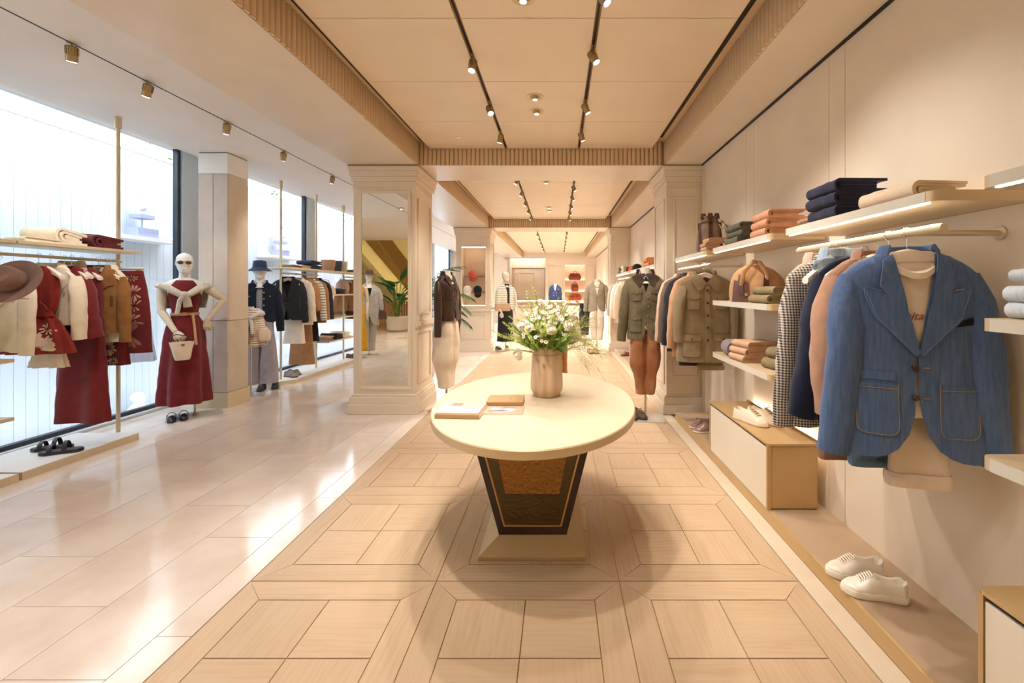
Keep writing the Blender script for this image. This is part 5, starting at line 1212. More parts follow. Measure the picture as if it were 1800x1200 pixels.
def trousers(root, mat, wz=1.02, cz=.76, hem=.25, hipw=.165, waist=.14, r0=.085, r1=.065, spread=.085, dep=.11, seed=0, cuff=True, name='trousers', toe=0, wide=False, conv=.62):
    g = G([(wz, waist, dep*.82), (wz - .08, (waist + hipw)/2, dep*.98), (cz, hipw, dep*1.08)], n=2.3, amp=0, wr=0)
    mb = MB(); cf = []
    for s_ in (-1, 1):
        x1 = spread*1.0 + toe
        q = G([(wz, waist*.53, dep*.82, s_*waist*.485, 0), (wz - .1, (waist+hipw)/2*.53, dep*1.0, s_*(waist+hipw)/2*.485, 0), (cz + .04, hipw*.53, dep*1.1, s_*hipw*.49, 0), (cz - .06, (hipw*.5 + r0)/2, dep*1.02, s_*(hipw*.49 + x1)/2, .0),
               (cz - .2, r0*.95, r0*1.2, s_*x1, .008), ((cz + hem)/2 - .05, (r0+r1)/2*.97, (r0+r1)/2*1.15, s_*x1*(1+conv)/2, .012), (hem, r1, r1*1.15, s_*x1*conv, 0)], n=2.5, amp=.006, k=4, wr=.012, seed=seed + s_, N=36, M=34)
        mb.join(q.mb(hole=False)); cf.append(x1*s_*conv)
    b = mb.build(name, mat, root, True)
    if cuff:
        for x in cf: MB().tube([(x, 0, hem + .035), (x, 0, hem + .015), (x, 0, hem - .005)], [(r1*1.08, r1*1.22), (r1*1.12, r1*1.26), (r1*1.08, r1*1.22)], 24, up=(0, 1, 0)).build('turn_up', mat, b, True)
    seam(g, [(0, wz - .03), (.004, wz - .1), (0, cz + .06)], paint('brown fly seam', '6A5A4A', .8), b, .0012, .004, 'fly_seam')  # brown seam line down the fly
    return g, b
def belt(g, parent, mat, z0, z1, off=.006, buckle=True):
    mb = MB(); n = 48
    o = [[g.pt(2*math.pi*k/n, z, off + e) for k in range(n)] for z, e in ((z0, 0), (z0, .004), (z1, .004), (z1, 0))]
    mb.loft(o, False, False); q = mb.build('belt', mat, parent, True)
    if buckle: MB().cbox(0, g.front(0, (z0+z1)/2, off + .006), (z0+z1)/2, .045, .006, abs(z1-z0)*1.2).build('buckle', BRASS, q, bevel=.002)
    return q
def worn_coat(root, mat, z, L, name, **k):
    """jacket on a figure: built below the neck point at height z"""
    h = bpy.data.objects.new('tmp', None); before = set(o.name for o in bpy.data.objects)
    return None
# --- burgundy mannequin by the window
BUR = cloth('burgundy crepe', '7A2A2C', '6A2326'); KNT = cloth('oat cable knit', 'D8CFC0', 'C4BAA8', 'knit'); TANB = paint('tan belt leather', 'C49A6A', .45); SUNG = paint('smoked lens', '5A3A1E', .15)
m1 = thing('mannequin', 'mannequin in sunglasses and burgundy dress by the window', 'mannequin', (-4.2, 4.9, 0), R(40))
stand(m1, .6, .5, .3, .09, .02)
hd = head_mb(1.0).xf(Matrix.Translation((0, -.005, 1.61))).build('head', MANW, m1, True)
neck_mb(.05, 1.54, 1.66).build('neck', MANW, m1, True)
sg = MB(); 
for s_ in (-1, 1):
    sg.loft([[(s_*.034 + .026*k*math.cos(a), -.107 - d_, 1.728 + .019*k*math.sin(a)) for a in [2*math.pi*i/14 for i in range(14)]] for k, d_ in ((1, -.003), (1, .003), (.9, .0045))])
sgo = sg.build('sunglasses', SUNG, m1, True); MB().tube([(-.062, -.1, 1.735), (-.035, -.108, 1.75), (0, -.108, 1.735), (.035, -.108, 1.75), (.062, -.1, 1.735)], .0028, 6).tube([(-.062, -.1, 1.735), (-.075, -.04, 1.735), (-.078, .03, 1.73)], .0025, 6).tube([(.062, -.1, 1.735), (.075, -.04, 1.735), (.078, .03, 1.73)], .0025, 6).build('glasses_frame', paint('tortoise', '2E1A10', .3), sgo, True)
MB().loft([[(w*math.cos(a), d*math.sin(a) + .01, z) for a in [2*math.pi*i/32 for i in range(32)]] for z, w, d in ((1.30, .13, .09), (1.42, .165, .09), (1.5, .17, .075), (1.535, .12, .06), (1.56, .06, .055))]).build('torso', MANW, m1, True)
gd = G([(1.535, .088, .062), (1.5, .12, .085), (1.44, .135, .1), (1.36, .145, .115), (1.28, .138, .115), (1.16, .112, .095), (1.06, .15, .12), (.9, .175, .145), (.6, .2, .17), (.17, .225, .2)], n=2.1, amp=.034, k=7, wr=.012, seed=1, M=40)
drs = gd.mb().build('dress', BUR, m1, True); belt(gd, m1, TANB, 1.145, 1.175)
MB().tube([(.07, gd.front(.07, 1.15) - .01, 1.16), (.085, gd.front(.08, 1.0) - .015, 1.02), (.1, gd.front(.09, .9) - .02, .82)], .012, 8, flat=.3).build('belt_end', TANB, m1, True)
# sweater tied round the shoulders
gk2 = G([(1.535, .1, .05, 0, .015), (1.505, .175, .08, 0, .02), (1.46, .203, .11, 0, .02), (1.36, .215, .13, 0, .03), (1.22, .2, .13, 0, .04)], n=2.2, amp=.012, k=5, wr=.01, seed=5, M=16)
swt = gk2.mb(R(14)).build('sweater', KNT, m1, True)
for s_ in (-1, 1):
    MB().tube([(s_*.19, .02, 1.47), (s_*.17, -.07, 1.47), (s_*.11, -.115, 1.43), (s_*.04, -.135, 1.38), (s_*.0, -.14, 1.365)], [(.06, .035), (.055, .035), (.048, .035), (.04, .032), (.036, .03)], 12, wr=.2, seed=s_).build('sleeve', KNT, swt, True)
    MB().tube([(0, -.15, 1.375), (s_*.03 - .01, -.15, 1.31), (s_*.045 - .015, -.14, 1.24 if s_ > 0 else 1.17)], [(.035, .028), (.04, .022), (.042, .02)], 12, wr=.2, seed=s_ + 4).build('sleeve_end', KNT, swt, True)
MB().ball((-.005, -.15, 1.375), .042, 12, 8, (1.1, .8, .9)).build('knot', KNT, swt, True)
# jointed arms: one holding the bag, one on the hip
JNT = paint('joint metal', '4A4038', .3, .6)
eR = (-.19, -.03, 1.19); wR = (-.075, -.15, .975)
limb(m1, 'upper_arm', (-.19, .01, 1.43), eR, .042, .036, MWOOD); limb(m1, 'forearm', eR, wR, .036, .025, MWOOD); MB().ball(eR, .012, 8, 6, (3.4, 1, 1)).build('elbow_joint', JNT, m1, True)
orient(hand_mb(1, .75, .95), wR, Vector(wR) - Vector(eR) + Vector((.05, 0, 0)), .6).build('hand', MWOOD, m1, True)
eL = (.35, .0, 1.31); wL = (.195, -.1, 1.09)
limb(m1, 'upper_arm', (.175, .0, 1.46), eL, .042, .034, MWOOD); limb(m1, 'forearm', eL, wL, .034, .024, MWOOD); MB().ball(eL, .012, 8, 6, (1, 1, 3.4)).build('elbow_joint', JNT, m1, True)
orient(hand_mb(-1, .6, .95), wL, (-.02, 0, -1), -.3).build('hand', MWOOD, m1, True)
hb = thing('handbag', 'small cream bucket handbag held by the burgundy mannequin', 'handbag', (-4.2, 4.9, 0), R(40)); hb.location = m1.location
CRL = cloth('cream leather', 'E6D3BA', None, 'leather')
gb2 = G([(.87, .105, .045, -.02, -.25), (.8, .09, .048, -.02, -.25), (.7, .07, .045, -.015, -.25), (.675, .06, .04, -.015, -.25)], n=2.6, amp=.0, wr=.004, M=12); gb2.mb().build('body', CRL, hb, True)
MB().tube([(-.11, -.25, .865), (-.1, -.24, .93), (-.07, -.22, .95), (-.03, -.22, .94), (.03, -.24, .93), (.07, -.25, .865)], .0055, 8).build('handle', cloth('black leather', '1C1814', None, 'leather'), hb, True)
MB().loft([[(-.01 + r*math.cos(a), gb2.front(-.01, .84) - d, .84 + r*.7*math.sin(a)) for a in [2*math.pi*i/12 for i in range(12)]] for r, d in ((.016, 0), (.016, .008), (.01, .01))]).build('clasp', BRASSD, hb, True)
def slingback(label, x, y, rz, grp):
    o = thing('shoe', label, 'shoe', (x, y, .0085), rz, grp)
    BLKL = cloth('black shoe leather', '23232A', None, 'leather')
    n = 16; out = [(-.12 + .24*i/n, .038*min(1, (i/n/.2 + .05)**.6)*min(1, ((1 - i/n)/.12 + .05)**.5)) for i in range(n + 1)]
    poly = out + [(a, -b) for a, b in reversed(out)]; MB().prism(poly, 0, .012).build('sole', BLKL, o)
    MB().loft([[(x_, b*1.05*math.cos(math.pi*j/10), .01 + h*math.sin(math.pi*j/10)**.7) for j in range(11)] for x_, b, h in ((-.12, .01, .012), (-.1, .028, .035), (-.06, .037, .048), (-.03, .037, .05))], closed=False).build('toe_cap', BLKL, o, True)
    MB().tube([(-.03, .036, .025), (.04, .036, .05), (.1, .02, .06), (.115, 0, .06), (.1, -.02, .06), (.04, -.036, .05), (-.03, -.036, .025)], .004, 6).build('strap', BLKL, o, True); return o
slingback('black slingback shoe nearer the window by the burgundy mannequin', X(297, 4.72), 4.75, R(131), 'black slingbacks'); slingback('black slingback shoe nearer the stone column', X(316, 4.78), 4.83, R(131), 'black slingbacks')
def jacket_on(root, z, mat, L=.74, yaw=0, name='jacket', **k):
    """coat hung on a figure: an inner Empty is avoided by shifting the finished meshes up"""
    n0 = len(bpy.data.objects); ex = set(bpy.data.objects)
    g, det = coat(root, mat, L, name=name, parent=root, **k)
    return g, det, ex
def lift(ex, root, z, yaw=0):
    M = Matrix.Translation((0, 0, z)) @ Matrix.Rotation(yaw, 4, 'Z')
    for o in list(bpy.data.objects):
        if o in ex or o.type != 'MESH': continue
        if o.data.users == 1: o.data.transform(M)
# --- man in dark denim jacket and bucket hat
NDN = cloth('dark denim', '1E2536', '161B28', 'denim'); LAV = cloth('lavender grey cotton', 'A79EA4', '988F96'); HATN = cloth('navy hat denim', '33435E', '2A3850')
m2 = thing('mannequin', 'mannequin in navy bucket hat, dark denim jacket and lavender trousers', 'mannequin', (-4.28, 6.25, 0), R(33))
stand(m2, .5, .5, .3)
head_mb(1.0).xf(Matrix.Translation((0, 0, 1.585))).build('head', MANW, m2, True); neck_mb(.055, 1.52, 1.64).build('neck', MANW, m2, True)
MB().lathe([(.08, .09), (.088, .02), (.092, .0), (.15, -.045), (.152, -.048), (.09, -.004), (.084, .02)][::-1] + [(.07, .1), (.02, .108), (.002, .109)], 32, (0, 0, 1.745)).build('bucket_hat', HATN, m2, True)
ex = set(bpy.data.objects); g, det = coat(m2, NDN, .58, jkeys(.58, .21, .21, .2, .11, .08), vz=-.2, sl=.6, out=.06, r0=.07, seed=21, lap=False, collar=False, parent=m2, name='denim_jacket', open_=.035, cut=.03)
shirt_collar(NDN, det, .082, -.03, g, .08, .045)
for s_ in (-1, 1): g.p([(s_*.12 - .05, -.19), (s_*.12 + .05, -.19), (s_*.12 + .05, -.225), (s_*.12, -.24), (s_*.12 - .05, -.225)], 'pocket_flap', NDN, det, .01, .004)
buttons(g, [(.05, -.16), (.05, -.25), (.05, -.34), (.05, -.43), (-.12, -.215), (.12, -.215)], paint('brass button', 'E0C27A', .3, .6), det, .009, .012)
gi, di = tee(m2, cloth('grey shirt', '8F8B92', 'A5A0A6', 'stripe', s1=40), .6, .16, .07, seed=22, parent=m2, name='shirt', d=.09, ch=.16, rib=False); collar_mb(.064, .048, -.02, .035, -25, 205, .014).build('collar', WHC, di, True)
lift(ex, m2, 1.55)
trousers(m2, LAV, 1.06, .78, .1, .17, .14, .105, .125, .1, .12, 23, cuff=False, conv=1.1)
MB().tube([(-.01, -.14, 1.02), (-.02, -.15, .95), (-.03, -.15, .86)], .004, 6).tube([(.01, -.14, 1.02), (.02, -.15, .94), (.025, -.15, .88)], .004, 6).build('drawstring', WHC, m2, True)
shoe('dark grey shoe nearer the child figure under the lavender trousers', X(462, 6.2) - .02, 6.2, .0085, R(115), 'dark grey shoes', L=.26, W=.09, H=.09, st='boat', up='3C3C44', sole='2A2A2C'); shoe('dark grey shoe nearer the rack under the lavender trousers', X(482, 6.3), 6.32, .0085, R(120), 'dark grey shoes', L=.26, W=.09, H=.09, st='boat', up='3C3C44', sole='2A2A2C')
# --- child torso in striped tee
STR = cloth('rust striped jersey', 'EFE3D2', 'C08A66', 'stripe', s1=34, w=.4); SCF = cloth('pale grey knit', 'DCD6D2', 'CFC8C4', 'knit')
m3 = thing('child_mannequin', 'small torso in a striped tee with a pale scarf, beside the stone column', 'mannequin', (-4.15, 5.88, 0), R(30))
stand(m3, .7, .3, .24); neck_mb(.038, 1.14, 1.2).build('neck', MANW, m3, True)
ex = set(bpy.data.objects); g3 = G(jkeys(.5, .135, .14, .155, .085, .055), seed=31); tb3 = g3.mb().build('tee', STR, m3, True)
for s_ in (-1, 1): sleeve_mb(s_, .135, .24, .05, .055, .055, .0, seed=31)[0].build('sleeve', STR, tb3, True)
lift(ex, m3, 1.17)
MB().tube([(-.13, .02, 1.1), (-.1, -.07, 1.11), (-.01, -.11, 1.06), (.02, -.12, .98), (.03, -.115, .84)], [(.035, .025), (.035, .025), (.03, .025), (.035, .02), (.04, .015)], 12, wr=.2).tube([(.13, .02, 1.1), (.1, -.07, 1.11), (-.0, -.115, 1.05), (-.03, -.12, .96), (-.035, -.115, .78)], [(.035, .025), (.035, .025), (.03, .025), (.035, .02), (.04, .015)], 12, wr=.2).tube([(-.13, .02, 1.1), (-.08, .06, 1.14), (0, .075, 1.15), (.08, .06, 1.14), (.13, .02, 1.1)], .035, 12, wr=.2).build('scarf', SCF, m3, True)
limb(m3, 'forearm', (.17, -.0, .9), (.19, -.06, .76), .026, .02, MWOOD); orient(hand_mb(-1, .8, .7), (.19, -.06, .76), (0, -.2, -1)).build('hand', MWOOD, m3, True)
limb(m3, 'forearm', (-.17, -.0, .9), (-.19, -.05, .76), .026, .02, MWOOD); orient(hand_mb(1, .5, .7), (-.19, -.05, .76), (0, -.1, -1)).build('hand', MWOOD, m3, True)
cb_ = thing('purse', 'small pale crossbody purse hanging on the striped child torso', 'bag', m3.location, R(30))
G([(.9, .055, .03, .16, -.12), (.85, .075, .035, .16, -.12), (.75, .07, .03, .16, -.12)], n=2.8, amp=0, M=8).mb(hole=False).build('body', CRL, cb_, True); MB().tube([(.1, -.12, .89), (.06, -.11, 1.0), (.05, -.09, 1.1)], .005, 6).build('strap', CRL, cb_, True)
# --- brown leather jacket figure beside the mirror column
LEA = cloth('brown leather', '3E261C', '2C1A13', 'leather'); IVT = cloth('ivory trousers', 'EDDFCB', 'E1D0B9')
m4 = thing('mannequin', 'headless mannequin in brown leather jacket and ivory trousers beside the mirror column', 'mannequin', (-1.355, 5.27, 0), R(74))
stand(m4, .5, .36, .3)
neck_mb(.055, 1.56, 1.66).build('neck', MANN, m4, True)
ex = set(bpy.data.objects); g, det = coat(m4, LEA, .56, jkeys(.56, .19, .185, .17, .11, .075), vz=-.14, sl=.62, out=.02, r0=.062, r1=.045, seed=41, lap=False, collar=False, parent=m4, name='leather_jacket', cut=.0, wr=.012)
shirt_collar(LEA, det, .078, -.025, g, .075, .05); g.p(pocket_poly(.1, -.2, .1, .12, .015), 'chest_pocket', LEA, det, .006, .005); g.p(rect(.045, -.215, .155, -.18), 'pocket_flap', LEA, det, .012, .004); g.p(pocket_poly(-.1, -.2, .1, .12, .015), 'chest_pocket', LEA, det, .006, .005); g.p(rect(-.155, -.215, -.045, -.18), 'pocket_flap', LEA, det, .012, .004)
buttons(g, [(0, -.18), (0, -.27), (0, -.36), (0, -.45)], BTN, det)
gi, di = tee(m4, WHC, .5, .15, .066, seed=42, parent=m4, name='shirt', d=.08, ch=.15, rib=False); collar_mb(.06, .045, -.02, .035, -20, 200, .012).build('collar', WHC, di, True)
lift(ex, m4, 1.62)
gt4, b4_ = trousers(m4, IVT, 1.1, .8, .26, .15, .13, .098, .056, .07, .115, 43); belt(gt4, b4_, IVT, 1.06, 1.09)
# --- olive jacket figure on the right
OLJ = cloth('olive waxed cotton', '766B50', '645A43'); COL = cloth('brown cord collar', '4A3A30', '3E2F26'); RUS = cloth('rust chino', 'AC744F', '9A6544')
m5 = thing('mannequin', 'headless mannequin in olive field jacket and rust trousers before the right column', 'mannequin', (.965, 4.86, 0), R(-6))
stand(m5, .5, .42, .34)
neck_mb(.058, 1.56, 1.67).build('neck', MANN, m5, True)
ex = set(bpy.data.objects); g, det = coat(m5, OLJ, .74, jkeys(.74, .2, .195, .2, .12, .08), vz=-.22, sl=.64, out=.075, r0=.066, r1=.05, seed=51, lap=False, collar=False, parent=m5, name='field_jacket', cut=.03, wr=.01, open_=.0)
shirt_collar(COL, det, .084, -.02, g, .09, .055)
for s_ in (-1, 1):
    g.p(pocket_poly(s_*.105, -.2, .1, .11, .015), 'chest_pocket', OLJ, det, .006, .005); g.p([(s_*.105 - .058, -.19), (s_*.105 + .058, -.19), (s_*.105 + .058, -.225), (s_*.105, -.24), (s_*.105 - .058, -.225)], 'pocket_flap', OLJ, det, .012, .004)
    edge(g, pocket_poly(s_*.105, -.2, .1, .11, .015), OLVD, det, .012); edge(g, pocket_poly(s_*.12, -.48, .12, .17, .015), OLVD, det, .013)
    g.p(pocket_poly(s_*.12, -.48, .12, .17, .015), 'lower_pocket', OLJ, det, .006, .006); g.p([(s_*.12 - .065, -.47), (s_*.12 + .065, -.47), (s_*.12 + .065, -.51), (s_*.12, -.525), (s_*.12 - .065, -.51)], 'pocket_flap', OLJ, det, .014, .004)
buttons(g, [(.015, -.27), (.015, -.37), (.015, -.47), (.015, -.57), (.105, -.225), (-.105, -.225), (.12, -.505), (-.12, -.505)], CHROME, det, .008, .018)
gi, di = tee(m5, cloth('navy check shirt', '2A2C3A', '57505A', 'check', s1=50), .62, .16, .07, seed=52, parent=m5, name='shirt', d=.09, ch=.16, rib=False); collar_mb(.062, .048, -.02, .035, -35, 215, .014).build('collar', cloth('orange check', 'C98A5C'), di, True)
MB().tube([(0, gi.front(0, -.06, .01), -.05), (.002, gi.front(0, -.1, .012), -.1), (0, gi.front(0, -.24, .012), -.26)], [(.014, .006), (.02, .006), (.028, .005)], 8, up=(0, 1, 0)).build('tie', cloth('dark tie', '241F28'), di, True)
lift(ex, m5, 1.62)
gt5, b5_ = trousers(m5, RUS, 1.06, .8, .28, .16, .14, .096, .052, .075, .12, 53); belt(gt5, b5_, LEA, 1.0, 1.035)
shoe('dark brown shoe nearer the table under the rust trousers', .79, 4.86, .0085, R(110), 'dark brown shoes', L=.27, W=.1, H=.09, st='boat', up='5A4436', sole='2E241E'); shoe('dark brown shoe nearer the wall under the rust trousers', .9, 4.88, .0085, R(110), 'dark brown shoes', L=.27, W=.1, H=.09, st='boat', up='5A4436', sole='2E241E')
# --- far figures
IVS = cloth('ivory striped jacket', 'EFE6D6', '6A5C4C', 'stripe', s1=24, w=.22); BKS = cloth('black skirt', '262429')
m6 = thing('mannequin', 'mannequin in ivory striped jacket and black printed skirt beyond the table', 'mannequin', (-1.25, 10.3, 0), R(42)); stand(m6, .5, .4, .3)
head_mb().xf(Matrix.Translation((0, 0, 1.62))).build('head', MANN, m6, True); neck_mb(.05, 1.55, 1.67).build('neck', MANN, m6, True)
ex = set(bpy.data.objects); g, det = coat(m6, IVS, .62, jkeys(.62, .19, .2, .22, .11, .08), vz=-.4, sl=.5, out=.07, r0=.07, r1=.065, seed=61, lap=False, collar=True, parent=m6, name='striped_jacket', open_=.03, cut=.02); tee(m6, BLK, .62, .15, .07, seed=62, parent=m6, name='black_top', d=.09, ch=.16, rib=False); lift(ex, m6, 1.58)
gs6 = G([(1.04, .14, .11), (.9, .18, .14), (.6, .19, .15), (.22, .2, .16)], n=2.2, amp=.012, k=5, seed=63); gs6.mb(hole=False).build('skirt', BKS, m6, True)
rr_ = random.Random(5); prt = []
for i in range(26):
    x, z = rr_.uniform(.0, .13), rr_.uniform(.28, .62); a = rr_.uniform(-.6, 1.4); L_ = rr_.uniform(.05, .12); dx, dz = L_*math.cos(a), L_*math.sin(a); prt.append([(x, z), (x + dx*.5 - dz*.06, z + dz*.5 + .008), (min(.17, x + dx), z + dz), (x + dx*.5 + dz*.06, z + dz*.5 - .004)])
gs6.pp(prt, 'leaf_print', WHC, m6, .003, .002, .08)
for s_, dx in ((-1, -.06), (1, .07)): limb(m6, 'forearm', (s_*.26, -.02, 1.07), (s_*.2, -.12, .9), .03, .022, MWOOD); orient(hand_mb(s_, .7, .95), (s_*.2, -.12, .9), (-s_*.1, -.1, -1)).build('hand', MWOOD, m6, True)
cl = thing('clutch', 'beige clutch bag held by the striped-jacket mannequin', 'bag', (-1.28, 10.15, .98), R(28)); MB().box(-.2, -.03, -.05, .16, .03, .13).build('body', cloth('beige leather', 'C7A68C', None, 'leather'), cl, bevel=.012); MB().prism([(-.2, .13), (.16, .13), (.15, .05), (-.02, .0), (-.19, .05)], -.038, -.031, 'y').build('flap', cloth('beige leather', 'C7A68C', None, 'leather'), cl)
shoe('white sneaker nearer the column under the black skirt', -1.4, 10.2, .0085, R(120), 'far white sneakers', L=.27, W=.1, H=.1, up='2A2626', sole='E8E0D4'); shoe('pale sneaker nearer the aisle under the black skirt', -1.22, 10.32, .0085, R(100), 'far white sneakers', L=.27, W=.1, H=.1, up='D8C4AC', sole='E8E0D4')
GRJ = cloth('grey-beige blazer', 'A0937F', '8F8370')
m7 = thing('mannequin', 'headless mannequin in grey-beige blazer and white trousers near the second right column', 'mannequin', (.87, 9.92, 0), R(-5)); stand(m7, .5, .4, .3)
neck_mb(.055, 1.56, 1.66).build('neck', MANN, m7, True)
ex = set(bpy.data.objects); coat(m7, GRJ, .68, jkeys(.68, .19, .19, .2, .11, .078), vz=-.36, sl=.56, out=.07, seed=71, peak=False, parent=m7, name='blazer', cut=.12, open_=.004); tee(m7, WHC, .6, .15, .07, seed=72, parent=m7, name='tee', d=.09, ch=.15); lift(ex, m7, 1.62)
trousers(m7, WHC, 1.06, .8, .3, .16, .135, .09, .07, .08, .11, 73)
shoe('tan shoe nearer the table under the white trousers', .71, 9.8, .0085, R(100), 'tan shoes', L=.27, W=.1, H=.1, st='loafer', up='B98A60', sole='6E4A30'); shoe('tan shoe nearer the wall under the white trousers', .83, 9.82, .0085, R(100), 'tan shoes', L=.27, W=.1, H=.1, st='loafer', up='B98A60', sole='6E4A30')
m8 = thing('mannequin', 'trouser form in black trousers half hidden behind the grey-beige blazer', 'mannequin', (.62, 10.5, 0), R(0)); stand(m8, .5, .34, .26)
trousers(m8, BLK, 1.1, .82, .34, .13, .11, .075, .06, .05, .09, 81, cuff=False)
NVB = cloth('navy double-breasted wool', '2C3350', '242A44')
m9 = thing('bust_form', 'far bust form in a navy double-breasted blazer at the end wall', 'mannequin', (-.15, 18.7, 0), 0); stand(m9, 1.0, .4, .4, plate=STEEL)
neck_mb(.055, 1.6, 1.68).build('neck', MANW, m9, True); ex = set(bpy.data.objects); g, det = coat(m9, NVB, .74, jkeys(.74, .2, .2, .21, .12, .078), vz=-.3, sl=.6, out=.05, seed=91, parent=m9, name='blazer', cut=.03); buttons(g, [(-.06, -.36), (.06, -.36), (-.06, -.46), (.06, -.46)], BRASS, det, .014); g.p([(.09, -.2), (.15, -.19), (.15, -.215), (.09, -.225)], 'pocket_square', WHC, det, .012); tee(m9, WHC, .5, .14, .07, seed=92, parent=m9, name='shirt', d=.09, ch=.14); lift(ex, m9, 1.66)
# --- figures seen only in the mirror
YLD = cloth('mustard satin', 'D9A62C', 'C8941F'); GRC = cloth('pale grey coat', 'B9B4AE', 'A8A29C'); HB = cloth('brown felt', '6A4A34')
m10 = thing('mannequin', 'mannequin in mustard dress, seen in the mirror', 'mannequin', (-4.22, .98, 0), R(150)); stand(m10, .5, .4, .3)
head_mb().xf(Matrix.Translation((0, 0, 1.6))).build('head', MANN, m10, True); neck_mb(.05, 1.53, 1.65).build('neck', MANN, m10, True)
gy = G([(1.55, .09, .06), (1.5, .15, .08), (1.38, .155, .11), (1.2, .13, .1), (1.0, .17, .13), (.5, .2, .17), (.16, .22, .19)], n=2.2, amp=.02, k=6, seed=101); gy.mb().build('dress', YLD, m10, True)
for s_ in (-1, 1): limb(m10, 'upper_arm', (s_*.18, 0, 1.45), (s_*.22, .02, 1.17), .042, .035, MWOOD); limb(m10, 'forearm', (s_*.22, .02, 1.17), (s_*.2, -.06, .92), .035, .024, MWOOD); orient(hand_mb(s_, .5), (s_*.2, -.06, .92), (0, -.1, -1)).build('hand', MWOOD, m10, True)
m11 = thing('mannequin', 'mannequin in brown hat and pale grey coat, seen in the mirror', 'mannequin', (-4.16, .5, 0), R(150)); stand(m11, .5, .4, .3)
head_mb().xf(Matrix.Translation((0, 0, 1.6))).build('head', MANN, m11, True); neck_mb(.055, 1.53, 1.65).build('neck', MANN, m11, True)
MB().lathe([(.17, .0), (.172, .004), (.1, .012), (.095, .06), (.08, .1), (.04, .112), (.002, .11)], 28, (0, 0, 1.765)).build('hat', HB, m11, True)
ex = set(bpy.data.objects); coat(m11, GRC, .9, jkeys(.9, .2, .2, .22, .12, .08), vz=-.3, sl=.6, out=.06, seed=111, parent=m11, name='coat'); lift(ex, m11, 1.56)
trousers(m11, GRC, 1.04, .78, .1, .165, .14, .09, .07, .08, .11, 113)
sb = thing('shoulder_bag', 'brown bag on the grey-coat mannequin, seen in the mirror', 'bag', (-3.9, .42, .78), R(150)); G([(.2, .06, .04), (.12, .09, .05), (0, .1, .05)], n=2.6, amp=0, M=10).mb(hole=False).build('body', cloth('brown grain', '5A3E30', None, 'leather'), sb, True); MB().tube([(-.06, 0, .2), (-.03, 0, .42), (.03, 0, .42), (.06, 0, .2)], .006, 6).build('strap', cloth('brown grain', '5A3E30', None, 'leather'), sb, True)
# ================================================================ WINDOW SIDE
# stone pillar
pc = MB().box(-4.35, 5.27, 0, -4.0, 5.62, ZS - .004)
PSTONE = STONE2
pil = MB().box(-4.345, 5.275, 0, -4.005, 5.615, ZS).build('column', paint('pillar core', '6A5E54', .7)); struct(pil, 'square stone-clad pillar between the shop windows', 'column')
for z0, z1 in ((.19, 1.052), (1.058, 2.83)):
    MB().box(-4.35, 5.27, z0, -4.178, 5.3, z1).build('stone_panel', PSTONE, pil); MB().box(-4.172, 5.27, z0, -4.0, 5.3, z1).build('stone_panel', PSTONE, pil)
    MB().box(-4.03, 5.301, z0, -4.0, 5.62, z1).build('stone_panel', STONE3, pil); MB().box(-4.35, 5.301, z0, -4.32, 5.62, z1).build('stone_panel', PSTONE, pil)
MB().box(-4.352, 5.268, 2.834, -3.998, 5.622, ZS - .012).build('capital', WHITE, pil); MB().box(-4.36, 5.255, 0, -3.985, 5.635, .185).build('plinth', CHAMP, pil, bevel=.002)
# display racks
DECK = paint('rack deck', 'E4DDD6', .5)
def rack_platform(label, y0, y1, x0=-4.62, x1=-4.02, chamfer=0):
    o = thing('rack_platform', label, 'platform', (0, 0, 0)); pl = [(x0, y0), (x1 - chamfer, y0), (x1, y0 + chamfer), (x1, y1), (x0, y1)] if chamfer else rect(x0, y0, x1, y1)
    MB().prism(pl, 0, .058).build('edge', CHAMP, o); MB().prism([(x0 + .004 if x == x0 else x - .004, y + (.004 if y == y0 else -.004 if y == y1 else 0)) for x, y in pl], .0582, .0612).build('deck', DECK, o); return o
rack_platform('low platform under the burgundy rack by the window', 3.27, 4.18); rack_platform('low platform cut by the left edge of the picture', 2.2, 3.25); rack_platform('long low platform under the far window rack', 6.5, 9.9, chamfer=.16)
PX_ = -4.24
def pole(label, y, z0=.0615):
    o = thing('rack_pole', label, 'pole', (PX_, y, 0)); MB().tube([(0, 0, z0), (0, 0, ZS)], .0165, 14).build('tube', CHAMP, o, True); MB().tube([(0, 0, ZS - .11), (0, 0, ZS - .001)], .026, 16).build('ceiling_collar', CHAMP, o, True)
pole('brass floor-to-ceiling pole at the end of the burgundy rack', 4.2); pole('brass pole of the burgundy rack out of view', 3.22)
pole('nearest brass pole of the far window rack', 6.66); pole('second brass pole of the far window rack', 7.63); pole('third brass pole of the far window rack', 8.6); pole('last brass pole of the far window rack', 9.57)
def rack_shelf(label, y0, y1, z, x0=-4.4, x1=-4.02, led=True):
    o = thing('rack_shelf', label, 'shelf', (0, 0, 0)); MB().box(x0, y0, z - .026, x1, y1, z).build('board', CHAMP, o, bevel=.002)
    MB().box(x0 + .02, y0 + .02, z - .03, x1 - .02, y1 - .02, z - .026).build('underside', CHAMPW, o); return o
rack_shelf('top shelf of the burgundy rack carrying the folded knits', 3.245, 4.2, 1.80); rack_shelf('top shelf of the rack cut by the left edge', 2.3, 3.235, 1.80)
rack_shelf('hat shelf at the left edge of the picture', 2.3, 3.225, 1.36); rack_shelf('middle shelf at the left edge of the picture', 2.3, 3.225, .92); rack_shelf('lowest shelf at the left edge of the picture', 2.3, 3.225, .49)
rack_shelf('long top shelf of the far window rack', 6.55, 9.6, 1.77); rack_shelf('upper middle shelf of the far window rack', 7.65, 8.6, 1.35); rack_shelf('lower middle shelf of the far window rack', 7.65, 8.6, .93); rack_shelf('low shelf of the far window rack', 7.65, 8.6, .52)
RZ = 1.70
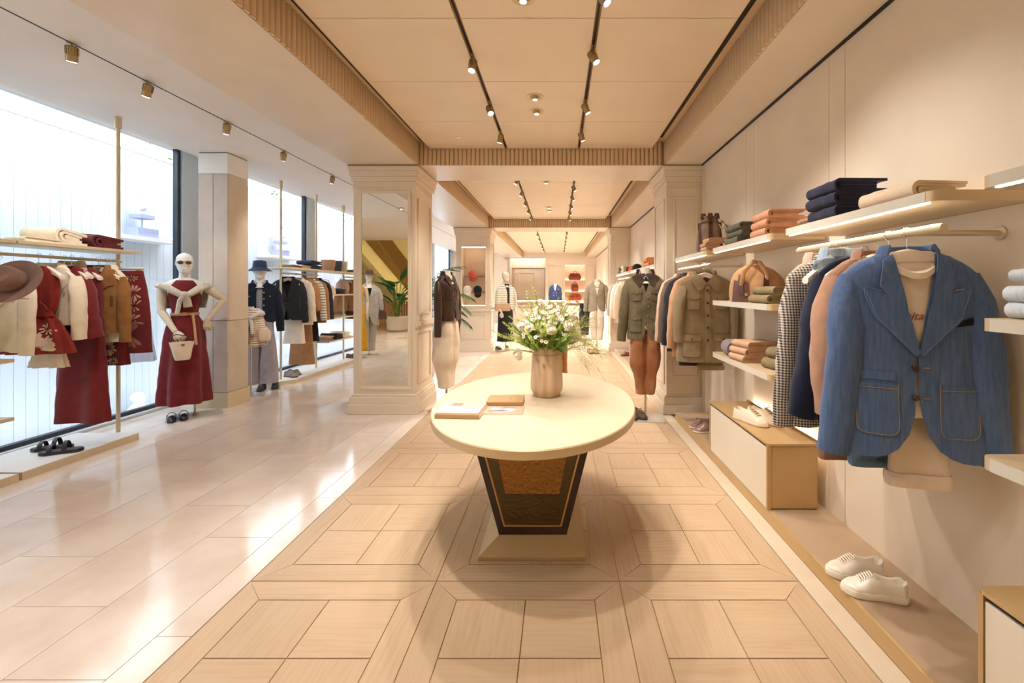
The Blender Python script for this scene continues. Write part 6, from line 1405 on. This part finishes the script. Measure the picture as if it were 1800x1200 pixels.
def rack_rail(label, y0, y1, z=RZ):
    o = thing('clothes_rail', label, 'rail', (PX_ + .04, 0, z)); MB().tube([(0, y0, 0), (0, y1, 0)], .0125, 12).build('bar', CHAMP, o, True)
    for y in (y0 + .01, y1 - .01): MB().tube([(0, y, 0), (-.04, y, 0)], .01, 8).build('bracket', CHAMP, o, True)
rack_rail('brass rail of the burgundy rack', 3.24, 4.19); rack_rail('brass rail of the far window rack with the black blazer', 6.67, 7.62, 1.68); rack_rail('brass rail of the far window rack with the suede jackets', 8.61, 9.55, 1.68)
RX, RH = -4.2, RZ - .062
# -- burgundy rack, from the far end to the near end
SUE = cloth('tan suede', '9A6B3C', '86592F'); RST = cloth('rust red satin', '8A2E22', '75241C'); CRB = cloth('cream wool', 'EFE2CC', 'E4D4BB'); FLO = paint('flower print', 'D9BFA6', .8); FLD = paint('flower print dim', 'C69A82', .8); TUL = NT('tulle')
TUL.t.nodes.remove(TUL.b); tr_ = TUL.n('ShaderNodeBsdfTransparent'); df_ = TUL.n('ShaderNodeBsdfDiffuse'); df_.inputs[0].default_value = srgb('7A3A44'); mx_ = TUL.n('ShaderNodeMixShader'); mx_.inputs[0].default_value = .38; TUL.l(tr_.outputs[0], mx_.inputs[1]); TUL.l(df_.outputs[0], mx_.inputs[2]); TUL.l(mx_.outputs[0], TUL.out.inputs[0])
def flower(cx, cz, r, n=14, squash=1.0, seed=0, a0=0, a1=360):
    rr2 = random.Random(seed); out = []
    for k in range(n):
        a = R(a0 + (a1 - a0) * (k + .5) / n + rr2.uniform(-4, 4)); L = r * rr2.uniform(.75, 1.05); w = r * .17; ca, sa = math.cos(a), math.sin(a) * squash
        P = lambda u, v: (cx + ca*u - sa*v, cz + sa*u + ca*v*squash)
        out.append([P(L*.22, 0), P(L*.6, -w*.55), P(L*.85, -w*.6), P(L, 0), P(L*.85, w*.6), P(L*.6, w*.55)])
    return out
def clip_ok(g, poly, m=.93): return all(abs(x - cr(g.keys, z)[2]) < cr(g.keys, z)[0] * m and g.z1 + .005 < z < g.z0 - .005 for x, z in poly)
def prints(g, fl, mat, par, nm='flower_print'):
    for f in fl:
        q = [p for p in f if clip_ok(g, p)]
        if len(q) > 2: g.pp(q, nm, mat, par, .003, .0015, .2)
h = hanger(RX, 4.12, RH, 0, 'clip hanger holding the floral skirt at the end of the burgundy rack', 1, None, False, .105)
sk = thing('skirt', 'burgundy skirt with pale flowers, clipped at the end of the window rack', 'skirt', (RX + .105, 4.12, RH), 0)
g = G([(-.03, .17, .03), (-.06, .175, .035), (-.25, .205, .05), (-.5, .225, .06), (-.8, .235, .06)], n=2.5, amp=.012, k=5, seed=201); g.mb(hole=False).build('body', BUR, sk, True); g.p(rect(-.165, -.07, .165, -.03), 'waistband', BUR, sk, .004, .004)
prints(g, [flower(.03, -.22, .1, 12, .8, 1), flower(-.1, -.3, .11, 12, .9, 2), flower(.1, -.62, .14, 18, 1, 3), flower(-.06, -.7, .12, 14, .8, 4), flower(.14, -.36, .08, 10, .8, 5), flower(.1, -.1, .06, 9, .6, 6), flower(.13, -.24, .09, 12, 1, 7), flower(.12, -.5, .09, 12, 1, 8)], FLD, sk)
gT = G([(-.5, .235, .072), (-.7, .25, .09), (-.88, .275, .1)], n=2.3, amp=.02, k=7, seed=202); gT.mb(hole=False, capb=False).build('tulle_layer', TUL.m, sk, True)
sk2 = thing('skirt', 'long floral tulle skirt hem under the suede jacket', 'skirt', (RX + .03, 4.02, RH), 0)
g = G([(-.1, .14, .025), (-.4, .16, .03), (-.7, .18, .04), (-.9, .2, .05)], n=2.5, amp=.015, k=6, seed=203); g.mb(hole=False).build('body', BUR, sk2, True); prints(g, [flower(.04, -.74, .1, 14, 1, 7), flower(-.08, -.84, .08, 12, .7, 8), flower(.1, -.86, .06, 10, .7, 9)], FLO, sk2)
hanger(RX + .03, 4.03, RH, 0, 'white wooden hanger over the floral tulle skirt')
wt = thing('blouse', 'cream blouse hanging out under the suede jacket', 'shirt', (RX + .07, 3.98, RH), 0); g = G(jkeys(.68, .18, .185, .2, .035, .07), seed=204, amp=.012); g.mb().build('body', CRB, wt, True); shirt_collar(CRB, wt, .075, -.02, g, .07)
sj = thing('jacket', 'tan suede biker jacket on the window rack', 'jacket', (RX + .055, 3.93, RH), R(10))
g, det = coat(sj, SUE, .6, jkeys(.6, .17, .17, .165, .05, .075), vz=-.24, sl=.56, out=.03, r0=.056, r1=.045, seed=205, lap=True, peak=False, cut=.0, wr=.01, fwd=-.02); seam(g, [(.02, -.28), (-.01, -.45), (-.015, -.6)], CHROME, det, .003, .01, 'zip')
g.p(rect(-.15, -.36, -.13, -.26), 'pocket_zip', BRASSD, det, .006, .003); g.p(rect(.12, -.36, .14, -.26), 'pocket_zip', BRASSD, det, .006, .003); g.p(rect(-.17, -.6, .17, -.565), 'hem_band', SUE, det, .006, .004)
hanger(RX + .055, 3.93, RH, R(10), 'white wooden hanger under the tan suede jacket')
bd = thing('dress', 'long burgundy jersey dress in the middle of the window rack', 'dress', (RX, 3.84, RH), 0)
g = G(jkeys(.5, .17, .18, .19, .05, .07)[:-1] + [(-.6, .19, .055), (-1.0, .21, .06), (-1.37, .225, .065)], n=2.4, amp=.022, k=5, seed=206, M=40); g.mb().build('body', BUR, bd, True); hanger(RX, 3.84, RH, 0, 'white wooden hanger under the long burgundy dress')
bg_ = thing('shirt', 'beige shirt collar showing between the burgundy pieces', 'shirt', (RX - .03, 3.79, RH + .01), 0); BGE = cloth('beige striped cotton', 'CDB79B', 'BFA688', 'stripe', s1=50); g = G(jkeys(.5, .16, .16, .16, .03, .08), seed=207); g.mb().build('body', BGE, bg_, True); shirt_collar(BGE, bg_, .085, -.02, g, .09, .05); hanger(RX - .03, 3.79, RH + .01, 0, 'white wooden hanger under the beige shirt')
bp = thing('jumper', 'burgundy wide-sleeved jumper on the window rack', 'jumper', (RX, 3.71, RH), R(10)); tee(bp, BUR, .56, .165, .075, seed=208, sl=.5, d=.05); hanger(RX, 3.71, RH, R(10), 'white wooden hanger under the burgundy jumper')
cj = thing('jacket', 'cream collarless jacket on the window rack', 'jacket', (RX, 3.61, RH), R(8)); g, det = coat(cj, CRB, .5, jkeys(.5, .165, .165, .17, .045, .075), vz=-.3, sl=.5, out=.02, r0=.06, r1=.05, seed=209, peak=False, cut=.04); hanger(RX, 3.61, RH, R(8), 'white wooden hanger under the cream collarless jacket')
rp = thing('playsuit', 'rust satin playsuit with pale flowers on the window rack', 'playsuit', (RX + .02, 3.51, RH), R(6))
g = G([(-.02, .07, .04), (-.06, .12, .045), (-.2, .15, .05), (-.36, .13, .045), (-.41, .105, .04), (-.46, .14, .05), (-.6, .21, .065), (-.72, .25, .08)], n=2.3, amp=.02, k=9, seed=210); g.mb().build('body', RST, rp, True); g.p(rect(-.1, -.43, .1, -.395), 'waist_tie', RST, rp, .006, .006)
g.p([(.0, -.4), (.06, -.3), (.1, -.34), (.12, -.42), (.05, -.42)], 'bow', RST, rp, .012, .012)
prints(g, [flower(.06, -.69, .14, 18, 1, 11, 0, 180), flower(-.12, -.66, .1, 12, .9, 12), flower(.11, -.52, .07, 9, .8, 13), flower(-.03, -.38, .06, 8, .5, 14)], FLO, rp); hanger(RX + .02, 3.51, RH, R(6), 'white wooden hanger under the rust playsuit')
ps_ = thing('shorts', 'cream pleated shorts hanging below the rust playsuit', 'shorts', (RX + .04, 3.56, RH), 0); g = G([(-.62, .1, .03), (-.72, .12, .035), (-.84, .14, .045)], n=2.3, amp=.02, k=8, seed=211); g.mb(hole=False).build('body', CRB, ps_, True)
wj = thing('blazer', 'cream blazer cut by the left edge of the picture', 'blazer', (RX - .08, 3.34, RH - .03), R(6)); g, det = coat(wj, CRB, .66, jkeys(.66, .19, .19, .2, .05, .08), vz=-.34, sl=.56, out=.0, r0=.058, seed=212, cut=.12); hanger(RX - .08, 3.34, RH - .03, R(6), 'white wooden hanger under the cream blazer at the left edge')
ht = thing('hat', 'dusty brown felt fedora leaning on the hat shelf at the left edge', 'hat', (X(24, 3.14), 3.14, 1.485), 0); FELT = cloth('dusty brown felt', '8A6A60', '7C5D54')
hm = MB().lathe([(.085, -.01), (.168, .012), (.172, .016), (.17, .02), (.088, .002), (.085, .05), (.078, .1), (.062, .118), (.03, .112), (.003, .1)], 40); hm.xf(Matrix.Rotation(R(62), 4, 'X') @ Matrix.Rotation(R(12), 4, 'Y')); hm.build('body', FELT, ht, True)
hb2 = MB().lathe([(.0895, .004), (.0895, .026), (.0885, .028), (.0885, .002)], 40); hb2.xf(Matrix.Rotation(R(62), 4, 'X') @ Matrix.Rotation(R(12), 4, 'Y')); hb2.build('ribbon', cloth('brown ribbon', '6A4C44'), ht, True)
hst = thing('hat_stand', 'small brass hat prop on the hat shelf', 'stand', (X(24, 3.14), 3.17, 1.3605)); MB().lathe([(.05, 0), (.05, .006), (.006, .01), (.006, .1), (.02, .105)], 16).build('body', BRASS, hst, True)
def soft_fold(name, label, x, y, z, w, d, t, mat, seed, rz=0, layers=3, cat='folded clothes', grp=None): return folded(name, label, cat, x, y, z, w, d, t, mat, seed, rz, grp, layers, .35)
soft_fold('folded_blanket', 'thick cream knit folded on the burgundy rack top shelf', -4.18, 3.62, 1.8015, .26, .27, .15, CRB, 221, R(95)); soft_fold('folded_shirt', 'crumpled cream shirt lying flat on the burgundy rack top shelf', -4.15, 3.45, 1.8015, .2, .24, .04, CRB, 222, R(80))
soft_fold('folded_jumper', 'burgundy knit jumper folded on the burgundy rack top shelf', -4.17, 3.93, 1.8015, .26, .27, .13, cloth('burgundy knit', '6A2228', '581A20', 'knit'), 223, R(85))
def sandal(label, x, y, rz):
    o = thing('sandal', label, 'sandal', (x, y, .0615), rz, 'black strap sandals'); SB = cloth('black sandal', '24242A', None, 'leather'); n = 16
    out = [(-.135 + .27*i/n, .047*min(1, (i/n/.2 + .05)**.5)*min(1, ((1 - i/n)/.12 + .05)**.5)*(1 - .15*math.sin(math.pi*min(1, max(0, i/n*1.5 - .3))))) for i in range(n + 1)]
    poly = out + [(a, -b) for a, b in reversed(out)]; MB().prism(poly, 0, .026).build('sole', SB, o, bevel=.003); MB().prism([(a*.95, b*.9) for a, b in poly], .0262, .029).build('insole', cloth('grey insole', '5A5E68'), o)
    for x_, h_ in ((-.06, .055), (.03, .075)): MB().loft([[(x_ + dx, (.046 + e)*math.cos(a), .02 + (h_ + e)*math.sin(a)) for a in [math.pi*k/14 for k in range(15)]] for dx, e in ((-.016, 0), (-.012, .006), (.012, .006), (.016, 0))], closed=False).build('strap', SB, o, True)
sandal('black strap sandal nearer the aisle on the rack platform', -4.17, 3.66, R(28)); sandal('black strap sandal nearer the window on the rack platform', -4.34, 3.74, R(22))
# -- far window rack
FH = 1.618
def rack_coat(label, mat, y, L, seed, **k): return simple_coat(label, mat, RX, y, L, seed, hz=FH, rz=R(8), **k)
rack_coat('black blazer at the near end of the far window rack', cloth('black blazer wool', '2A282B'), 6.78, .66, 301, name='blazer', cat='blazer')
def rack_skirt(label, mat, x, y, zt, zb, w0, w1, seed, name='skirt'):
    o = thing(name, label, 'skirt', (x, y, FH), 0); g = G([(zt, w0, .03), ((zt+zb)/2, (w0+w1)/2, .04), (zb, w1, .045)], n=2.5, amp=.01, k=4, seed=seed); g.mb(hole=False).build('body', mat, o, True); return o
rack_skirt('white skirt hanging below the black blazer', WHC, RX + .05, 6.85, -.5, -1.03, .12, .17, 302); IVP = cloth('ivory padded cotton', 'EADDC6', 'DCCDB3')
rack_coat('ivory padded coat behind the black blazer', IVP, 7.0, .75, 303, lapel=False); COP = cloth('copper tan cotton', 'B07F58', '9E6F4B')
rack_coat('copper tan shirt with rolled sleeves on the far window rack', COP, 7.15, .5, 304, lapel=False, sl=.4); rack_skirt('long copper tan suede skirt on the far window rack', COP, RX + .02, 7.1, -.45, -1.4, .14, .2, 305)
rack_coat('cream striped knit on the far window rack', cloth('cream brown stripe', 'EADFCC', '8A7460', 'stripe', s1=22, w=.3), 7.32, .55, 306, lapel=False); rack_coat('camel cardigan on the far window rack', cloth('camel', 'A87C56'), 7.42, .75, 307)
rack_skirt('black skirt hanging below the striped knit', BKS, RX + .02, 7.32, -.6, -1.05, .13, .16, 308); rack_coat('dark grey cardigan last on the blazer rail', BLK, 7.55, .55, 309)
hb3 = thing('handbag', 'dark grey handbag hanging between the copper skirt and striped knit', 'handbag', (RX + .05, 7.2, 1.1), 0); G([(.12, .09, .03), (.05, .13, .05), (-.06, .12, .05)], n=2.8, amp=0, M=8).mb(hole=False).build('body', cloth('grey bag', '4A4248', None, 'leather'), hb3, True); MB().tube([(-.08, 0, .12), (-.03, 0, .3), (.03, 0, .3), (.08, 0, .12)], .006, 6).build('strap', cloth('grey bag', '4A4248', None, 'leather'), hb3, True)
rack_coat('tan suede coat nearer on the last window rail', COP, 8.75, .62, 311); rack_coat('copper suede jacket on the last window rail', cloth('copper suede', '9A6038'), 8.95, .6, 312); rack_skirt('dark brown skirt below the copper suede jacket', cloth('dark brown', '4A332A'), RX, 8.95, -.5, -.78, .16, .18, 313); rack_coat('brown coat at the end of the last window rail', BRN, 9.2, .8, 314)
FO = cloth('far brown knit', '8A6A55'); FP = cloth('far peach', 'D9B08E'); FN = cloth('far navy', '2B3550')
soft_fold('folded_jumper', 'brown jumper on the far rack top shelf nearest the pole', -4.2, 6.85, 1.7715, .2, .26, .05, FO, 321, R(85)); soft_fold('folded_jumper', 'peach jumper beside the brown one on the far rack top shelf', -4.18, 7.08, 1.7715, .2, .26, .06, FP, 322, R(85))
soft_fold('folded_jumper', 'lower navy jumper of the far rack top shelf', -4.2, 7.38, 1.7715, .28, .28, .08, FN, 323, R(85), grp=None); soft_fold('folded_jumper', 'upper navy jumper of the far rack top shelf', -4.2, 7.36, 1.8515, .28, .28, .07, FN, 324, R(80))
for lb, y, m in (('tan box bag on the far rack top shelf', 7.95, 'C08E6A'), ('charcoal box bag on the far rack top shelf', 8.22, '4A464C'), ('cream box bag on the far rack top shelf', 8.42, 'E3D6BF')):
    o = thing('box_bag', lb, 'bag', (-4.2, y, 1.7715), R(10)); G([(.2, .12, .05), (.1, .115, .055), (0, .1, .05)], n=3.5, amp=0, M=8).mb().build('body', cloth('box ' + m, m, None, 'leather'), o, True)
soft_fold('folded_jumper', 'dark folded top at the end of the far rack top shelf', -4.2, 8.8, 1.7715, .22, .26, .06, BRN, 327, R(85))
cbg = thing('tote_bag', 'cream soft tote on the upper middle far rack shelf', 'bag', (-4.2, 7.85, 1.3515), R(10)); G([(.2, .06, .04, -.03), (.12, .15, .08), (0, .17, .09)], n=2.4, amp=.01, M=12).mb(hole=False).build('body', CRB, cbg, True); MB().tube([(-.1, 0, .15), (-.05, 0, .26), (.05, 0, .25), (.1, 0, .13)], .007, 6).build('handle', CRB, cbg, True)
soft_fold('folded_jeans', 'dark jeans on the upper middle far rack shelf', -4.2, 8.2, 1.3515, .28, .28, .11, FN, 331, R(85)); bbag = thing('round_bag', 'rosy beige round bag on the upper middle far rack shelf', 'bag', (-4.2, 8.48, 1.3515), R(10)); G([(.28, .04, .03), (.22, .1, .05), (.1, .13, .06), (0, .11, .06)], n=2.3, amp=0, M=12).mb(hole=False).build('body', cloth('rosy leather', 'CDA894', None, 'leather'), bbag, True); MB().tube([(-.06, 0, .24), (0, 0, .36), (.06, 0, .24)], .005, 6).build('strap', LEA, bbag, True)
soft_fold('folded_jumper', 'grey-brown jumper lower on the middle far rack shelf', -4.2, 8.0, .9315, .34, .28, .05, cloth('far grey brown', 'A3988C'), 333, R(85)); soft_fold('folded_jumper', 'taupe jumper on the grey-brown one', -4.2, 8.02, .9815, .3, .26, .045, BRN, 334, R(88))
soft_fold('folded_shirt', 'lavender shirt on the low far rack shelf', -4.2, 7.78, .5215, .24, .28, .05, LAV, 335, R(85)); soft_fold('folded_shirt', 'peach shirt on the lavender one', -4.19, 7.79, .5715, .23, .27, .04, FP, 336, R(85)); soft_fold('folded_jeans', 'black folded jeans on the low far rack shelf', -4.2, 8.08, .5215, .28, .28, .12, BKS, 337, R(85)); soft_fold('folded_jumper', 'cream jumper on the low far rack shelf', -4.2, 8.4, .5215, .26, .28, .13, CRB, 338, R(85))
shoe('taupe loafer nearer the aisle on the far platform', -4.2, 6.85, .0615, R(160), 'taupe loafers', L=.26, W=.095, H=.09, st='loafer', up='8E8072', sole='4A4038'); shoe('taupe loafer nearer the window on the far platform', -4.25, 7.02, .0615, R(160), 'taupe loafers', L=.26, W=.095, H=.09, st='loafer', up='8E8072', sole='4A4038')
shoe('brown sandal at the end of the far platform', -4.15, 8.75, .0615, R(160), None, L=.26, W=.095, H=.09, st='loafer', up='5A4A40', sole='6A4A36')
# outside: shelves with white sculptures on the board wall
SCU = paint('white plaster', 'F2F2F2', .6); LVB = paint('lavender block', '9FA6C4', .6)
def outside_shelf(label, y0, y1, z, yb, sc=1.0):
    o = thing('outdoor_shelf', label, 'shelf', (0, 0, 0)); MB().box(-6.3, y0, z - .06, -5.98, y1, z).build('board', WHITE, o)
    for y in (y0 + .04, y1 - .06): MB().prism([(-6.3, z), (-6.05, z), (-6.3, z + .38)], y, y + .02, 'y').build('bracket', WHITE, o)
    p = thing('plinth_block', 'lavender block with rod on the ' + label, 'block', (-6.13, yb, z)); MB().box(-.1, -.16, 0, .1, .16, .13).build('base_block', LVB, p, bevel=.004); MB().tube([(0, 0, .13), (0, 0, .27)], .008, 8).build('rod', LVB, p); MB().box(-.09, -.11, .27, .09, .11, .33).build('top_block', LVB, p, bevel=.004)
    b = thing('sculpture', 'small white plaster bust above the ' + label, 'sculpture', (-6.13, yb, z + .331)); b.scale = (sc, sc, sc)
    G([(.26, .035, .035), (.2, .06, .05), (.14, .1, .065), (.06, .095, .07), (0, .075, .06)], n=2.1, amp=0, wr=.012, seed=4, M=14).mb(hole=False).build('chest', SCU, b, True); MB().ball((.01, -.01, .32), .075, 14, 10, (.9, 1, 1.1)).ball((.05, -.05, .3), .03, 8, 6).ball((-.04, .05, .39), .022, 8, 6).ball((.04, .05, .385), .022, 8, 6).build('head', SCU, b, True)
    MB().tube([(.08, -.02, .17), (.1, -.06, .1), (.04, -.09, .07)], .026, 8).tube([(-.08, -.02, .17), (-.1, -.06, .1), (-.03, -.09, .07)], .026, 8).build('arms', SCU, b, True)
outside_shelf('white outdoor shelf behind the burgundy rack', 5.95, 6.9, 2.2, 6.42); outside_shelf('white outdoor shelf beyond the stone pillar', 9.1, 10.2, 2.17, 9.62, 1.1)
lowb = thing('sculpture', 'white plaster figure on the paving outside the first window', 'sculpture', (-6.08, 6.3, -.498)); G([(.3, .06, .06), (.2, .12, .1), (.05, .13, .1), (0, .1, .09)], n=2.1, amp=0, wr=.02, M=12).mb(hole=False).build('chest', SCU, lowb, True); MB().ball((0, 0, .36), .09, 12, 8).build('head', SCU, lowb, True)
hg = thing('hedge', 'green foliage above the white board wall', 'hedge', (-7.6, 12, 3.3)); hr = random.Random(3); hmb = MB()
for i in range(1500):
    p = Vector((hr.uniform(-.7, .7), hr.uniform(-4.5, 6), hr.uniform(-.3, .6 + .25*math.sin(i*.01)))); d = Vector((hr.gauss(0, 1), hr.gauss(0, 1), hr.gauss(0, 1))).normalized() * .09; e = d.cross(Vector((0, 0, 1))) * .5
    hmb.add([p, p + d*.5 + e, p + d, p + d*.5 - e], [(0, 1, 2, 3)])
tag(hmb.build('foliage', LEAF2, hg), kind='stuff'); MB().box(-.5, -4.4, -3.4, .5, 5.9, .1).build('core', paint('hedge core', '4A5A34', .9), hg)
# palm behind the first column, potted plant seen in the mirror
PALM = leafmat('palm green', '2E4A30', '58784A'); POT = paint('stone pot', 'CFC4B6', .7)
def frond_mb(L, droop, seed, n=20, lw=.32, wd=.011):
    r = random.Random(seed); P = [Vector((L*t*.8, 0, L*(.8*t - droop*t*t))) for t in [i/12 for i in range(13)]]; mb = MB().tube(P, [.007 - .0055*i/12 for i in range(13)], 5)
    for k in range(n):
        t = .25 + .75*k/n; i = min(11, int(t*12)); p = P[i].lerp(P[i+1], t*12 - i); tg = (P[i+1]-P[i]).normalized()
        for s_ in (-1, 1):
            l = lw*(1 - abs(t - .55)*1.1)*r.uniform(.85, 1.1); d = (Vector((0, s_, 0)) + tg*.9 + Vector((0, 0, -.1))).normalized(); m = p + d*l*.5 + Vector((0, 0, .01)); e = p + d*l + Vector((0, 0, -l*.25)); q = tg*wd
            mb.add([p - q*.4, m - q, e, m + q, p + q*.4], [(0, 1, 2, 3, 4)])
    return mb
pp_ = thing('potted_palm', 'feathery potted palm half hidden behind the mirror column', 'plant', (-2.2, 7.0, 0)); MB().lathe([(.15, 0), (.2, .06), (.22, .34), (.21, .38), (.19, .37), (.18, .3)], 28).build('pot', POT, pp_, True)
FRM = [frond_mb(1.25, .55, i, lw=.34).mesh('frond', PALM) for i in range(3)]
for i in range(15):
    o = link('frond', FRM[i % 3], pp_, loc=(0, 0, .95 + .07*(i % 5))); o.rotation_euler = (0, -R(-25 + 16*(i % 4)), i*2.4); s_ = .75 + .08*(i % 4); o.scale = (s_, s_, s_)
MB().tube([(0, 0, .3), (.01, .0, .8), (0, .01, 1.3)], [.03, .025, .015], 8).build('trunk', paint('palm trunk', '7A6A4A', .8), pp_, True)
mp_ = thing('potted_plant', 'broad-leaved plant in a pale pot by the stairs, seen in the mirror', 'plant', (-5.55, -4.95, 0)); MB().lathe([(.26, 0), (.34, .08), (.36, .5), (.34, .52), (.31, .48)], 28).build('pot', POT, mp_, True)
bl_ = MB().loft([[(w*u, .25*w*u*u - .25*(t**2), L) for u in (-1, -.5, 0, .5, 1)] for t, w, L in ((0, .02, 0), (.15, .12, .12), (.4, .19, .34), (.65, .18, .56), (.85, .11, .74), (1, .01, .86))], closed=False).mesh('leaf', leafmat('banana leaf', '24502A', '3E7A38'), True)
for i in range(15):
    a = i*2.4; h_ = .85 + .11*(i % 9); o = link('leaf', bl_, mp_, loc=(.16*math.cos(a), .16*math.sin(a), h_)); o.rotation_euler = (R(30 + 13*((i*5) % 4)) if i else R(8), 0, a + math.pi/2); s_ = .72 + .07*(i % 5); o.scale = (s_, s_, s_)
    MB().tube([(0, 0, .45), (.1*math.cos(a), .1*math.sin(a), h_*.75), (.16*math.cos(a), .16*math.sin(a), h_)], .014, 6).build('stem', LEAF2, mp_, True)
# far end things
co = thing('cash_desk', 'long taupe cash desk at the far end behind the flowers', 'desk', (0, 12, 0)); MB().box(-1.33, 0, .0, .18, .8, 1.08).build('body', TAUPE, co, bevel=.01); MB().box(-1.36, -.03, 1.08, .2, .83, 1.12).build('top', CHAMP, co, bevel=.006); MB().box(.18, .05, 0, .62, .75, .74).build('wing', TAUPE, co, bevel=.01); MB().box(.17, .03, .74, .64, .77, .78).build('wing_top', CHAMP, co)
frame_mb(-1.25, .12, .1, 1.0, -.0, .03, .012).build('panel_moulding', TAUPE, co)
def duffel(label, z, w, h_, col, kind):
    o = thing('leather_bag', label, 'bag', (.73, ye + .08, z)); m = cloth('bag ' + col, col, None, 'leather')
    G([(h_, w*.34, .05), (h_*.85, w*.42, .08), (h_*.4, w*.5, .1), (0, w*.44, .09)], n=2.8, amp=0, wr=.004, M=14).mb(hole=False).build('body', m, o, True)
    if kind != 'low':
        MB().tube([(-w*.16, -.09, h_*.6), (-w*.14, -.09, h_*1.2), (0, -.08, h_*1.38), (w*.14, -.09, h_*1.2), (w*.16, -.09, h_*.6)], .012, 8).build('handle', m, o, True)
    else: MB().tube([(-w*.12, -.1, h_*.35), (-w*.1, -.11, -.03), (0, -.11, -.06), (w*.1, -.11, -.03), (w*.12, -.1, h_*.35)], .012, 8).build('handle', m, o, True)
    MB().box(-w*.18, -.115, h_*.45, -w*.12, -.1, h_*.8).box(w*.12, -.115, h_*.45, w*.18, -.1, h_*.8).build('buckle_straps', DBR, o); MB().box(-w*.42, -.105, h_*.62, w*.42, -.098, h_*.68).build('flap_edge', DBR, o)
duffel('red-brown leather duffel on the top niche shelf at the end wall', 1.8705, .58, .3, '96382A', 'd'); duffel('rust leather satchel on the middle niche shelf at the end wall', 1.3505, .34, .34, 'A8452F', 's'); duffel('orange-red leather holdall on the low niche shelf at the end wall', .96, .58, .28, 'B84A2C', 'low')
for i in range(2): soft_fold('folded_jumper', ['white folded jumper', 'olive folded jumper'][i] + ' at the bottom of the end-wall niche', .5 + i*.36, ye + .1, .8605, .3, .2, .05, [WHC, OLV][i], 350 + i)
CAPR = cloth('coral cotton', 'C8604E'); CAPW = cloth('white cap cotton', 'EFE8DC'); CAPN = cloth('ink cotton', '22242E')
for lb, px, zz, m in (('coral cap hung highest in the column niche', 831, 1.86, CAPR), ('white cap lower left in the column niche', 822, 1.5, CAPW), ('ink black cap lower right in the column niche', 840, 1.5, CAPN)):
    o = cap(lb, X(px, 10.2), q2[2] + .27, zz, 0, m, s=1.12); o.rotation_euler = (R(82), 0, 0); o.location.y = q2[2] + .12; o.location.z = zz - .08
cap('orange cap on the hat shelf near the second column', 1.42, 8.35, SHT, R(20), cloth('orange cotton', 'D8643C')); cap('black cap on the hat shelf near the second column', 1.42, 8.65, SHT, R(10), CAPN)

stu = thing('wooden_stool', 'tall reddish wood block stool half hidden behind the vase and table', 'stool', (-.03, 6.1, 0), 0)
RW = mk_wood('reddish timber', '9A6238', 'B97A48', 'CE9460', .5)
G([(.72, .15, .15), (.7, .155, .155), (.4, .15, .15), (.02, .155, .155), (0, .15, .15)], n=4, amp=0, wr=.012, N=32, M=10, seed=3).mb(hole=False).build('block', RW, stu, True)
for a in (-.08, .02, .09): MB().tube([(a, -.157, .05), (a + .01, -.16, .35), (a - .005, -.157, .68)], .003, 5).build('crack', BTN, stu)
